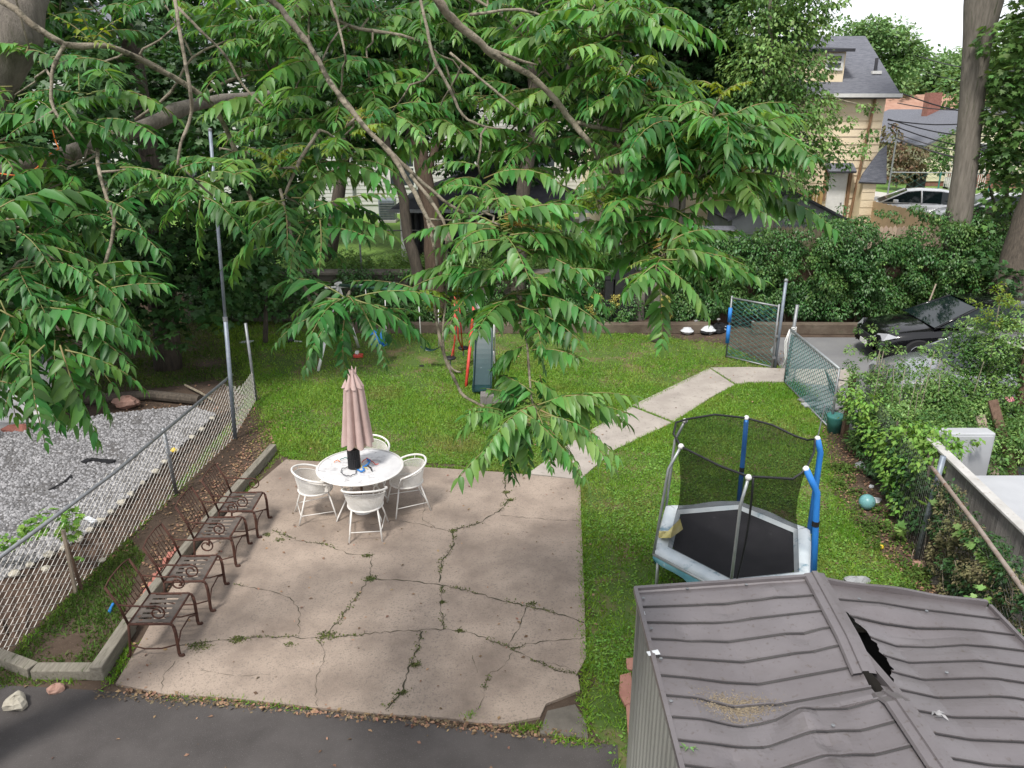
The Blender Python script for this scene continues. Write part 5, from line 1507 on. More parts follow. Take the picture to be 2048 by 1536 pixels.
# low grey structure left of it
t = thing('grey_lean_to', 'low grey boarded lean-to left of the grey shed', 'shed', (6, 22.6, TZ))
siding((5.2, 22.3), (6.5, 22.3), TZ, 2.05, .09, M_gsid, 'wall', t, .01)
MB().slab([(5.1, 22.15, 2.08), (6.6, 22.15, 2.08), (6.6, 23.1, 2.3), (5.1, 23.1, 2.3)], .06).build('roof', M_shing, t)
MB().box((5.2, 22.33, TZ), (6.5, 23.0, 2.03)).build('wall', M_gsid, t)

# cream house
t = thing('cream_house', 'tall cream sided house with a steep grey shingle roof', 'house', (10, 30, TZ))
HX0, HX1, HY = 3.0, 12.75, 28.0
ze = PY(1780, 191, HY - .3)[2]
siding((HX0, HY), (HX1, HY), TZ, ze, .26, M_cream, 'wall', t, .03)
MB().box((HX0, HY + .03, TZ), (HX1 - .01, HY + 8, ze)).build('wall', M_cream, t)
zrg = PY(1750, 72, HY + 2.6)[2]
ox = .35
YR = HY + 3.2; zrg = PY(1752, 72, YR)[2]
q = [(HX0 - ox, HY - ox, ze), (HX1 + ox, HY - ox, ze), (HX1 + ox, YR, zrg), (HX0 - ox, YR, zrg)]
rf = MB().slab(q, .12).build('roof', M_shing, t)
MB().slab([(HX1 + ox, YR * 2 - HY + ox, ze), (HX0 - ox, YR * 2 - HY + ox, ze), (HX0 - ox, YR, zrg), (HX1 + ox, YR, zrg)], .12).build('roof', M_shing, t)
MB().add([(HX1 - .02, HY, ze - .1), (HX1 - .02, 2 * YR - HY, ze - .1), (HX1 - .02, YR, zrg - .15)], [(0, 1, 2)]).build('gable', M_cream, t)
def onroof(px, py):
    for y_ in np.arange(HY - .3, YR, .02):
        p = PY(px, py, y_)
        if p[2] <= ze + (zrg - ze) * (y_ - HY + ox) / (YR - HY + ox): return p
    return PY(px, py, YR)
MB().bar((HX0 - ox, HY - ox - .04, ze), (HX1 + ox, HY - ox - .04, ze), .10, .12).build('gutter', M_whitep, t)
vp = onroof(1750, 144)
MB().tube([vp - (0, 0, .1), vp + (0, 0, .45)], .06, 8).build('vent_pipe', M_shdark, rf)
MB().bar(vp + (-.16, -.12, -.02), vp + (.16, -.12, -.02), .14, .10).build('vent_flashing', M_whitep, rf)
# dormer
dx0, dx1 = PY(1560, 150, HY + .6)[0], PY(1682, 150, HY + .6)[0]; dz0, dz1 = PY(1650, 158, HY + .4)[2], PY(1650, 98, HY + .4)[2]
MB().box((dx0, HY + .4, dz0 - .6), (dx1, HY + 3, dz1)).build('dormer', M_cream, t)
MB().slab([(dx0 - .2, HY + .15, dz1), (dx1 + .2, HY + .15, dz1), (dx1 + .2, HY + 4, zrg - .3), (dx0 - .2, HY + 4, zrg - .3)], .1).build('dormer_roof', M_shdark, t)
xa, xb = PY(1656, 120, HY + .4)[0], PY(1676, 120, HY + .4)[0]
window(xa, xb + .1, PY(0, 136, HY + .4)[2], PY(0, 112, HY + .4)[2], HY + .4, t)
MB().tube([(PY(1745, 240, HY - .1)[0], HY - .08, ze - .1), (PY(1745, 240, HY - .1)[0] - .35, HY - .08, TZ)], .05, 8).build('downpipe', M_creamb, t)
# flared bay roof at the right corner
bx0, bx1 = PY(1716, 400, HY - .6)[0], PY(1742, 400, HY - .6)[0]
zb = PY(1740, 362, HY - .6)[2]; zt_ = PY(1772, 290, HY)[2]
siding((bx0 + .1, HY - .6), (bx1 + .1, HY - .6), TZ, zb, .26, M_cream, 'bay_wall', t)
MB().box((bx0 + .1, HY - .57, TZ), (bx1 + .1, HY - .01, zb)).build('bay_wall', M_cream, t)
q = [PY(1719, 364, HY - .75), PY(1773, 366, HY - .75), PY(1774, 289, HY + .12), PY(1760, 300, HY + .05), PY(1727, 345, HY - .55)]
MB().slab(q, .1).build('bay_roof', M_shing, t)
for x_, z_ in ((8.5, 3.2), (5.2, 3.2), (7.0, 3.2)): window(x_, x_ + .9, z_, z_ + 1.5, HY, t)
# door with hood
dxa, dxb = PY(1648, 420, HY)[0], PY(1684, 420, HY)[0]
dr = MB().box((dxa, HY - .08, TZ + .2), (dxb, HY - .02, TZ + 2.15)).build('door', M_whitep, t)
MB().lathe([(.03, 0), (.03, .05)], (dxb - .12, HY - .1, TZ + 1.1), 8).build('handle', M_galv, dr)
MB().bar((dxa - .1, HY - .06, TZ + 1.2), (dxa - .1, HY - .06, TZ + 2.25), .1, .08, up=(0, 1, 0)).build('door_trim', M_creamb, t)
MB().bar((dxb + .1, HY - .06, TZ + .2), (dxb + .1, HY - .06, TZ + 2.25), .1, .08, up=(0, 1, 0)).build('door_trim', M_creamb, t)
MB().slab([(dxa - .2, HY - .5, TZ + 2.25), (dxb + .12, HY - .5, TZ + 2.25), (dxb + .12, HY - .08, TZ + 2.5), (dxa - .2, HY - .08, TZ + 2.5)], .08).build('door_hood', M_shing, t)
# new wooden deck railing
t = thing('wooden_deck', 'new yellow lumber deck railing beside the white door', 'deck', (9.6, 27, TZ))
d0, d1 = PY(1578, 420, 27.2)[0], PY(1640, 420, 27.2)[0]
MB().bar((d0, 27.2, TZ + 1.55), (d1, 27.2, TZ + 1.55), .1, .08).build('handrail', M_yelwood, t)
for k in range(11):
    x_ = d0 + (d1 - d0) * k / 10
    MB().box((x_ - .025, 27.17, TZ + .4), (x_ + .025, 27.23, TZ + 1.5)).build('baluster', M_yelwood, t)
MB().box((d0, 27.1, TZ + .25), (d1, 27.95, TZ + .38)).build('deck_floor', M_yelwood, t)
for x_ in (d0 + .05, d1 - .05): MB().box((x_ - .05, 27.12, TZ), (x_ + .05, 27.25, TZ + 1.6)).build('post', M_yelwood, t)

# picket fence and solid tan fence
def pickets(a, b_, h, w, mat, nm, label, z0=TZ, pointed=True, gap=.012):
    a, b_ = arr(*a), arr(*b_); L = np.linalg.norm(b_ - a); d = (b_ - a) / L; pr = arr(-d[1], d[0])
    t = thing(nm, label, 'fence', (*a, z0))
    n = int(L / w); mb = MB()
    for i in range(n):
        s_ = a + d * (i * w); e_ = a + d * (i * w + w - gap)
        hh = h + .012 * math.sin(i * 3.3)
        pl_ = [(s_, z0 + .05), (e_, z0 + .05), (e_, z0 + hh - (.07 if pointed else 0)), ((s_ + e_) / 2, z0 + hh), (s_, z0 + hh - (.07 if pointed else 0))]
        vs = [(*(p + pr * o), z) for o in (0, .02) for p, z in pl_]
        mb.add(vs, [(0, 1, 2, 3, 4), (9, 8, 7, 6, 5)] + [(k, 5 + k, 5 + (k + 1) % 5, (k + 1) % 5) for k in range(5)])
    mb.build('pickets', mat, t)
    for z in (.3, h - .25):
        MB().bar((*(a + pr * .04), z0 + z), (*(b_ + pr * .04), z0 + z), .035, .08).build('rail', mat, t)
    k = 0
    while k * 2.4 < L:
        p = a + d * k * 2.4 + pr * .09
        MB().box((p[0] - .05, p[1] - .05, z0), (p[0] + .05, p[1] + .05, z0 + h)).build('post', mat, t); k += 1
    return t
pa = PY(1545, 455, 22.6); pb = PY(2000, 500, 22.2)
pickets((pa[0], 22.6), (pb[0] + 2.4, 22.6), PY(1700, 452, 22.6)[2] - TZ, .13, M_picket, 'picket_fence', 'tan picket fence with pointed tops standing just behind the ivy hedge')
a = PY(1742, 408, 27.5); b_ = PY(1895, 452, 22.9)
pickets((a[0], 27.5), (b_[0], 22.9), 1.25, .15, M_tan, 'board_fence', 'solid tan board fence running away beside the cream house', pointed=False, gap=.004)

# distant houses
t = thing('yellow_bungalow', 'pale yellow sided bungalow with a grey roof across the street', 'house', (27, 47, TZ))
x0, x1, y0, y1 = 24.2, 31.5, 47, 60
zw = PY(1860, 290, 47)[2]; zp = PY(1925, 236, 47)[2] + .5
siding((x0, y0), (x1, y0), TZ + .3, zw, .2, M_ysid, 'wall', t)
siding((x0, y1), (x0, y0), TZ + .3, zw, .2, M_ysid, 'wall', t)
MB().box((x0 + .04, y0 + .04, TZ), (x1, y1, zw)).build('wall', M_brick, t)
cx = (x0 + x1) / 2
MB().add([(x0, y0 + .01, zw), (x1, y0 + .01, zw), (cx, y0 + .01, zp)], [(0, 1, 2)]).build('gable', M_ysid, t)
rf = gable_roof(x0, x1, y0, y1, zw, zp, M_shing, t, 'y', .4, .12)
c_ = PY(1873, 225, 56)
MB().box((cx - .9, 53, zp - 1.2), (cx - .1, 53.7, zp + 1.0)).build('chimney', M_brick, rf)
window(27.2, 28.0, TZ + 1.2, TZ + 2.4, y0, t)
MB().box((25.7, y0 - 1.2, TZ), (29.4, y0 - .02, TZ + .75)).build('porch', M_brick, t)
t = thing('front_steps', 'front steps with white handrails before the yellow bungalow', 'steps', (25, 45.8, TZ))
for k in range(4): MB().box((24.9, 45.1 - k * .25 + .6, TZ), (26.4, 45.75, TZ + .62 - k * .17)).build('step', M_walk, t)
for x_ in (24.9, 26.4):
    MB().bar((x_, 44.3, TZ + .95), (x_, 45.7, TZ + 1.7), .05, .06).build('handrail', M_whitep, t)
    for k in range(8): MB().tube([(x_, 44.3 + k * .2, TZ + .1), (x_, 44.3 + k * .2, TZ + .98 + k * .105)], .02, 4).build('baluster', M_whitep, t)
MB().bar((26.4, 45.75, TZ + 1.75), (29.3, 45.75, TZ + 1.75), .05, .06).build('handrail', M_whitep, t)
for k in range(14): MB().tube([(26.5 + k * .2, 45.75, TZ + .75), (26.5 + k * .2, 45.75, TZ + 1.75)], .02, 4).build('baluster', M_whitep, t)
b = PY(1835, 372, 44.5)
t = thing('trash_bin', 'black wheeled bin beside the yellow bungalow', 'bin', (b[0], 44.5, TZ))
MB().box((b[0] - .28, 44.2, TZ), (b[0] + .28, 44.8, TZ + .85)).build('bin_body', M_black, t, bevel=.03)
MB().box((b[0] - .31, 44.15, TZ + .86), (b[0] + .31, 44.85, TZ + .95)).build('lid', M_black, t, bevel=.02)
t = thing('red_roofed_house', 'building with a long reddish roof behind the yellow bungalow', 'house', (34, 70, TZ))
MB().box((26, 66, TZ), (52, 78, 4.2)).build('wall', M_ysid, t)
gable_roof(26, 52, 66, 78, 4.2, 6.9, M_redroof, t)
t = thing('pink_house', 'pale pinkish house half hidden by the right hand trees', 'house', (33, 50, TZ))
siding((32.5, 46), (44, 46), TZ, 4.6, .2, M_ysid, 'wall', t); MB().box((32.5, 46.04, TZ), (44, 56, 4.6)).build('wall', M_ysid, t)
gable_roof(32.5, 44, 46, 56, 4.6, 7.2, M_shing, t); window(34, 35, 2.6, 4.0, 46, t); window(38, 39, 2.6, 4.0, 46, t)
t = thing('street_fence', 'low green chain link fence round the far front lawn', 'fence', (20, 41, TZ))
fa, fb = arr(19.8, 41.6), arr(34, 38.9)
chainlink(mb := MB(), fa, fb, lambda q: TZ + .05, lambda q: TZ + 1.15, .3, .008); mb.build('mesh', M_meshg, t)
MB().tube([(*fa, TZ + 1.2), (*fb, TZ + 1.2)], .03, 6).build('top_rail', M_galv, t)
for k in range(7):
    p = lerp(fa, fb, k / 6); MB().tube([(*p, TZ), (*p, TZ + (3.2 if k == 0 else 1.25))], .04, 6).build('post', M_meshg if k else M_galv, t)
# overhead wires
for k, (a, b_, Ya, Yb, r) in enumerate((((1835, 112), (2060, 142), 45, 38, .03), ((1802, 186), (2060, 228), 28, 26, .022), ((1795, 206), (2060, 203), 30, 26, .018), ((1775, 240), (2060, 225), 28.5, 25, .02), ((1776, 238), (2060, 270), 28, 25, .02),
                                        ((1776, 247), (2060, 302), 28, 25, .02), ((1790, 266), (2060, 312), 32, 27, .02), ((1792, 276), (2060, 330), 32, 27, .032), ((1840, 140), (2060, 175), 45, 38, .02))):
    p, q = PY(*a, Ya), PY(*b_, Yb)
    pts = [lerp(p, q, s_) - (0, 0, .25 * math.sin(math.pi * s_)) for s_ in np.linspace(0, 1, 9)]
    w_ = tag(MB().tube(pts, r, 5).build('overhead_wire', M_wire, loc=p), 'overhead wire running past the tall grey trunk', 'wire', 'overhead wires')

# =================================================================== CARS
def car(name, label, loc, rz, paint, L=4.7, W=1.82, H=1.45, group=None):
    t = thing(name, label, 'car', loc, group, rz)
    base = len(COL.objects)
    def B(mb, nm, mat, par, sm=False, bv=0):
        me = bpy.data.meshes.new(nm); v = np.vstack(mb.v); me.from_pydata(v.tolist(), [], mb.f); me.update()
        if sm: me.polygons.foreach_set('use_smooth', [True] * len(me.polygons))
        me.materials.append(mat); o = bpy.data.objects.new(nm, me); COL.objects.link(o); o.parent = par
        if bv: m_ = o.modifiers.new('b', 'BEVEL'); m_.width = bv; m_.segments = 2
        return o
    # front at -x. stations: x, belt height, half width, sill
    S = [(-.5, .52, .62, .30), (-.485, .66, .80, .22), (-.44, .76, .90, .20), (-.34, .86, .97, .19), (-.20, .93, 1.0, .19), (-.02, .96, 1.0, .19), (.2, .98, 1.0, .19), (.36, 1.0, .98, .20), (.45, .98, .93, .22), (.49, .86, .85, .26), (.5, .6, .7, .34)]
    vs = []
    for x_, zt2, hw, zs in S:
        h = W / 2 * hw; z2 = zt2 * H / 1.45
        vs += [(x_ * L, -h * .9, zs), (x_ * L, -h, zs + .14), (x_ * L, -h, z2 - .20), (x_ * L, -h * .93, z2 - .05), (x_ * L, -h * .75, z2), (x_ * L, 0, z2 + .03),
               (x_ * L, h * .75, z2), (x_ * L, h * .93, z2 - .05), (x_ * L, h, z2 - .20), (x_ * L, h, zs + .14), (x_ * L, h * .9, zs)]
    n = 11
    body = MB().add(vs, [(i * n + k, (i + 1) * n + k, (i + 1) * n + k + 1, i * n + k + 1) for i in range(len(S) - 1) for k in range(n - 1)] + [tuple(range(n)), tuple((len(S) - 1) * n + k for k in range(n - 1, -1, -1))])
    body = B(body, 'body', paint, t, True)
    # cabin: glasshouse and roof
    C_ = [(-.255, .93, .90), (-.055, 1.40, .70), (.04, 1.45, .70), (.20, 1.44, .69), (.28, 1.38, .67), (.40, 1.00, .86)]
    k = H / 1.45
    gv, rv = [], []
    lo = [( -.255, .90), (-.055, .90), (.04, .90), (.20, .90), (.28, .9), (.40, .86)]
    for (x_, z_, hw), (_, hb) in zip(C_, lo):
        zb_ = .945 * k
        gv += [(x_ * L, -W / 2 * hb, zb_), (x_ * L, -W / 2 * hw, max(z_ * k - .03, zb_)), (x_ * L, W / 2 * hw, max(z_ * k - .03, zb_)), (x_ * L, W / 2 * hb, zb_)]
    B(MB().add(gv, [(i * 4 + j, (i + 1) * 4 + j, (i + 1) * 4 + j + 1, i * 4 + j + 1) for i in range(5) for j in range(3)]), 'windows', M_cargl, t)
    for (x_, z_, hw) in C_[1:5]:
        rv += [(x_ * L, -W / 2 * hw - .01, z_ * k - .045), (x_ * L, -W / 2 * hw * .9, z_ * k - .005), (x_ * L, 0, z_ * k + .02), (x_ * L, W / 2 * hw * .9, z_ * k - .005), (x_ * L, W / 2 * hw + .01, z_ * k - .045)]
    B(MB().add(rv, [(i * 5 + j, (i + 1) * 5 + j, (i + 1) * 5 + j + 1, i * 5 + j + 1) for i in range(3) for j in range(4)]), 'roof', paint, t, True)
    for s_ in (-1, 1):
        mb = MB()
        for i, j in ((0, 1), (4, 5)):
            a, b_ = C_[i], C_[j]
            mb.tube([(a[0] * L, s_ * W / 2 * (lo[i][1] if i == 0 else a[2]), a[1] * k - .01), (b_[0] * L, s_ * W / 2 * (b_[2] if i == 0 else lo[j][1]), b_[1] * k - .02)], .028, 6)
        mb.tube([(.06 * L, s_ * W / 2 * .905, .95 * k), (.05 * L, s_ * W / 2 * .71, 1.42 * k)], .03, 6)
        mb.tube([(-.255 * L, s_ * W / 2 * .91, .955 * k), (.40 * L, s_ * W / 2 * .87, .955 * k)], .012, 6)
        B(mb, 'window_pillar', paint, t, True)
        mi = B(MB().box((-.155 * L, s_ * W / 2 + (-.06 if s_ < 0 else .0) - .06, .95 * k), (-.115 * L, s_ * W / 2 + (.06 if s_ < 0 else .18) - .06, 1.09 * k)), 'mirror', paint, t, True, .03)
        hl = MB().add([(-.492 * L, s_ * W / 2 * .45, .62 * k), (-.478 * L, s_ * W / 2 * .84, .60 * k), (-.42 * L, s_ * W / 2 * .955, .72 * k), (-.455 * L, s_ * W / 2 * .80, .765 * k), (-.478 * L, s_ * W / 2 * .5, .70 * k)], [(0, 1, 2, 3, 4)])
        B(hl, 'headlight', M_lamp, t)
        B(MB().box((.475 * L, s_ * W / 2 * .62 - .15, .68 * k), (.502 * L, s_ * W / 2 * .62 + .12, .82 * k)), 'tail_light', M_tail, t, False, .01)
        for x_ in (-.32, .31):
            c_ = (x_ * L, s_ * (W / 2 - .09), .33)
            def ringy(rr, w_, cc):
                vs_ = []; N = 24
                for u in range(N):
                    a = 2 * math.pi * u / N
                    for y_, r_ in ((-w_, rr * .93), (-w_ * .8, rr), (w_ * .8, rr), (w_, rr * .93)):
                        vs_.append((cc[0] + r_ * math.cos(a), cc[1] + y_, cc[2] + r_ * math.sin(a)))
                return MB().add(vs_, [(u * 4 + q_, ((u + 1) % N) * 4 + q_, ((u + 1) % N) * 4 + q_ + 1, u * 4 + q_ + 1) for u in range(N) for q_ in range(3)] + [tuple(u * 4 for u in range(N)), tuple(u * 4 + 3 for u in range(N - 1, -1, -1))])
            wh = B(ringy(.33, .105, c_), 'wheel', M_tyre, t)
            B(ringy(.21, .112, c_), 'rim', M_chrome, wh)
    B(MB().box((-.503 * L, -.42, .42), (-.49 * L, .42, .60 * k)), 'grille', M_black, t, False, .01)
    B(MB().tube([(-.30 * L, -.5, .885 * k + .02), (-.30 * L, .5, .885 * k + .02)], .002, 4), 'bonnet_line', M_black, t)
    B(MB().box((-.506 * L, -.18, .33), (-.495 * L, .18, .43)), 'number_plate', M_whitep, t)
    return t
car('parked_car', 'glossy black car parked nose left against the ivy hedge', (10.7, 17.4, .012), R(-3), M_carb, 4.75, 1.85, 1.42)
car('parked_car', 'silver grey car parked in front of the black one, half hidden by the shrub', (9.55, 14.35, .012), R(1), M_cars, 4.6, 1.8, 1.42)
c_ = P(1815, 452, TZ); car('parked_car', 'white car on the street seen over the tan fence left of the tall trunk', (c_[0], c_[1], TZ + .01), R(-22), M_carw, 4.6, 1.8, 1.42)
c_ = P(2040, 512, TZ); car('parked_car', 'dark blue grey car on the street at the far right, partly behind the leaning trunk', (c_[0], c_[1], TZ + .01), R(100), M_carg, 4.6, 1.8, 1.42)
c_ = P(1975, 468, TZ); car('parked_car', 'white car on the street just right of the tall trunk', (c_[0], c_[1], TZ + .01), R(-12), M_carw, 4.6, 1.8, 1.45)

# =================================================================== TREES BEHIND
def tree(name, label, cat='tree', loc=(0, 0, 0), group=None): return thing(name, label, cat, loc, group)
def trunk(t, pts, rr, mat, nm='trunk', n=12, wob=.04):
    P_ = np.array(pts, float); out, ro = [], []
    for i in range(len(P_) - 1):
        for q in np.linspace(0, 1, 5)[:-1]:
            out.append(P_[i] + (P_[i + 1] - P_[i]) * q + RNG.normal(size=3) * rr[i] * wob); ro.append((rr[i] + (rr[i + 1] - rr[i]) * q) * RNG.uniform(1 - wob, 1 + wob))
    out.append(P_[-1]); ro.append(rr[-1])
    return MB().tube(out, ro, n).build(nm, mat, t, True)
# tall grey trunk on the right
t = tree('tall_tree', 'tall straight grey trunk rising behind the ivy hedge', loc=(12.35, 20.6, 0))
Yt = 20.6
pts = [PY(1909, 520, Yt), PY(1919, 420, Yt), PY(1935, 300, Yt), PY(1944, 200, Yt), PY(1953, 100, Yt), PY(1967, 10, Yt), PY(1985, -110, Yt)]
pts = [arr(pts[0][0] - .05, Yt, 0.3)] + pts
trunk(t, pts, [.40, .35, .31, .285, .285, .31, .42, .52], M_barkg, n=24, wob=.012)
tp = pts[-1]
for dx, dy, dz in ((-.55, .2, 3.5), (1.1, 0, 3.8), (.3, .8, 4.5)): trunk(t, [tp - (0, 0, .2), tp + (dx * .4, dy * .4, dz * .4), tp + (dx * 1.6, dy * 1.6, dz)], [.30, .24, .14], M_barkg, 'limb')
cl = []
for px, py, Y, r in ((2010, 80, 20, .7), (2040, 150, 20, .9), (2020, 220, 20.2, .8), (2060, 260, 20, .9), (1990, 165, 20.6, .35), (2045, 330, 20, .7), (1995, 260, 20.4, .45), (2075, 60, 20, .8), (2010, 300, 20.2, .5), (2060, 380, 20, .7), (2090, 170, 20, 1.0), (1985, 400, 20.3, .25), (2040, 20, 20.5, .5), (2000, 330, 20.3, .45), (1955, 480, 20, .3), (1975, 455, 20, .25), (1990, 310, 20.3, .5)):
    cl.append((*PY(px, py, Y), r))
cl += ell_clumps(tp + (1.5, .5, 4.5), (4.5, 4, 2.6), 26, .7, 1.2)
crown('crown', M_maple2, cl, 420, .17, t, T_MP, .6)
t = tree('leaning_tree', 'thick dark trunk leaning out at the right edge of the picture', loc=(12.6, 18.9, 0))
trunk(t, [arr(12.05, 18.6, 0), PY(2030, 540, 19.2), PY(2062, 430, 19.4), PY(2110, 300, 19.4), PY(2160, 120, 19.4)], [.50, .42, .36, .32, .28], M_barkd)
cl = ell_clumps(PY(2190, 0, 19.4) + (1, 0, 1.2), (2.6, 2.5, 2), 14, .7, 1.1)
cl += [(*PY(x_, y_, 18.6), r) for x_, y_, r in ((1985, 530, .3), (1960, 515, .25), (2010, 560, .4), (2040, 590, .35))]
crown('crown', M_maple, cl, 300, .16, t, T_MP)
t = tree('thin_tree', 'thin dark twin stemmed sapling in front of the street cars', loc=(14.2, 22, TZ))
trunk(t, [PY(2010, 540, 22), PY(2012, 430, 22), PY(2016, 330, 22), PY(2018, 250, 22)], [.07, .06, .05, .03], M_barkd)
trunk(t, [PY(2005, 520, 22), PY(2000, 440, 22), PY(1985, 395, 22), PY(1978, 370, 22)], [.06, .05, .04, .02], M_barkd)
crown('crown', M_maple2, [(*PY(x_, y_, 22), r) for x_, y_, r in ((2010, 420, .3), (1985, 370, .35), (2020, 300, .5), (1995, 480, .25), (1960, 440, .3), (2030, 350, .4), (1940, 455, .25), (1955, 475, .2))], 380, .15, t, T_MP)
# dark maple on the left
def maple(name, label, base, top, tr, clumps, mat, nper, size, tpl=T_MP, bark=M_barkd, droop=.5, spl=4):
    t = tree(name, label, loc=base)
    mid = lerp(arr(*base), arr(*top), .5) + (.15, 0, 0)
    trunk(t, [base, mid, top], [tr, tr * .75, tr * .45], bark)
    rs = random.Random(int(base[0] * 10))
    for k in range(spl):
        c = clumps[rs.randrange(len(clumps))]
        s_ = lerp(arr(*base), arr(*top), rs.uniform(.45, .95))
        e_ = arr(*c[:3])
        trunk(t, [s_, lerp(s_, e_, .5) + (0, 0, .25), e_], [tr * .4, tr * .22, tr * .1], bark, 'limb', 7)
    crown('crown', mat, clumps, nper, size, t, tpl, droop)
    return t
cl = ell_clumps((-7.6, 16.2, 5.6), (3.6, 3.0, 4.0), 95, .55, .95, .55, .9)
cl = [c for c in cl if not (c[0] > -5.4 and c[2] < 2.3)]
cl += [(*PY(x_, y_, 15.2), r) for x_, y_, r in ((300, 620, .55), (380, 590, .6), (430, 640, .35), (250, 660, .4), (350, 670, .4), (440, 560, .5), (400, 520, .6), (480, 540, .5), (500, 470, .6), (300, 540, .7), (220, 580, .6), (330, 460, .7), (430, 440, .6), (180, 640, .5))]
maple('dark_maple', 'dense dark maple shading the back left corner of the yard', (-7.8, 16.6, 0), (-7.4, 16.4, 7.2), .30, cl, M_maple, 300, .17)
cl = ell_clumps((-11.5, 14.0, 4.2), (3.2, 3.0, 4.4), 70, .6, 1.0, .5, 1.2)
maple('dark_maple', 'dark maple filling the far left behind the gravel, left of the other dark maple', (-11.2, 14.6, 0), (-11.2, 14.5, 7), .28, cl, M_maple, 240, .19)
cl = [(*PY(x_, y_, Y), r) for x_, y_, Y, r in ((500, 540, 18.5, .6), (470, 580, 18, .5), (530, 590, 18.6, .5), (560, 560, 19, .5), (430, 610, 17.5, .5), (580, 600, 19.3, .4), (600, 585, 19.5, .35), (540, 500, 19, .6), (460, 500, 18.5, .6), (480, 620, 18, .35), (555, 625, 19, .3))]
t = tree('dark_bush', 'dark shady bush in the back left corner, left of the swing set', 'bush', (-6.2, 18.6, 0))
trunk(t, [(-6.2, 18.6, 0), (-6.1, 18.7, 1.2)], [.07, .04], M_barkd, 'stem', 6)
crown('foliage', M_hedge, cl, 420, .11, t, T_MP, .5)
# dark stems before the pavilion
for pts_, rr, lb, mat in (([(842, 590), (835, 540), (815, 470), (808, 400), (792, 350), (775, 300)], .17, 'dark trunk left of the pavilion post', M_barkd), ([(872, 600), (868, 520), (866, 440), (850, 360), (840, 300)], .28, 'thick brown trunk in front of the pavilion, right of the pale post', M_trunkb),
                          ([(1035, 520), (1040, 430), (1050, 350), (1062, 300), (1075, 240)], .20, 'dark slanting trunk at the right part of the pavilion', M_barkd)):
    Y = 20.3
    W = [PY(x_, y_, Y) for x_, y_ in pts_]
    t = tree('trunk_tree', lb, loc=(W[0][0], Y, 0))
    W = [arr(W[0][0], Y, .2)] + W[1:] + [W[-1] + (-.2, 0, 1.5)]
    trunk(t, W, [rr * (1 - .08 * i) for i in range(len(W))], mat)
    trunk(t, [W[-3], W[-2] + (.5, .3, .4), W[-1] + (1.3, .5, .8)], [rr * .4, rr * .3, rr * .15], mat, 'limb', 7)
    crown('crown', M_maple, ell_clumps(W[-1] + (0, .5, .9), (2.3, 1.8, 1.3), 20, .5, .85), 260, .16, t, T_MP)
# centre background crowns
cl = ell_clumps((1.2, 24.5, 7.9), (5.6, 3.0, 2.2), 70, .7, 1.2, .4)
maple('back_maple', 'leafy tree in the middle distance above the pavilion', (.4, 28.4, TZ), (.8, 25.5, 7.5), .3, cl, M_maple, 210, .2)
cl = ell_clumps((-3.4, 23.5, 7.4), (3.6, 2.6, 1.9), 34, .6, 1.0, .4)
maple('back_maple', 'dark leafy tree above the left end of the pavilion', (-5.4, 22.6, TZ), (-4.5, 23, 7), .22, cl, M_maple, 230, .18)
cl = ell_clumps((-9.5, 25.5, 5.6), (4.6, 2.2, 3.6), 75, .6, 1.0, .3, 2.0)
maple('back_maple', 'dark leafy tree before the long white house, behind the back left corner', (-9.8, 25.6, TZ), (-9.4, 25.5, 7), .22, cl, M_maple, 230, .19)
cl = ell_clumps((.2, 23.6, 5.3), (6.6, 1.8, 1.5), 62, .45, .8, .2)
maple('back_maple', 'low hanging dark leafy boughs just over the pavilion roof', (3.2, 23.9, TZ), (2.8, 23.8, 5.8), .18, cl, M_maple, 230, .17)
# dark tree with visible grey trunk
Yq = 24.5
cl = [c for c in ell_clumps((7.0, 24.8, 8.4), (3.6, 2.4, 3.0), 90, .55, 1.0, .35)]
cl += [(*PY(x_, y_, 24.0), r) for x_, y_, r in ((1400, 200, .6), (1440, 260, .7), (1500, 220, .8), (1560, 250, .7), (1480, 150, .8), (1420, 120, .7), (1280, 60, .7), (1330, 20, .8), (1290, 160, .5), (1530, 300, .7), (1600, 290, .6), (1450, 330, .6), (1380, 300, .5), (1250, 250, .5))]
def topx(c): 
    d_ = c[1] * CT + (CAMH - c[2]) * ST
    return 1024 + FPX * (c[0] + c[3]) / d_
cl = [c for c in cl if topx(c) < 1665]
maple('broad_maple', 'big dark maple whose grey trunk shows right of centre at the top', (PY(1352, 400, Yq)[0], Yq, TZ), PY(1370, 60, Yq), .30, cl, M_maple, 250, .17, bark=M_barkg)
# lighter tree before the cream house
cl = [(*PY(x_, y_, Y), r * 1.22) for x_, y_, Y, r in ((1500, 40, 21.6, .7), (1560, 70, 21.6, .8), (1600, 30, 21.6, .6), (1520, 130, 21.6, .8), (1590, 150, 21.6, .7), (1640, 130, 21.6, .4), (1560, 210, 21.6, .8), (1630, 220, 21.6, .6), (1500, 210, 22.0, .7), (1600, 280, 21.6, .8), (1655, 300, 21.6, .45), (1690, 245, 21.6, .25), (1745, 215, 21.6, .16), (1725, 212, 21.6, .14), (1690, 330, 21.6, .14), (1560, 340, 21.6, .6), (1630, 360, 21.6, .4), (1720, 300, 21.6, .25), (1740, 270, 21.6, .2), (1640, 60, 21.6, .35), (1600, 380, 21.6, .35), (1620, 0, 21.6, .5), (1560, -30, 21.6, .8), (1500, 280, 22.0, .6), (1650, 20, 21.6, .3), (1675, 0, 21.6, .25), (1500, 350, 22.0, .4))]
t = tree('leafy_tree', 'bright green leafy tree hanging in front of the cream house', loc=(7.25, 22.0, TZ))
trunk(t, [(7.25, 22.0, TZ), (7.3, 21.9, 4), PY(1540, 200, 21.8), PY(1540, 0, 21.6)], [.16, .14, .10, .05], M_barkg)
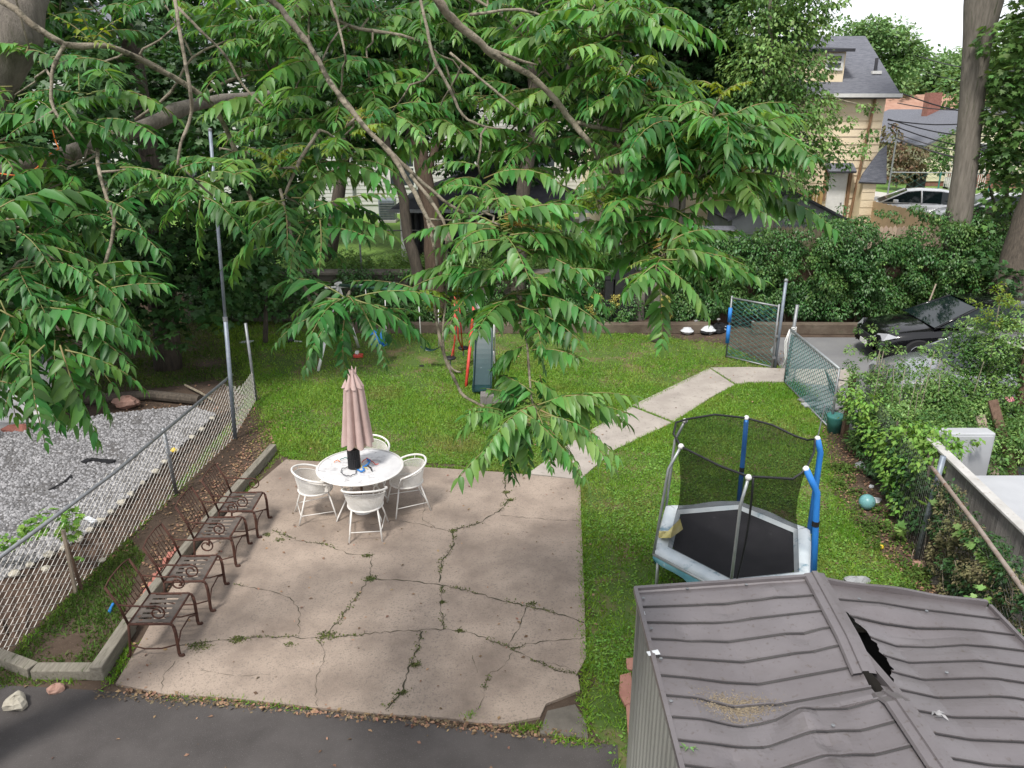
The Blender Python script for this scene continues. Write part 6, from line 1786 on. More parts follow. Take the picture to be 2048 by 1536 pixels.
for c_ in cl[::4]: trunk(t, [PY(1540, 230, 21.8), lerp(PY(1540, 200, 21.8), arr(*c_[:3]), .5) + (0, 0, .2), c_[:3]], [.05, .03, .012], M_bark, 'limb', 5)
crown('crown', M_maple2, cl[::2], 300, .135, t, T_OV, .8)
crown('crown_tips', M_light, cl[1::2], 300, .13, t, T_OV, .8)
# distant trees
def far_tree(c, rad, n, r0, r1, mat, label, name='distant_tree', size=.3, nper=60):
    t = tree(name, label, loc=(c[0], c[1], TZ))
    trunk(t, [(c[0], c[1], TZ), c], [.3, .18], M_barkd, n=7)
    crown('crown', mat, ell_clumps(c, rad, n, r0, r1, .5), nper, size, t, T_QD, .3)
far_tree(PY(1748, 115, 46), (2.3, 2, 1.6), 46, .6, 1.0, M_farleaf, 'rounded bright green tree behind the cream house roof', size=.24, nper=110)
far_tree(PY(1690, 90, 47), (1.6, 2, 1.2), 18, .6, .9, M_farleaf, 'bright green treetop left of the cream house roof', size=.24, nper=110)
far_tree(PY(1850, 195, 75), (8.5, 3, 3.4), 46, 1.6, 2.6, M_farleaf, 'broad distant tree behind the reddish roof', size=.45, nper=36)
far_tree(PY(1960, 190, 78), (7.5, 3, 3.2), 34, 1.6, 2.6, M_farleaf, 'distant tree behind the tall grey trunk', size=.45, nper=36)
far_tree(PY(2100, 170, 60), (7, 3, 4.5), 34, 1.6, 2.6, M_maple2, 'distant tree at the far right edge', size=.4, nper=36)
far_tree(arr(-24, 40, 8), (7, 3, 5), 34, 1.6, 2.4, M_maple, 'distant tree beyond the left end of the white house', size=.4, nper=30)
far_tree(arr(36, 42, 6), (3.5, 3, 3.4), 30, 1.0, 1.8, M_maple2, 'mid green tree before the pale pinkish house', size=.3, nper=60)
# far shrub
t = tree('red_tinged_shrub', 'big arching reddish green shrub left of the yellow bungalow', 'bush', (22.3, 44.5, TZ))
trunk(t, [(22.3, 44.5, TZ), (22.3, 44.5, 2.6)], [.15, .08], M_barkd, 'stem', 6)
crown('foliage', M_red, [(*PY(x_, y_, 44.5), r) for x_, y_, r in ((1795, 345, .9), (1815, 310, .9), (1835, 320, .8), (1790, 310, .8), (1785, 280, .7), (1810, 340, .9), (1830, 345, .6), (1850, 305, .4), (1780, 260, .5))], 160, .22, t, T_OV, .8)
for k, (px, py, lb) in enumerate(((1840, 395, ''), )): pass
t = tree('round_bush', 'round dark green bush at the far side of the street by the porch', 'bush', (27.4, 43.8, TZ))
trunk(t, [(27.4, 43.8, TZ), (27.4, 43.8, 2.2)], [.12, .06], M_barkd, 'stem', 6)
crown('foliage', M_maple2, [(*PY(x_, y_, 42), r) for x_, y_, r in ((1885, 320, .8), (1895, 300, .8), (1880, 335, .5), (1905, 280, .8))], 200, .2, t, T_QD, .4)

# =================================================================== IVY HEDGE AND SHRUBS
t = tree('ivy_hedge', 'long tall hedge overgrown with ivy and hanging vines behind the gate and cars', 'hedge', (9, 20.3, 0))
cl = []
rs = np.random.default_rng(3)
for i in range(430):
    x_ = rs.uniform(4.5, 15.0); q = rs.uniform(0, 1)
    top_z = 2.62 + .22 * math.sin(x_ * 1.7) + .15 * math.sin(x_ * 4.1) - (.35 if x_ < 5.5 else 0)
    z_ = .30 + (top_z - .30) * q
    cl.append((x_, 20.05 + .30 * q + rs.uniform(-.2, .35) - .12 * math.sin(x_ * 2.3) + .25 * (1 - q) ** 2, z_, rs.uniform(.22, .42)))
for x_ in np.arange(4.6, 15, .8):
    L_ = rs.uniform(.5, 1.5)
    for j in range(7): cl.append((x_ + .05 * j, 19.80 - .02 * j, 1.9 - L_ * j / 7 + rs.uniform(-.05, .05), .12))
for i in range(45):
    x_ = rs.uniform(6.5, 13); cl.append((x_, 20.6, 2.75 + rs.uniform(0, .35), rs.uniform(.12, .22)))
crown('foliage', M_hedge, cl[::3] + cl[1::3], 880, .085, t, T_OV, .9)
crown('foliage_tips', M_maple2, cl[2::3], 760, .085, t, T_OV, .9)
crown('new_growth', M_light, [(c_[0] + .1, c_[1] - .15, c_[2] + .05, c_[3] * .45) for c_ in cl[5::9]], 700, .07, t, T_OV, .7)
MB().box((4.6, 20.55, 0), (15.5, 20.75, 2.0)).build('woody_core', M_brown, t)
for i in range(16):
    x_ = 5 + i * .62; trunk(t, [(x_, 20.4, 0), (x_ + rs.uniform(-.3, .3), 20.4, 1.0), (x_ + rs.uniform(-.5, .5), 20.45, 2.0)], [.03, .025, .012], M_bark, 'stem', 5)
tag(MB().tube([PY(1850, 625, 19.3), PY(1872, 568, 19.6)], .02, 6).build('bare_pole', M_plank, loc=PY(1850, 625, 19.3)), 'thin bare stick leaning against the ivy above the black car', 'stick')
t = tree('wall_ivy', 'dark ivy and weeds hanging over the left half of the retaining wall', 'ivy', (-4, 20.6, .2))
cl = [(rs.uniform(-9, 2.4), rs.uniform(20.35, 20.62), rs.uniform(.25, 1.45), rs.uniform(.16, .34)) for _ in range(150)]
crown('foliage', M_hedge, cl, 700, .08, t, T_OV, .8)
cl = [(rs.uniform(-9, 5), rs.uniform(21.2, 22.2), TZ + rs.uniform(.05, .35), rs.uniform(.15, .3)) for _ in range(110)]
crown('weeds', M_light, cl, 500, .08, t, T_OV, -.3)
# planting strip behind the kerb
t = tree('bed_plants', 'mixed dark bedding plants behind the low kerb under the retaining wall', 'plants', (1, 20, .2))
t['kind'] = 'thing'
cl = [(rs.uniform(-4, 4.6), rs.uniform(19.8, 20.35), rs.uniform(.15, .75), rs.uniform(.14, .3)) for _ in range(110)]
MB().box((-4.2, 19.75, 0), (5.2, 20.6, .2)).build('soil', M_soil, t)
crown('foliage', M_hedge, cl, 800, .075, t, T_OV, .5)
for k, (px, py) in enumerate(((1187, 605), (1228, 602), (1330, 612))):
    b = PY(px, py, 19.95)
    t = tree('yellow_shrub', ('small yellow leaved shrub behind the kerb, leftmost of three', 'small yellow leaved shrub behind the kerb beside the dark post', 'sparse yellow leaved shrub by the ivy, rightmost of three')[k], 'plant', (b[0], 19.95, .2), 'yellow shrubs behind the kerb')
    trunk(t, [(b[0], 19.95, .2), b], [.015, .008], M_bark, 'stem', 5)
    crown('foliage', M_yel, [(b[0] + rs.uniform(-.12, .12), 19.9, b[2] + rs.uniform(-.25, .2), .12) for _ in range(7)], 900, .05, t, T_OV, .3)
# sapling in the lawn
b = P(1309, 684)
t = tree('sapling', 'slim bare sapling trunk standing in the lawn near the kerb', loc=b)
trunk(t, [b, b + (.02, 0, .7), PY(1314, 560, b[1]), PY(1322, 470, b[1] - .1)], [.11, .09, .075, .05], M_barkg)
SAP = t
# big right shrub over the fence
t = tree('wild_shrub', 'large light green wild shrub spilling over the right fence before the cars', 'bush', (6.7, 11.6, 0))
cl = []
for px, py, Y, r in ((1730, 770, 12.2, .34), (1790, 760, 12.2, .38), (1850, 770, 12.2, .4), (1900, 790, 12, .42), (1960, 780, 12, .36), (1760, 830, 11.6, .4), (1830, 840, 11.4, .42), (1900, 850, 11.2, .42), (1960, 840, 11.4, .4), (1700, 730, 12.6, .12), (1760, 735, 12.6, .10), (1840, 725, 12.6, .12), (1900, 745, 12.4, .2), (1950, 735, 12.3, .2), (2000, 700, 12, .32), (2020, 740, 12, .25), (1820, 890, 11, .35), (1880, 900, 10.8, .33), (1940, 890, 11, .3), (1980, 870, 11, .3), (1740, 680, 12.8, .10), (1770, 690, 12.8, .12), (1800, 700, 12.8, .1), (1990, 640, 12.2, .25), (2020, 670, 12, .3), (2010, 600, 12.4, .16), (1960, 660, 12.4, .2), (1930, 680, 12.5, .2), (2045, 640, 12, .25), (1700, 800, 12, .22), (1890, 690, 12.6, .15), (1870, 810, 11.8, .4), (1800, 800, 12, .4), (2040, 800, 11.5, .25), (1940, 930, 10.8, .22)):
    cl.append((*PY(px, py, Y), r))
for px, py, Y, r in ((1720, 760, 12.4, .16), (1750, 712, 12.6, .09), (1820, 735, 12.4, .12), (1870, 775, 12.2, .24), (1930, 760, 12.2, .32), (1700, 700, 12.8, .10), (1715, 660, 12.9, .07), (1745, 655, 12.9, .07), (1790, 660, 12.9, .07), (1860, 700, 12.6, .16), (1980, 700, 12.2, .3), (2010, 760, 12, .3), (2040, 720, 12, .3), (1990, 800, 11.8, .3), (1920, 710, 12.4, .2), (1780, 850, 11.2, .35), (1990, 910, 10.9, .2), (2030, 860, 11.2, .25)):
    cl.append((*PY(px, py, Y), r))
for px, py, Y, r in ((1905, 665, 12.5, .16), (1935, 650, 12.5, .18), (1965, 690, 12.4, .26), (1990, 730, 12.2, .3), (1925, 700, 12.4, .22), (1880, 715, 12.5, .15), (1955, 720, 12.3, .26), (2030, 700, 12.2, .3), (2030, 760, 12, .32), (1845, 700, 12.7, .08), (1800, 720, 12.7, .09), (1770, 700, 12.8, .08), (1730, 715, 12.8, .08), (1705, 735, 12.8, .09), (1715, 700, 12.9, .07), (1860, 745, 12.4, .14), (1790, 750, 12.5, .14), (1740, 755, 12.5, .12), (1960, 760, 12.2, .26), (1900, 770, 12.2, .22)):
    cl.append((*PY(px, py, Y), r))
for _ in range(40): cl.append((rs.uniform(6.0, 8.4), rs.uniform(10.6, 12.8), rs.uniform(.2, 1.0), rs.uniform(.25, .4)))
crown('foliage', M_light, cl[::2], 880, .055, t, T_OV, .4)
crown('inner_foliage', M_maple2, cl[1::2], 820, .06, t, T_OV, .4)
for i in range(20):
    x_ = rs.uniform(5.9, 8); y_ = rs.uniform(11, 12.4)
    z_ = rs.uniform(1.3, 1.9); q = arr(x_ + rs.uniform(-.2, .2), y_, z_)
    trunk(t, [(x_, y_, 0), q], [.012, .005], M_bark, 'stem', 4)
t = tree('tall_weed', 'tall feathery bright green plant rising at the right edge before the black car', 'plant', (7.9, 12.0, 0))
trunk(t, [(7.9, 12, 0), PY(2000, 600, 12.2)], [.02, .008], M_bark, 'stem', 5)
crown('foliage', M_young, [(*PY(x_, y_, 12.1), r) for x_, y_, r in ((1995, 580, .09), (2010, 600, .12), (1975, 620, .1), (2030, 610, .1), (1990, 640, .14), (1960, 640, .08), (2005, 570, .06), (2020, 650, .14), (1940, 600, .05), (1955, 610, .06), (2040, 690, .14))], 2600, .045, t, T_OV, .1)
b = PY(1994, 782, 11.4)
tag(crown('flower_head', M_flower, [(b[0], b[1] - .35, b[2], .055)], 26000, .022, None, T_OV, .3, loc=b), 'single pink flower head in the right hand shrub', 'flower')
# vine bush over the fence corner
t = tree('vine_bush', 'dark leafy vine bush heaped over the fence beside the leaning grey post', 'bush', (5.75, 10.2, 0))
cl = []
for px, py, Y, r in ((1740, 860, 10.9, .2), (1790, 880, 10.3, .28), (1830, 870, 10.1, .3), (1860, 900, 9.8, .28), (1830, 930, 9.8, .3), (1790, 930, 10.1, .28), (1850, 960, 9.5, .25), (1800, 970, 9.9, .25), (1880, 930, 9.5, .22), (1760, 900, 10.5, .2), (1720, 820, 11.4, .2), (1700, 790, 11.8, .18), (1900, 900, 9.7, .22), (1810, 1010, 9.6, .2), (1840, 1000, 9.4, .16), (1870, 870, 9.9, .2), (1790, 1040, 9.6, .16), (1735, 800, 11.4, .2)):
    cl.append((*PY(px, py, Y), r))
cl += [(*PY(x_, y_, Y), r) for x_, y_, Y, r in ((1880, 895, 9.6, .14), (1905, 880, 9.8, .13), (1850, 930, 9.3, .2), (1930, 885, 9.9, .10), (1955, 880, 9.9, .08))]
crown('foliage', M_clover, cl, 900, .085, t, T_OV, .7)
for k in range(8):
    x_ = 5.55 + .05 * k; y_ = 9.2 + .22 * k
    trunk(t, [(x_, y_, 0), (x_ + rs.uniform(-.1, .1), y_, 1.1)], [.03, .015], M_barkd, 'stem', 5)
cl = [(5.35 + .17 * (y_ - 8.7) + rs.uniform(.0, .2), y_, rs.uniform(.1, 1.0), rs.uniform(.12, .24)) for y_ in rs.uniform(8.8, 12.4, 60)]
crown('shaded_foliage', M_maple, cl, 700, .07, t, T_OV, .6)
# dry vines along the near part
t = tree('dry_vines', 'tangle of dry brown and olive vines covering the near right fence', 'vines', (5.0, 7.2, 0))
cl, cl2 = [], []
for y_ in rs.uniform(4.8, 8.6, 170):
    xx = 5.27 + .165 * (y_ - 8.7)
    (cl if rs.uniform() < .5 else cl2).append((xx + rs.uniform(.02, .16), y_, rs.uniform(.05, 1.2), rs.uniform(.08, .17)))
crown('foliage', M_vine, cl, 1300, .04, t, T_OV, .6)
crown('green_foliage', M_maple, cl2, 1500, .05, t, T_OV, .6)
for k in range(40):
    y_ = rs.uniform(5, 8.6); xx = 5.27 + .165 * (y_ - 8.7)
    p0 = arr(xx, y_, rs.uniform(0, 1.1)); q = [p0]
    for j in range(5): q.append(q[-1] + (rs.uniform(-.04, .04), rs.uniform(-.18, .18), rs.uniform(-.1, .18)))
    MB().tube(q, .004, 4).build('tendril', M_plank, t) if k < 30 else None
cl = [(*PY(x_, y_, Y), r) for x_, y_, Y, r in ((1990, 1120, 7.0, .10), (1960, 1095, 7.2, .08), (1975, 1185, 6.6, .07), (1945, 1190, 6.7, .06), (2000, 1140, 6.8, .08), (1860, 1010, 8.4, .07), (1930, 1060, 7.6, .08), (1800, 1060, 9.0, .06))]
for c_ in cl:
    crown('fresh_shoot', M_light, [c_], 1500, .11, t, T_MP, .2)
cl = [(rs.uniform(5.0, 5.6) + .12 * (y_ - 8), y_, .05, .1) for y_ in rs.uniform(6.2, 11.5, 50)]
t = tree('ground_weeds', 'low weeds at the foot of the right fence', 'weeds', (5.1, 8.5, 0)); t['kind'] = 'stuff'
crown('foliage', M_grassd, [(c_[0] - .35, c_[1], c_[2], c_[3]) for c_ in cl], 1200, .045, t, T_OV, .2)

# =================================================================== THE OVERHANGING TREES OF HEAVEN
FR = {}; LIMBP = []; TW = []
def frond(key, base, d0, L, rng, droop=1.0, roll=0.0, size=None, npair=None):
    """compound leaf: stalk arching down, paired hanging leaflets"""
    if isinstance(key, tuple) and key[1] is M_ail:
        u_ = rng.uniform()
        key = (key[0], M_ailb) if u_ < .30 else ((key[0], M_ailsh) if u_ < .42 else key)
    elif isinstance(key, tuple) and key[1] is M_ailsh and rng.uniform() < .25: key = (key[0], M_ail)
    d = np.array(d0, float); d /= np.linalg.norm(d)
    n = 12; pts = [np.array(base, float)]
    h = arr(d[0], d[1], 0); hn = np.linalg.norm(h)
    h = h / hn if hn > 1e-3 else arr(1, 0, 0)
    el = math.atan2(d[2], max(hn, 1e-6))
    bend = rng.uniform(.7, 1.25) * droop
    side = arr(-h[1], h[0], 0) * rng.uniform(-.25, .25)
    for i in range(n):
        q = i / n
        e_ = el - bend * q ** 1.1
        e_ = max(e_, -1.45)
        v = h * math.cos(e_) + arr(0, 0, 1) * math.sin(e_) + side * q
        pts.append(pts[-1] + v / np.linalg.norm(v) * L / n)
    pts = np.array(pts)
    A = FR.setdefault(key, dict(st=MB(), P=[], D=[], N=[], S=[]))
    A['st'].tube(pts[::2], [.0045 * (1 - .6 * i / (len(pts[::2]) - 1)) for i in range(len(pts[::2]))], 4)
    k = npair or int(rng.uniform(10, 15))
    ls = size or L * rng.uniform(.20, .31)
    for j in range(k):
        q = .14 + .86 * j / (k - .5)
        f = q * n; i = min(int(f), n - 1); p = pts[i] + (pts[i + 1] - pts[i]) * (f - i)
        tg = pts[i + 1] - pts[i]; tg = tg / np.linalg.norm(tg)
        sdv = np.cross(tg, (0, 0, 1)); sn = np.linalg.norm(sdv)
        sdv = sdv / sn if sn > .05 else arr(-h[1], h[0], 0)
        up = np.cross(sdv, tg)
        sz = ls * (1 - .45 * max(0, q - .55) / .45) * (1 if q > .25 else .8)
        for s_ in (-1, 1):
            if rng.uniform() < .035: continue
            dd = sdv * s_ * rng.uniform(.75, 1.0) + tg * (.28 + .35 * q) + arr(0, 0, -1) * rng.uniform(.15, .75) + rng.normal(size=3) * .13
            A['P'].append(p + rng.normal(size=3) * .003); A['D'].append(dd)
            A['N'].append(up + arr(0, 0, .4) + sdv * s_ * .5 + rng.normal(size=3) * .16); A['S'].append(sz * rng.uniform(.78, 1.12))
    A['P'].append(pts[-1]); A['D'].append(pts[-1] - pts[-2] + rng.normal(size=3) * .003); A['N'].append(up + arr(0, 0, .3)); A['S'].append(ls * .6)
def flush(t):
    allst = MB()
    for tw in TW: MB().tube(tw, [.008, .0075, .0065, .006, .0055], 5).build('twig', M_bark, t, True)
    TW.clear(); LIMBP.clear()
    for (key, mat), A in list(FR.items()):
        if not A['P']: continue
        for v_ in A['st'].v: pass
        allst.v += A['st'].v; allst.f += [tuple(i_ + allst.n for i_ in f_) for f_ in A['st'].f]; allst.n += A['st'].n
        V, F = leaves(T_LA, np.array(A['P']), np.array(A['D']), np.array(A['N']), np.array(A['S']))
        bulk(key, V, F, mat, t, smooth=False)
    if allst.v: allst.build('leaf_stalks', M_stalk, t, True)
    FR.clear()
M_stalk = pm('leaf_stalk', (.14, .19, .05), (.22, .16, .07), 8, .6)
def limb(t, pts, mat=M_bark, nm='limb', n=9):
    W = []; rr = []
    last = 6
    for p in pts:
        w = p[3] if len(p) > 3 else last
        last = w
        W.append(PD(*p[:3])); rr.append(w / FPX * p[2] / 2)
    # smooth a little with extra points
    out, ro = [], []
    for i in range(len(W) - 1):
        m0 = (W[i + 1] - W[i - 1]) / 2 if i > 0 else W[i + 1] - W[i]
        m1 = (W[i + 2] - W[i]) / 2 if i + 2 < len(W) else W[i + 1] - W[i]
        for q in (0, .33, .66):
            h00, h10, h01, h11 = 2 * q ** 3 - 3 * q * q + 1, q ** 3 - 2 * q * q + q, -2 * q ** 3 + 3 * q * q, q ** 3 - q * q
            out.append(h00 * W[i] + h10 * m0 + h01 * W[i + 1] + h11 * m1 + RNG.normal(size=3) * rr[i] * .12); ro.append((rr[i] + (rr[i + 1] - rr[i]) * q) * RNG.uniform(.88, 1.12))
    out.append(W[-1]); ro.append(rr[-1])
    LIMBP.extend(out)
    ro = [r_ * (.86 if r_ < .04 else .95) * (1.18 if i_ % 7 == 3 else 1) for i_, r_ in enumerate(ro)]
    return MB().tube(out, ro, n).build(nm, mat, t, True)
rf_ = np.random.default_rng(21)
def rosette(px, py, dep, n=8, L=(.30, .60), mat=None, key='foliage', az=None, el=(.0, .55), stem=True, size=None, droop=1.0):
    mat = mat or M_ail
    c = PD(px, py, dep)
    a0 = rf_.uniform(0, 6.28)
    if stem and LIMBP:
        A_ = np.array(LIMBP); dd_ = np.linalg.norm(A_ - c, axis=1) + .6 * np.maximum(0, c[2] - A_[:, 2] * 1.0) * 0
        q_ = A_[dd_.argmin()]; dn = dd_.min()
        if .04 < dn < 1.6:
            m_ = (q_ + c) / 2 + rf_.normal(size=3) * .05 * dn + (0, 0, .10 * dn)
            TW.append([q_, lerp(q_, m_, .5) + rf_.normal(size=3) * .02, m_, lerp(m_, c, .5) + rf_.normal(size=3) * .02, c])
    for k in range(n):
        a = (a0 + 2 * math.pi * k / n + rf_.normal() * .25) if az is None else R(rf_.uniform(*az))
        e_ = rf_.uniform(*el)
        frond((key, mat), c + rf_.normal(size=3) * .03 + (0, 0, -.04 * (k % 3)), (math.cos(a) * math.cos(e_), math.sin(a) * math.cos(e_), math.sin(e_)), rf_.uniform(*L), rf_, droop, size=size)
    return c
def pfrond(a, b, dep, ddep=0.0, mat=None, droop=.7, key='foliage', up=.25, size=None, npair=None):
    """a frond seen running from picture point a to b"""
    p, q = PD(*a, dep), PD(*b, dep + ddep)
    d = q - p; L = np.linalg.norm(d) * 1.06
    d0 = d / np.linalg.norm(d) + arr(0, 0, up + droop * .28)
    frond((key, mat or M_ail), p, d0, L, rf_, droop, size=size, npair=npair)

# ---- left tree
t = thing('tree_of_heaven', 'big tree at the left whose rough limb and feathery leaves hang over the fence', 'tree', (-5.2, 5.0, 0))
trunk(t, [(-5.2, 5.0, 0), (-4.75, 5.1, 2.4), (-4.2, 5.3, 4.6), PD(30, 60, 5.0), PD(80, -150, 5.2), PD(130, -500, 5.6)], [.26, .21, .19, .155, .14, .10], M_barkg, n=18)
limb(t, [(-260, 300, 5.1, 44), (-80, 352, 5.0, 40), (0, 338, 5, 36), (100, 316, 5.2, 32), (190, 290, 5.4, 30), (290, 250, 5.7, 28), (380, 212, 6, 26), (480, 196, 6.4, 21), (590, 180, 6.8, 13)], M_barkg, n=14)
limb(t, [(60, -160, 4.9, 18), (-40, -50, 4.3, 16), (30, 20, 4.2, 15), (128, 88, 4.3, 14), (220, 93, 4.5, 13), (310, 135, 4.8, 13), (400, 188, 5, 12), (435, 225, 5.1, 12), (470, 300, 5.2, 11), (495, 380, 5.2, 9), (507, 408, 5.2, 7)])
limb(t, [(130, 90, 4.3, 10), (108, 130, 4.3, 9), (103, 170, 4.3, 8), (108, 220, 4.3, 7), (150, 280, 4.3, 4)])
limb(t, [(300, -120, 4.6, 10), (340, -40, 4.1, 9), (358, 50, 4, 9), (368, 110, 4, 8), (378, 170, 4, 8), (383, 225, 4.1, 8), (362, 285, 4.1, 7), (355, 330, 4.1, 5)])
limb(t, [(356, 15, 4.6, 7), (400, 60, 4.6, 6), (450, 110, 4.7, 6), (485, 170, 4.8, 5), (530, 215, 4.8, 4)])
limb(t, [(195, 300, 4.8, 9), (196, 330, 4.3, 8), (208, 380, 4.2, 8), (228, 440, 4.2, 8), (215, 510, 4.2, 8), (195, 550, 4.2, 6), (130, 580, 4.2, 4)])
limb(t, [(330, 140, 4.9, 7), (280, 108, 4.7, 6), (320, 80, 4.7, 5), (352, 52, 4.7, 4)])
limb(t, [(270, 240, 5.6, 6), (340, 185, 5.5, 6), (385, 115, 5.5, 5), (470, 75, 5.5, 4)])
limb(t, [(410, 190, 5.2, 7), (460, 160, 5.3, 6), (540, 140, 5.4, 4)])
limb(t, [(360, 330, 4.1, 5), (400, 370, 4.2, 5), (440, 400, 4.4, 5), (490, 408, 4.8, 5)])
limb(t, [(-120, 640, 4.6, 12), (-20, 640, 4.2, 9), (60, 660, 4.0, 7), (130, 690, 3.8, 5)])
limb(t, [(-200, 500, 5, 12), (-40, 470, 4.2, 9), (40, 470, 4.0, 6), (110, 520, 4.0, 4)])
# dangling orange cord on the rough limb
tag(MB().tube([PD(x_, y_, d_) for x_, y_, d_ in ((-20, 344, 4.92), (20, 350, 4.9), (50, 352, 4.9), (75, 335, 4.95), (100, 308, 5.0), (118, 298, 5.05), (112, 285, 5.1), (105, 260, 5.1))], .0045, 5).build('orange_cord', M_orange, loc=PD(50, 352, 4.9)), 'thin orange cord looped under the rough limb at the left edge', 'cord')
# leaf sprays
for px, py, dep, n in ((20, 440, 3.9, 8), (60, 520, 3.9, 8), (-20, 560, 3.8, 8), (120, 560, 4.1, 9), (190, 560, 4.2, 6), (30, 640, 3.9, 8), (100, 650, 3.9, 8), (-10, 700, 3.7, 7), (150, 480, 4.5, 6), (-40, 300, 4.4, 6), (30, 190, 4.6, 8), (110, 230, 4.5, 8), (170, 170, 4.7, 7), (60, 100, 4.8, 5), (230, 430, 4.5, 5), (90, 380, 4.5, 6), (-30, 400, 4.2, 7), (330, 350, 4.4, 6), (400, 370, 4.4, 5), (150, 330, 4.6, 5), (500, 30, 5.2, 8), (430, -10, 5.2, 7), (560, 80, 5.2, 8), (480, 120, 5.3, 6), (560, 180, 5.2, 5), (330, 10, 5.4, 4), (560, 250, 5.0, 5), (500, 310, 5.0, 4), (440, 300, 5.2, 3), (200, 30, 5.4, 4), (120, 20, 5.4, 4)):
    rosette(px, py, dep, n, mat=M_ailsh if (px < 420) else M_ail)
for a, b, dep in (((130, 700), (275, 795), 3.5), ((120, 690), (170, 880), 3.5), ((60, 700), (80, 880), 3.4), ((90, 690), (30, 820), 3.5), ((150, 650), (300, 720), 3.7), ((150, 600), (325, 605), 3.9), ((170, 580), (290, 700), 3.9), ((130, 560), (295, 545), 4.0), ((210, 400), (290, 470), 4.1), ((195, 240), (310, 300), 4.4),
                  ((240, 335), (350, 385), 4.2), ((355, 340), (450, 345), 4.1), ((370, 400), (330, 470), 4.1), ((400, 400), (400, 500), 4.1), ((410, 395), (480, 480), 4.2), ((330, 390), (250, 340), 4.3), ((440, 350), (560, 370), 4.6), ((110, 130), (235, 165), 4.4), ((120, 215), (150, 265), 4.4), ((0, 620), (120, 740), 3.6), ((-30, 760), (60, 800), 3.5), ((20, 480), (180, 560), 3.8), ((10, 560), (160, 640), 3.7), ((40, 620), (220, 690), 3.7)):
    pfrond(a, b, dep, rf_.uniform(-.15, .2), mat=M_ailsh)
for a, b in (((40, 640), (20, 830)), ((10, 660), (-20, 850)), ((70, 660), (60, 850)), ((20, 700), (95, 860)), ((110, 680), (120, 840)), ((130, 690), (210, 830)), ((80, 600), (200, 660)), ((160, 660), (250, 740)), ((0, 600), (60, 760)), ((60, 560), (140, 640)), ((190, 560), (260, 640)), ((50, 720), (130, 860))):
    pfrond(a, b, 3.7, rf_.uniform(-.15, .2), mat=M_ailsh, size=.12, npair=11)
# young shoot
for a, b in (((185, 85), (110, 30)), ((185, 82), (165, 20)), ((188, 80), (240, 45)), ((186, 84), (215, 95)), ((186, 84), (150, 75))):
    pfrond(a, b, 4.3, -.1, M_young, .5, 'young_leaves', .15, npair=4)
flush(t)

# ---- centre tree: limbs come in over the top of the picture
t = thing('tree_of_heaven', 'feathery leaved tree whose pale limbs reach down across the middle of the view', 'tree', (-2.6, 1.5, 0))
hub = PD(560, -900, 4.6)
trunk(t, [(-2.6, 1.5, 0), (-2.5, 1.7, 4.0), (-2.1, 2.3, 7.0), hub], [.28, .24, .2, .15], M_barkg, n=16)
hub_px = (560, -900, 4.6, 40)
limb(t, [hub_px, (680, -400, 4.2, 30), (780, -100, 4.0, 23), (870, -5, 4, 21), (905, 38, 4.1, 20), (960, 85, 4.2, 18), (1000, 118, 4.3, 16), (1055, 148, 4.4, 15), (1110, 200, 4.5, 14), (1145, 245, 4.6, 14), (1170, 275, 4.6, 12), (1195, 310, 4.7, 11), (1203, 350, 4.75, 10), (1212, 400, 4.8, 8), (1222, 425, 4.8, 7)])
limb(t, [(1145, 243, 4.6, 11), (1200, 256, 4.65, 10), (1260, 265, 4.7, 9), (1310, 277, 4.8, 8), (1360, 292, 4.8, 7), (1420, 325, 4.8, 6), (1445, 348, 4.8, 4)])
limb(t, [(1222, 425, 4.8, 6), (1232, 470, 4.8, 6), (1262, 505, 4.8, 4)])
limb(t, [(965, 92, 4.25, 9), (1030, 118, 4.35, 7), (1075, 130, 4.4, 4)])
limb(t, [(600, -420, 4.5, 18), (500, -80, 4.3, 15), (560, 15, 4.25, 14), (600, 65, 4.2, 13), (625, 100, 4.2, 12), (660, 165, 4.2, 12), (700, 218, 4.2, 13), (740, 265, 4.2, 12), (775, 300, 4.2, 12), (800, 335, 4.2, 11), (830, 388, 4.2, 10), (852, 432, 4.2, 9), (880, 470, 4.2, 7), (905, 492, 4.2, 5)])
limb(t, [(775, 300, 4.2, 10), (815, 338, 4.25, 9), (860, 378, 4.3, 8), (900, 410, 4.35, 7), (950, 440, 4.4, 6), (975, 482, 4.4, 5)])
limb(t, [(822, 350, 4.25, 9), (860, 400, 4.2, 8), (885, 440, 4.2, 7), (897, 470, 4.2, 7), (913, 497, 4.2, 4)])
limb(t, [(855, 440, 4.2, 7), (868, 490, 4.2, 7), (875, 540, 4.25, 7), (868, 600, 4.3, 6), (880, 680, 4.25, 7), (893, 725, 4.2, 7), (915, 770, 4.2, 7), (928, 792, 4.2, 7), (965, 812, 4.15, 6), (1010, 835, 4.1, 6), (1085, 856, 4.0, 5)])
limb(t, [(893, 470, 4.2, 5), (893, 540, 4.2, 4), (892, 600, 4.2, 4), (886, 660, 4.2, 5), (890, 712, 4.2, 5), (905, 738, 4.2, 5), (922, 744, 4.2, 4)])
limb(t, [(858, 438, 4.3, 5), (900, 440, 4.3, 4), (935, 437, 4.3, 4), (978, 424, 4.3, 3)])
limb(t, [(560, -60, 5.2, 9), (600, 15, 5, 8), (660, 36, 5, 8), (720, 58, 5, 8), (800, 70, 5, 7), (860, 88, 5, 6)])
limb(t, [(800, -120, 4.6, 9), (835, -20, 4.5, 8), (855, 60, 4.5, 7), (865, 110, 4.5, 7), (900, 180, 4.5, 7), (925, 230, 4.5, 6), (960, 250, 4.5, 5), (1000, 258, 4.5, 4)])
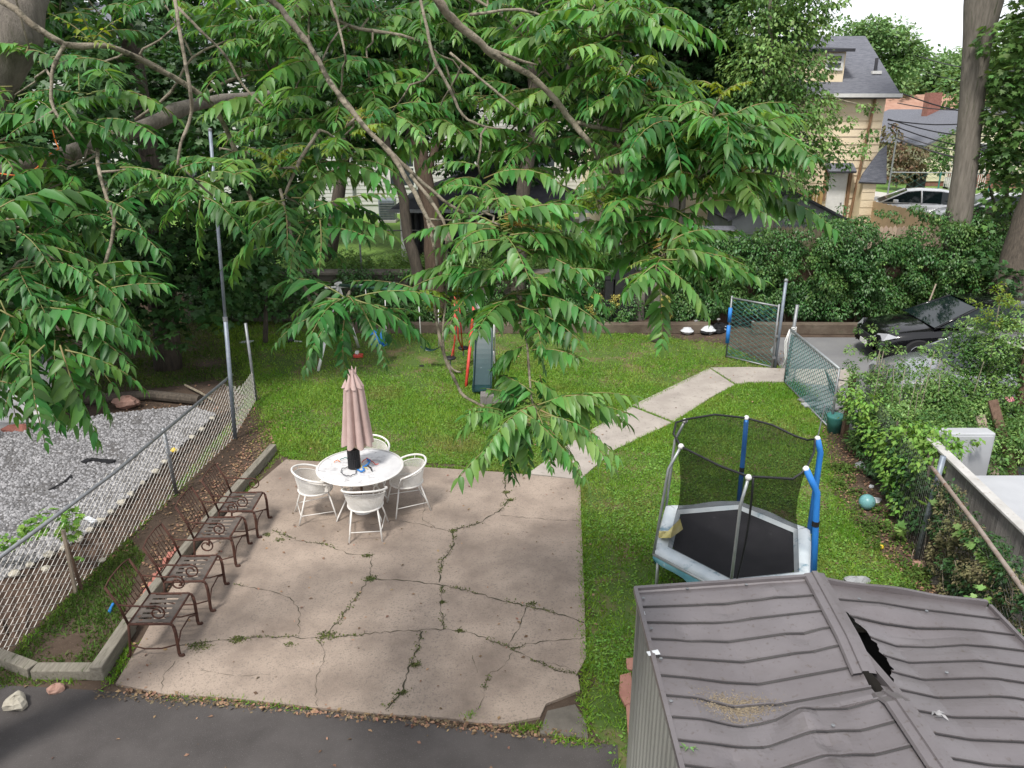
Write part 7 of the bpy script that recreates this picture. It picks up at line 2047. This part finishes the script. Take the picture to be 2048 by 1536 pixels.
limb(t, [(900, 105, 4.6, 7), (940, 140, 4.6, 6), (1000, 190, 4.6, 6), (1045, 225, 4.6, 5), (1080, 250, 4.6, 3)])
limb(t, [(880, -80, 5, 8), (940, -10, 5, 7), (990, 20, 5, 7), (1020, 45, 5, 6), (1060, 90, 5, 6), (1090, 140, 5, 5), (1118, 168, 5, 3)])
limb(t, [(940, 30, 4.6, 7), (1040, 20, 4.7, 6), (1130, 50, 4.8, 6), (1200, 60, 4.8, 5), (1260, 90, 4.8, 4)])
limb(t, [(560, 380, 4.3, 7), (578, 450, 4.2, 7), (590, 510, 4.2, 8), (603, 555, 4.2, 8), (616, 592, 4.2, 7), (636, 628, 4.2, 5), (668, 650, 4.1, 4)])
limb(t, [(606, 570, 4.2, 5), (640, 592, 4.1, 5), (690, 600, 4.0, 3)])
limb(t, [(640, 260, 4.3, 8), (600, 320, 4.3, 8), (570, 390, 4.3, 7)])
limb(t, [(1262, 268, 4.7, 5), (1310, 330, 4.7, 5), (1360, 400, 4.6, 5), (1340, 470, 4.5, 5), (1318, 515, 4.4, 5)])
limb(t, [(975, 482, 4.4, 5), (1010, 520, 4.3, 5), (1040, 600, 4.2, 5), (1055, 700, 4.1, 5), (1062, 790, 4.0, 5), (1075, 830, 3.95, 5)])
limb(t, [(1310, 277, 4.8, 6), (1340, 310, 4.8, 5), (1390, 350, 4.7, 3)])
limb(t, [(640, -60, 4.3, 8), (668, 20, 4.3, 7), (680, 60, 4.3, 6), (690, 110, 4.3, 4)])
limb(t, [(1300, -60, 4.6, 7), (1280, 20, 4.6, 6), (1240, 60, 4.6, 5)])
ROS = [(520, 60, 5, 7), (600, 40, 5, 8), (640, 130, 4.8, 8), (580, 230, 4.9, 7), (670, 220, 4.7, 8), (700, 60, 5.3, 8), (760, 20, 5.3, 8), (620, -30, 5, 7), (800, 120, 5.3, 8), (740, 170, 5, 8), (700, 300, 4.5, 8), (780, 230, 4.8, 8), (640, 320, 4.6, 8), (850, 40, 5.3, 7), (910, -20, 5.3, 8), (870, 160, 5.2, 8), (940, 30, 5.3, 7), (1000, 0, 5.3, 8), (1060, 50, 5, 8), (1100, 0, 5, 8),
       (960, 180, 5.2, 8), (1040, 180, 5, 8), (1120, 100, 4.8, 8), (1190, 10, 4.6, 9), (1250, 40, 4.4, 9), (1160, 70, 4.6, 8), (1300, 10, 4.5, 7), (1180, 150, 4.7, 8), (1240, 120, 4.5, 9), (1100, 270, 4.9, 7), (1010, 270, 5.2, 7), (930, 260, 5.2, 7), (870, 250, 5, 7), (1310, 200, 4.4, 9), (1280, 160, 4.5, 7), (1370, 240, 4.3, 9), (1430, 225, 4.2, 9), (1460, 290, 4.4, 9), (1250, 300, 4.6, 8),
       (1330, 310, 4.4, 9), (1420, 340, 4.4, 9), (1490, 250, 4.4, 7), (1240, 380, 4.4, 8), (1290, 410, 4.4, 8), (1350, 440, 4.3, 7), (1040, 340, 5.0, 5), (1250, 220, 4.8, 7), (1180, 230, 4.9, 6), (1480, 340, 4.5, 6), (960, 350, 4.6, 6),
       (980, 400, 4.4, 7), (1000, 450, 4.1, 8), (1040, 480, 4.1, 8), (1010, 560, 4.2, 8), (1040, 600, 4.1, 7), (1075, 825, 3.95, 9), (1320, 515, 4.3, 10), (1340, 470, 4.4, 7), (700, 600, 3.9, 9), (620, 420, 4.5, 6), (560, 400, 4.3, 7), (600, 480, 4.3, 5), (1150, 400, 4.8, 4)]
for px, py, dep, n in ROS:
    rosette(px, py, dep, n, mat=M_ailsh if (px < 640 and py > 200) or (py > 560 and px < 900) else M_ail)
PF = [((1075, 810), (1250, 825), 3.9), ((1080, 820), (1200, 945), 3.8), ((1040, 820), (1140, 960), 3.7), ((1075, 825), (1105, 935), 3.9), ((1060, 810), (975, 790), 4.0), ((1020, 830), (935, 820), 4.0), ((1090, 830), (1180, 890), 3.8), ((1025, 850), (1010, 950), 3.9), ((1080, 750), (1085, 810), 4.1),
      ((1060, 620), (1190, 665), 4.0), ((1060, 660), (1140, 700), 4.0), ((1040, 650), (1080, 740), 4.0), ((1010, 600), (960, 690), 4.1), ((1060, 560), (1200, 560), 4.0), ((1050, 500), (1200, 570), 4.0), ((1020, 480), (1190, 500), 4.1), ((1040, 440), (1180, 430), 4.2), ((1000, 520), (1120, 640), 4.1), ((960, 490), (900, 560), 4.2),
      ((1320, 520), (1500, 600), 4.1), ((1330, 505), (1480, 560), 4.2), ((1320, 525), (1250, 600), 4.2), ((1315, 530), (1320, 690), 4.2), ((1340, 480), (1470, 490), 4.3), ((1300, 470), (1210, 540), 4.3), ((1330, 520), (1430, 620), 4.15), ((1380, 400), (1600, 455), 4.4), ((1420, 330), (1590, 330), 4.3), ((1460, 290), (1600, 240), 4.2), ((1440, 350), (1600, 400), 4.3), ((1450, 240), (1580, 210), 4.2),
      ((700, 600), (570, 690), 3.8), ((700, 605), (620, 740), 3.8), ((710, 600), (830, 700), 3.7), ((710, 595), (870, 620), 3.9), ((690, 600), (590, 640), 3.9), ((720, 610), (760, 730), 3.8), ((695, 610), (680, 740), 3.8), ((860, 590), (720, 590), 4.2), ((860, 590), (950, 610), 4.3), ((620, 420), (780, 425), 4.2), ((600, 470), (580, 560), 4.1), ((640, 440), (650, 540), 4.1), ((570, 400), (480, 480), 4.2), ((560, 440), (470, 560), 4.1)]
for a, b in (((1085, 815), (1245, 845)), ((1075, 830), (1215, 930)), ((1060, 825), (1150, 965)), ((1050, 800), (960, 850)), ((1080, 810), (1190, 800)), ((1040, 830), (1060, 930)), ((1010, 835), (930, 830)), ((1070, 790), (1000, 760)), ((1065, 700), (1150, 730)), ((1050, 690), (1000, 740)), ((1045, 640), (1180, 690)), ((1035, 610), (1120, 690)), ((1030, 600), (950, 650)), ((1040, 560), (1180, 600)), ((1020, 470), (1170, 520)), ((1010, 430), (1150, 440)), ((1000, 480), (900, 530)), ((985, 400), (1090, 420)), ((1060, 760), (1110, 800)), ((1010, 540), (930, 570)), ((1335, 500), (1450, 545)), ((1310, 530), (1260, 600)), ((1325, 530), (1400, 640)), ((1345, 480), (1440, 470))):
    pfrond(a, b, 3.95, rf_.uniform(-.1, .15), mat=M_ail, size=.125, npair=10)
for a, b, dep in PF:
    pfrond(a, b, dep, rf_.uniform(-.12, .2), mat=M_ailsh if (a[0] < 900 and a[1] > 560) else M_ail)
for px, py in ((1445, 190), (1195, 400), (1040, 450), (1335, 500), (900, 600), (560, 330), (1300, 270), (1265, 130), (1400, 330), (690, 270)):
    rosette(px, py, 4.25, 4, (.16, .26), M_young, 'young_leaves', el=(.4, 1.0))
flush(t)
for k, (px, py, dep) in enumerate(((1035, 452, 4.15), (1340, 492, 4.3), (1215, 405, 4.5), (1290, 175, 4.6), (720, 240, 4.6), (1480, 345, 4.5), (1140, 90, 4.7))):
    c = PD(px, py, dep); mb = MB()
    for j in range(26):
        p = c; d = rf_.normal(size=3) * (1, 1, .6) + (0, 0, .5); d /= np.linalg.norm(d)
        mb.tube([p, p + d * .05 + (0, 0, .01), p + d * .10 + (0, 0, -.01)], .0028, 4)
    mb.build('seed_cluster', M_seed, t)
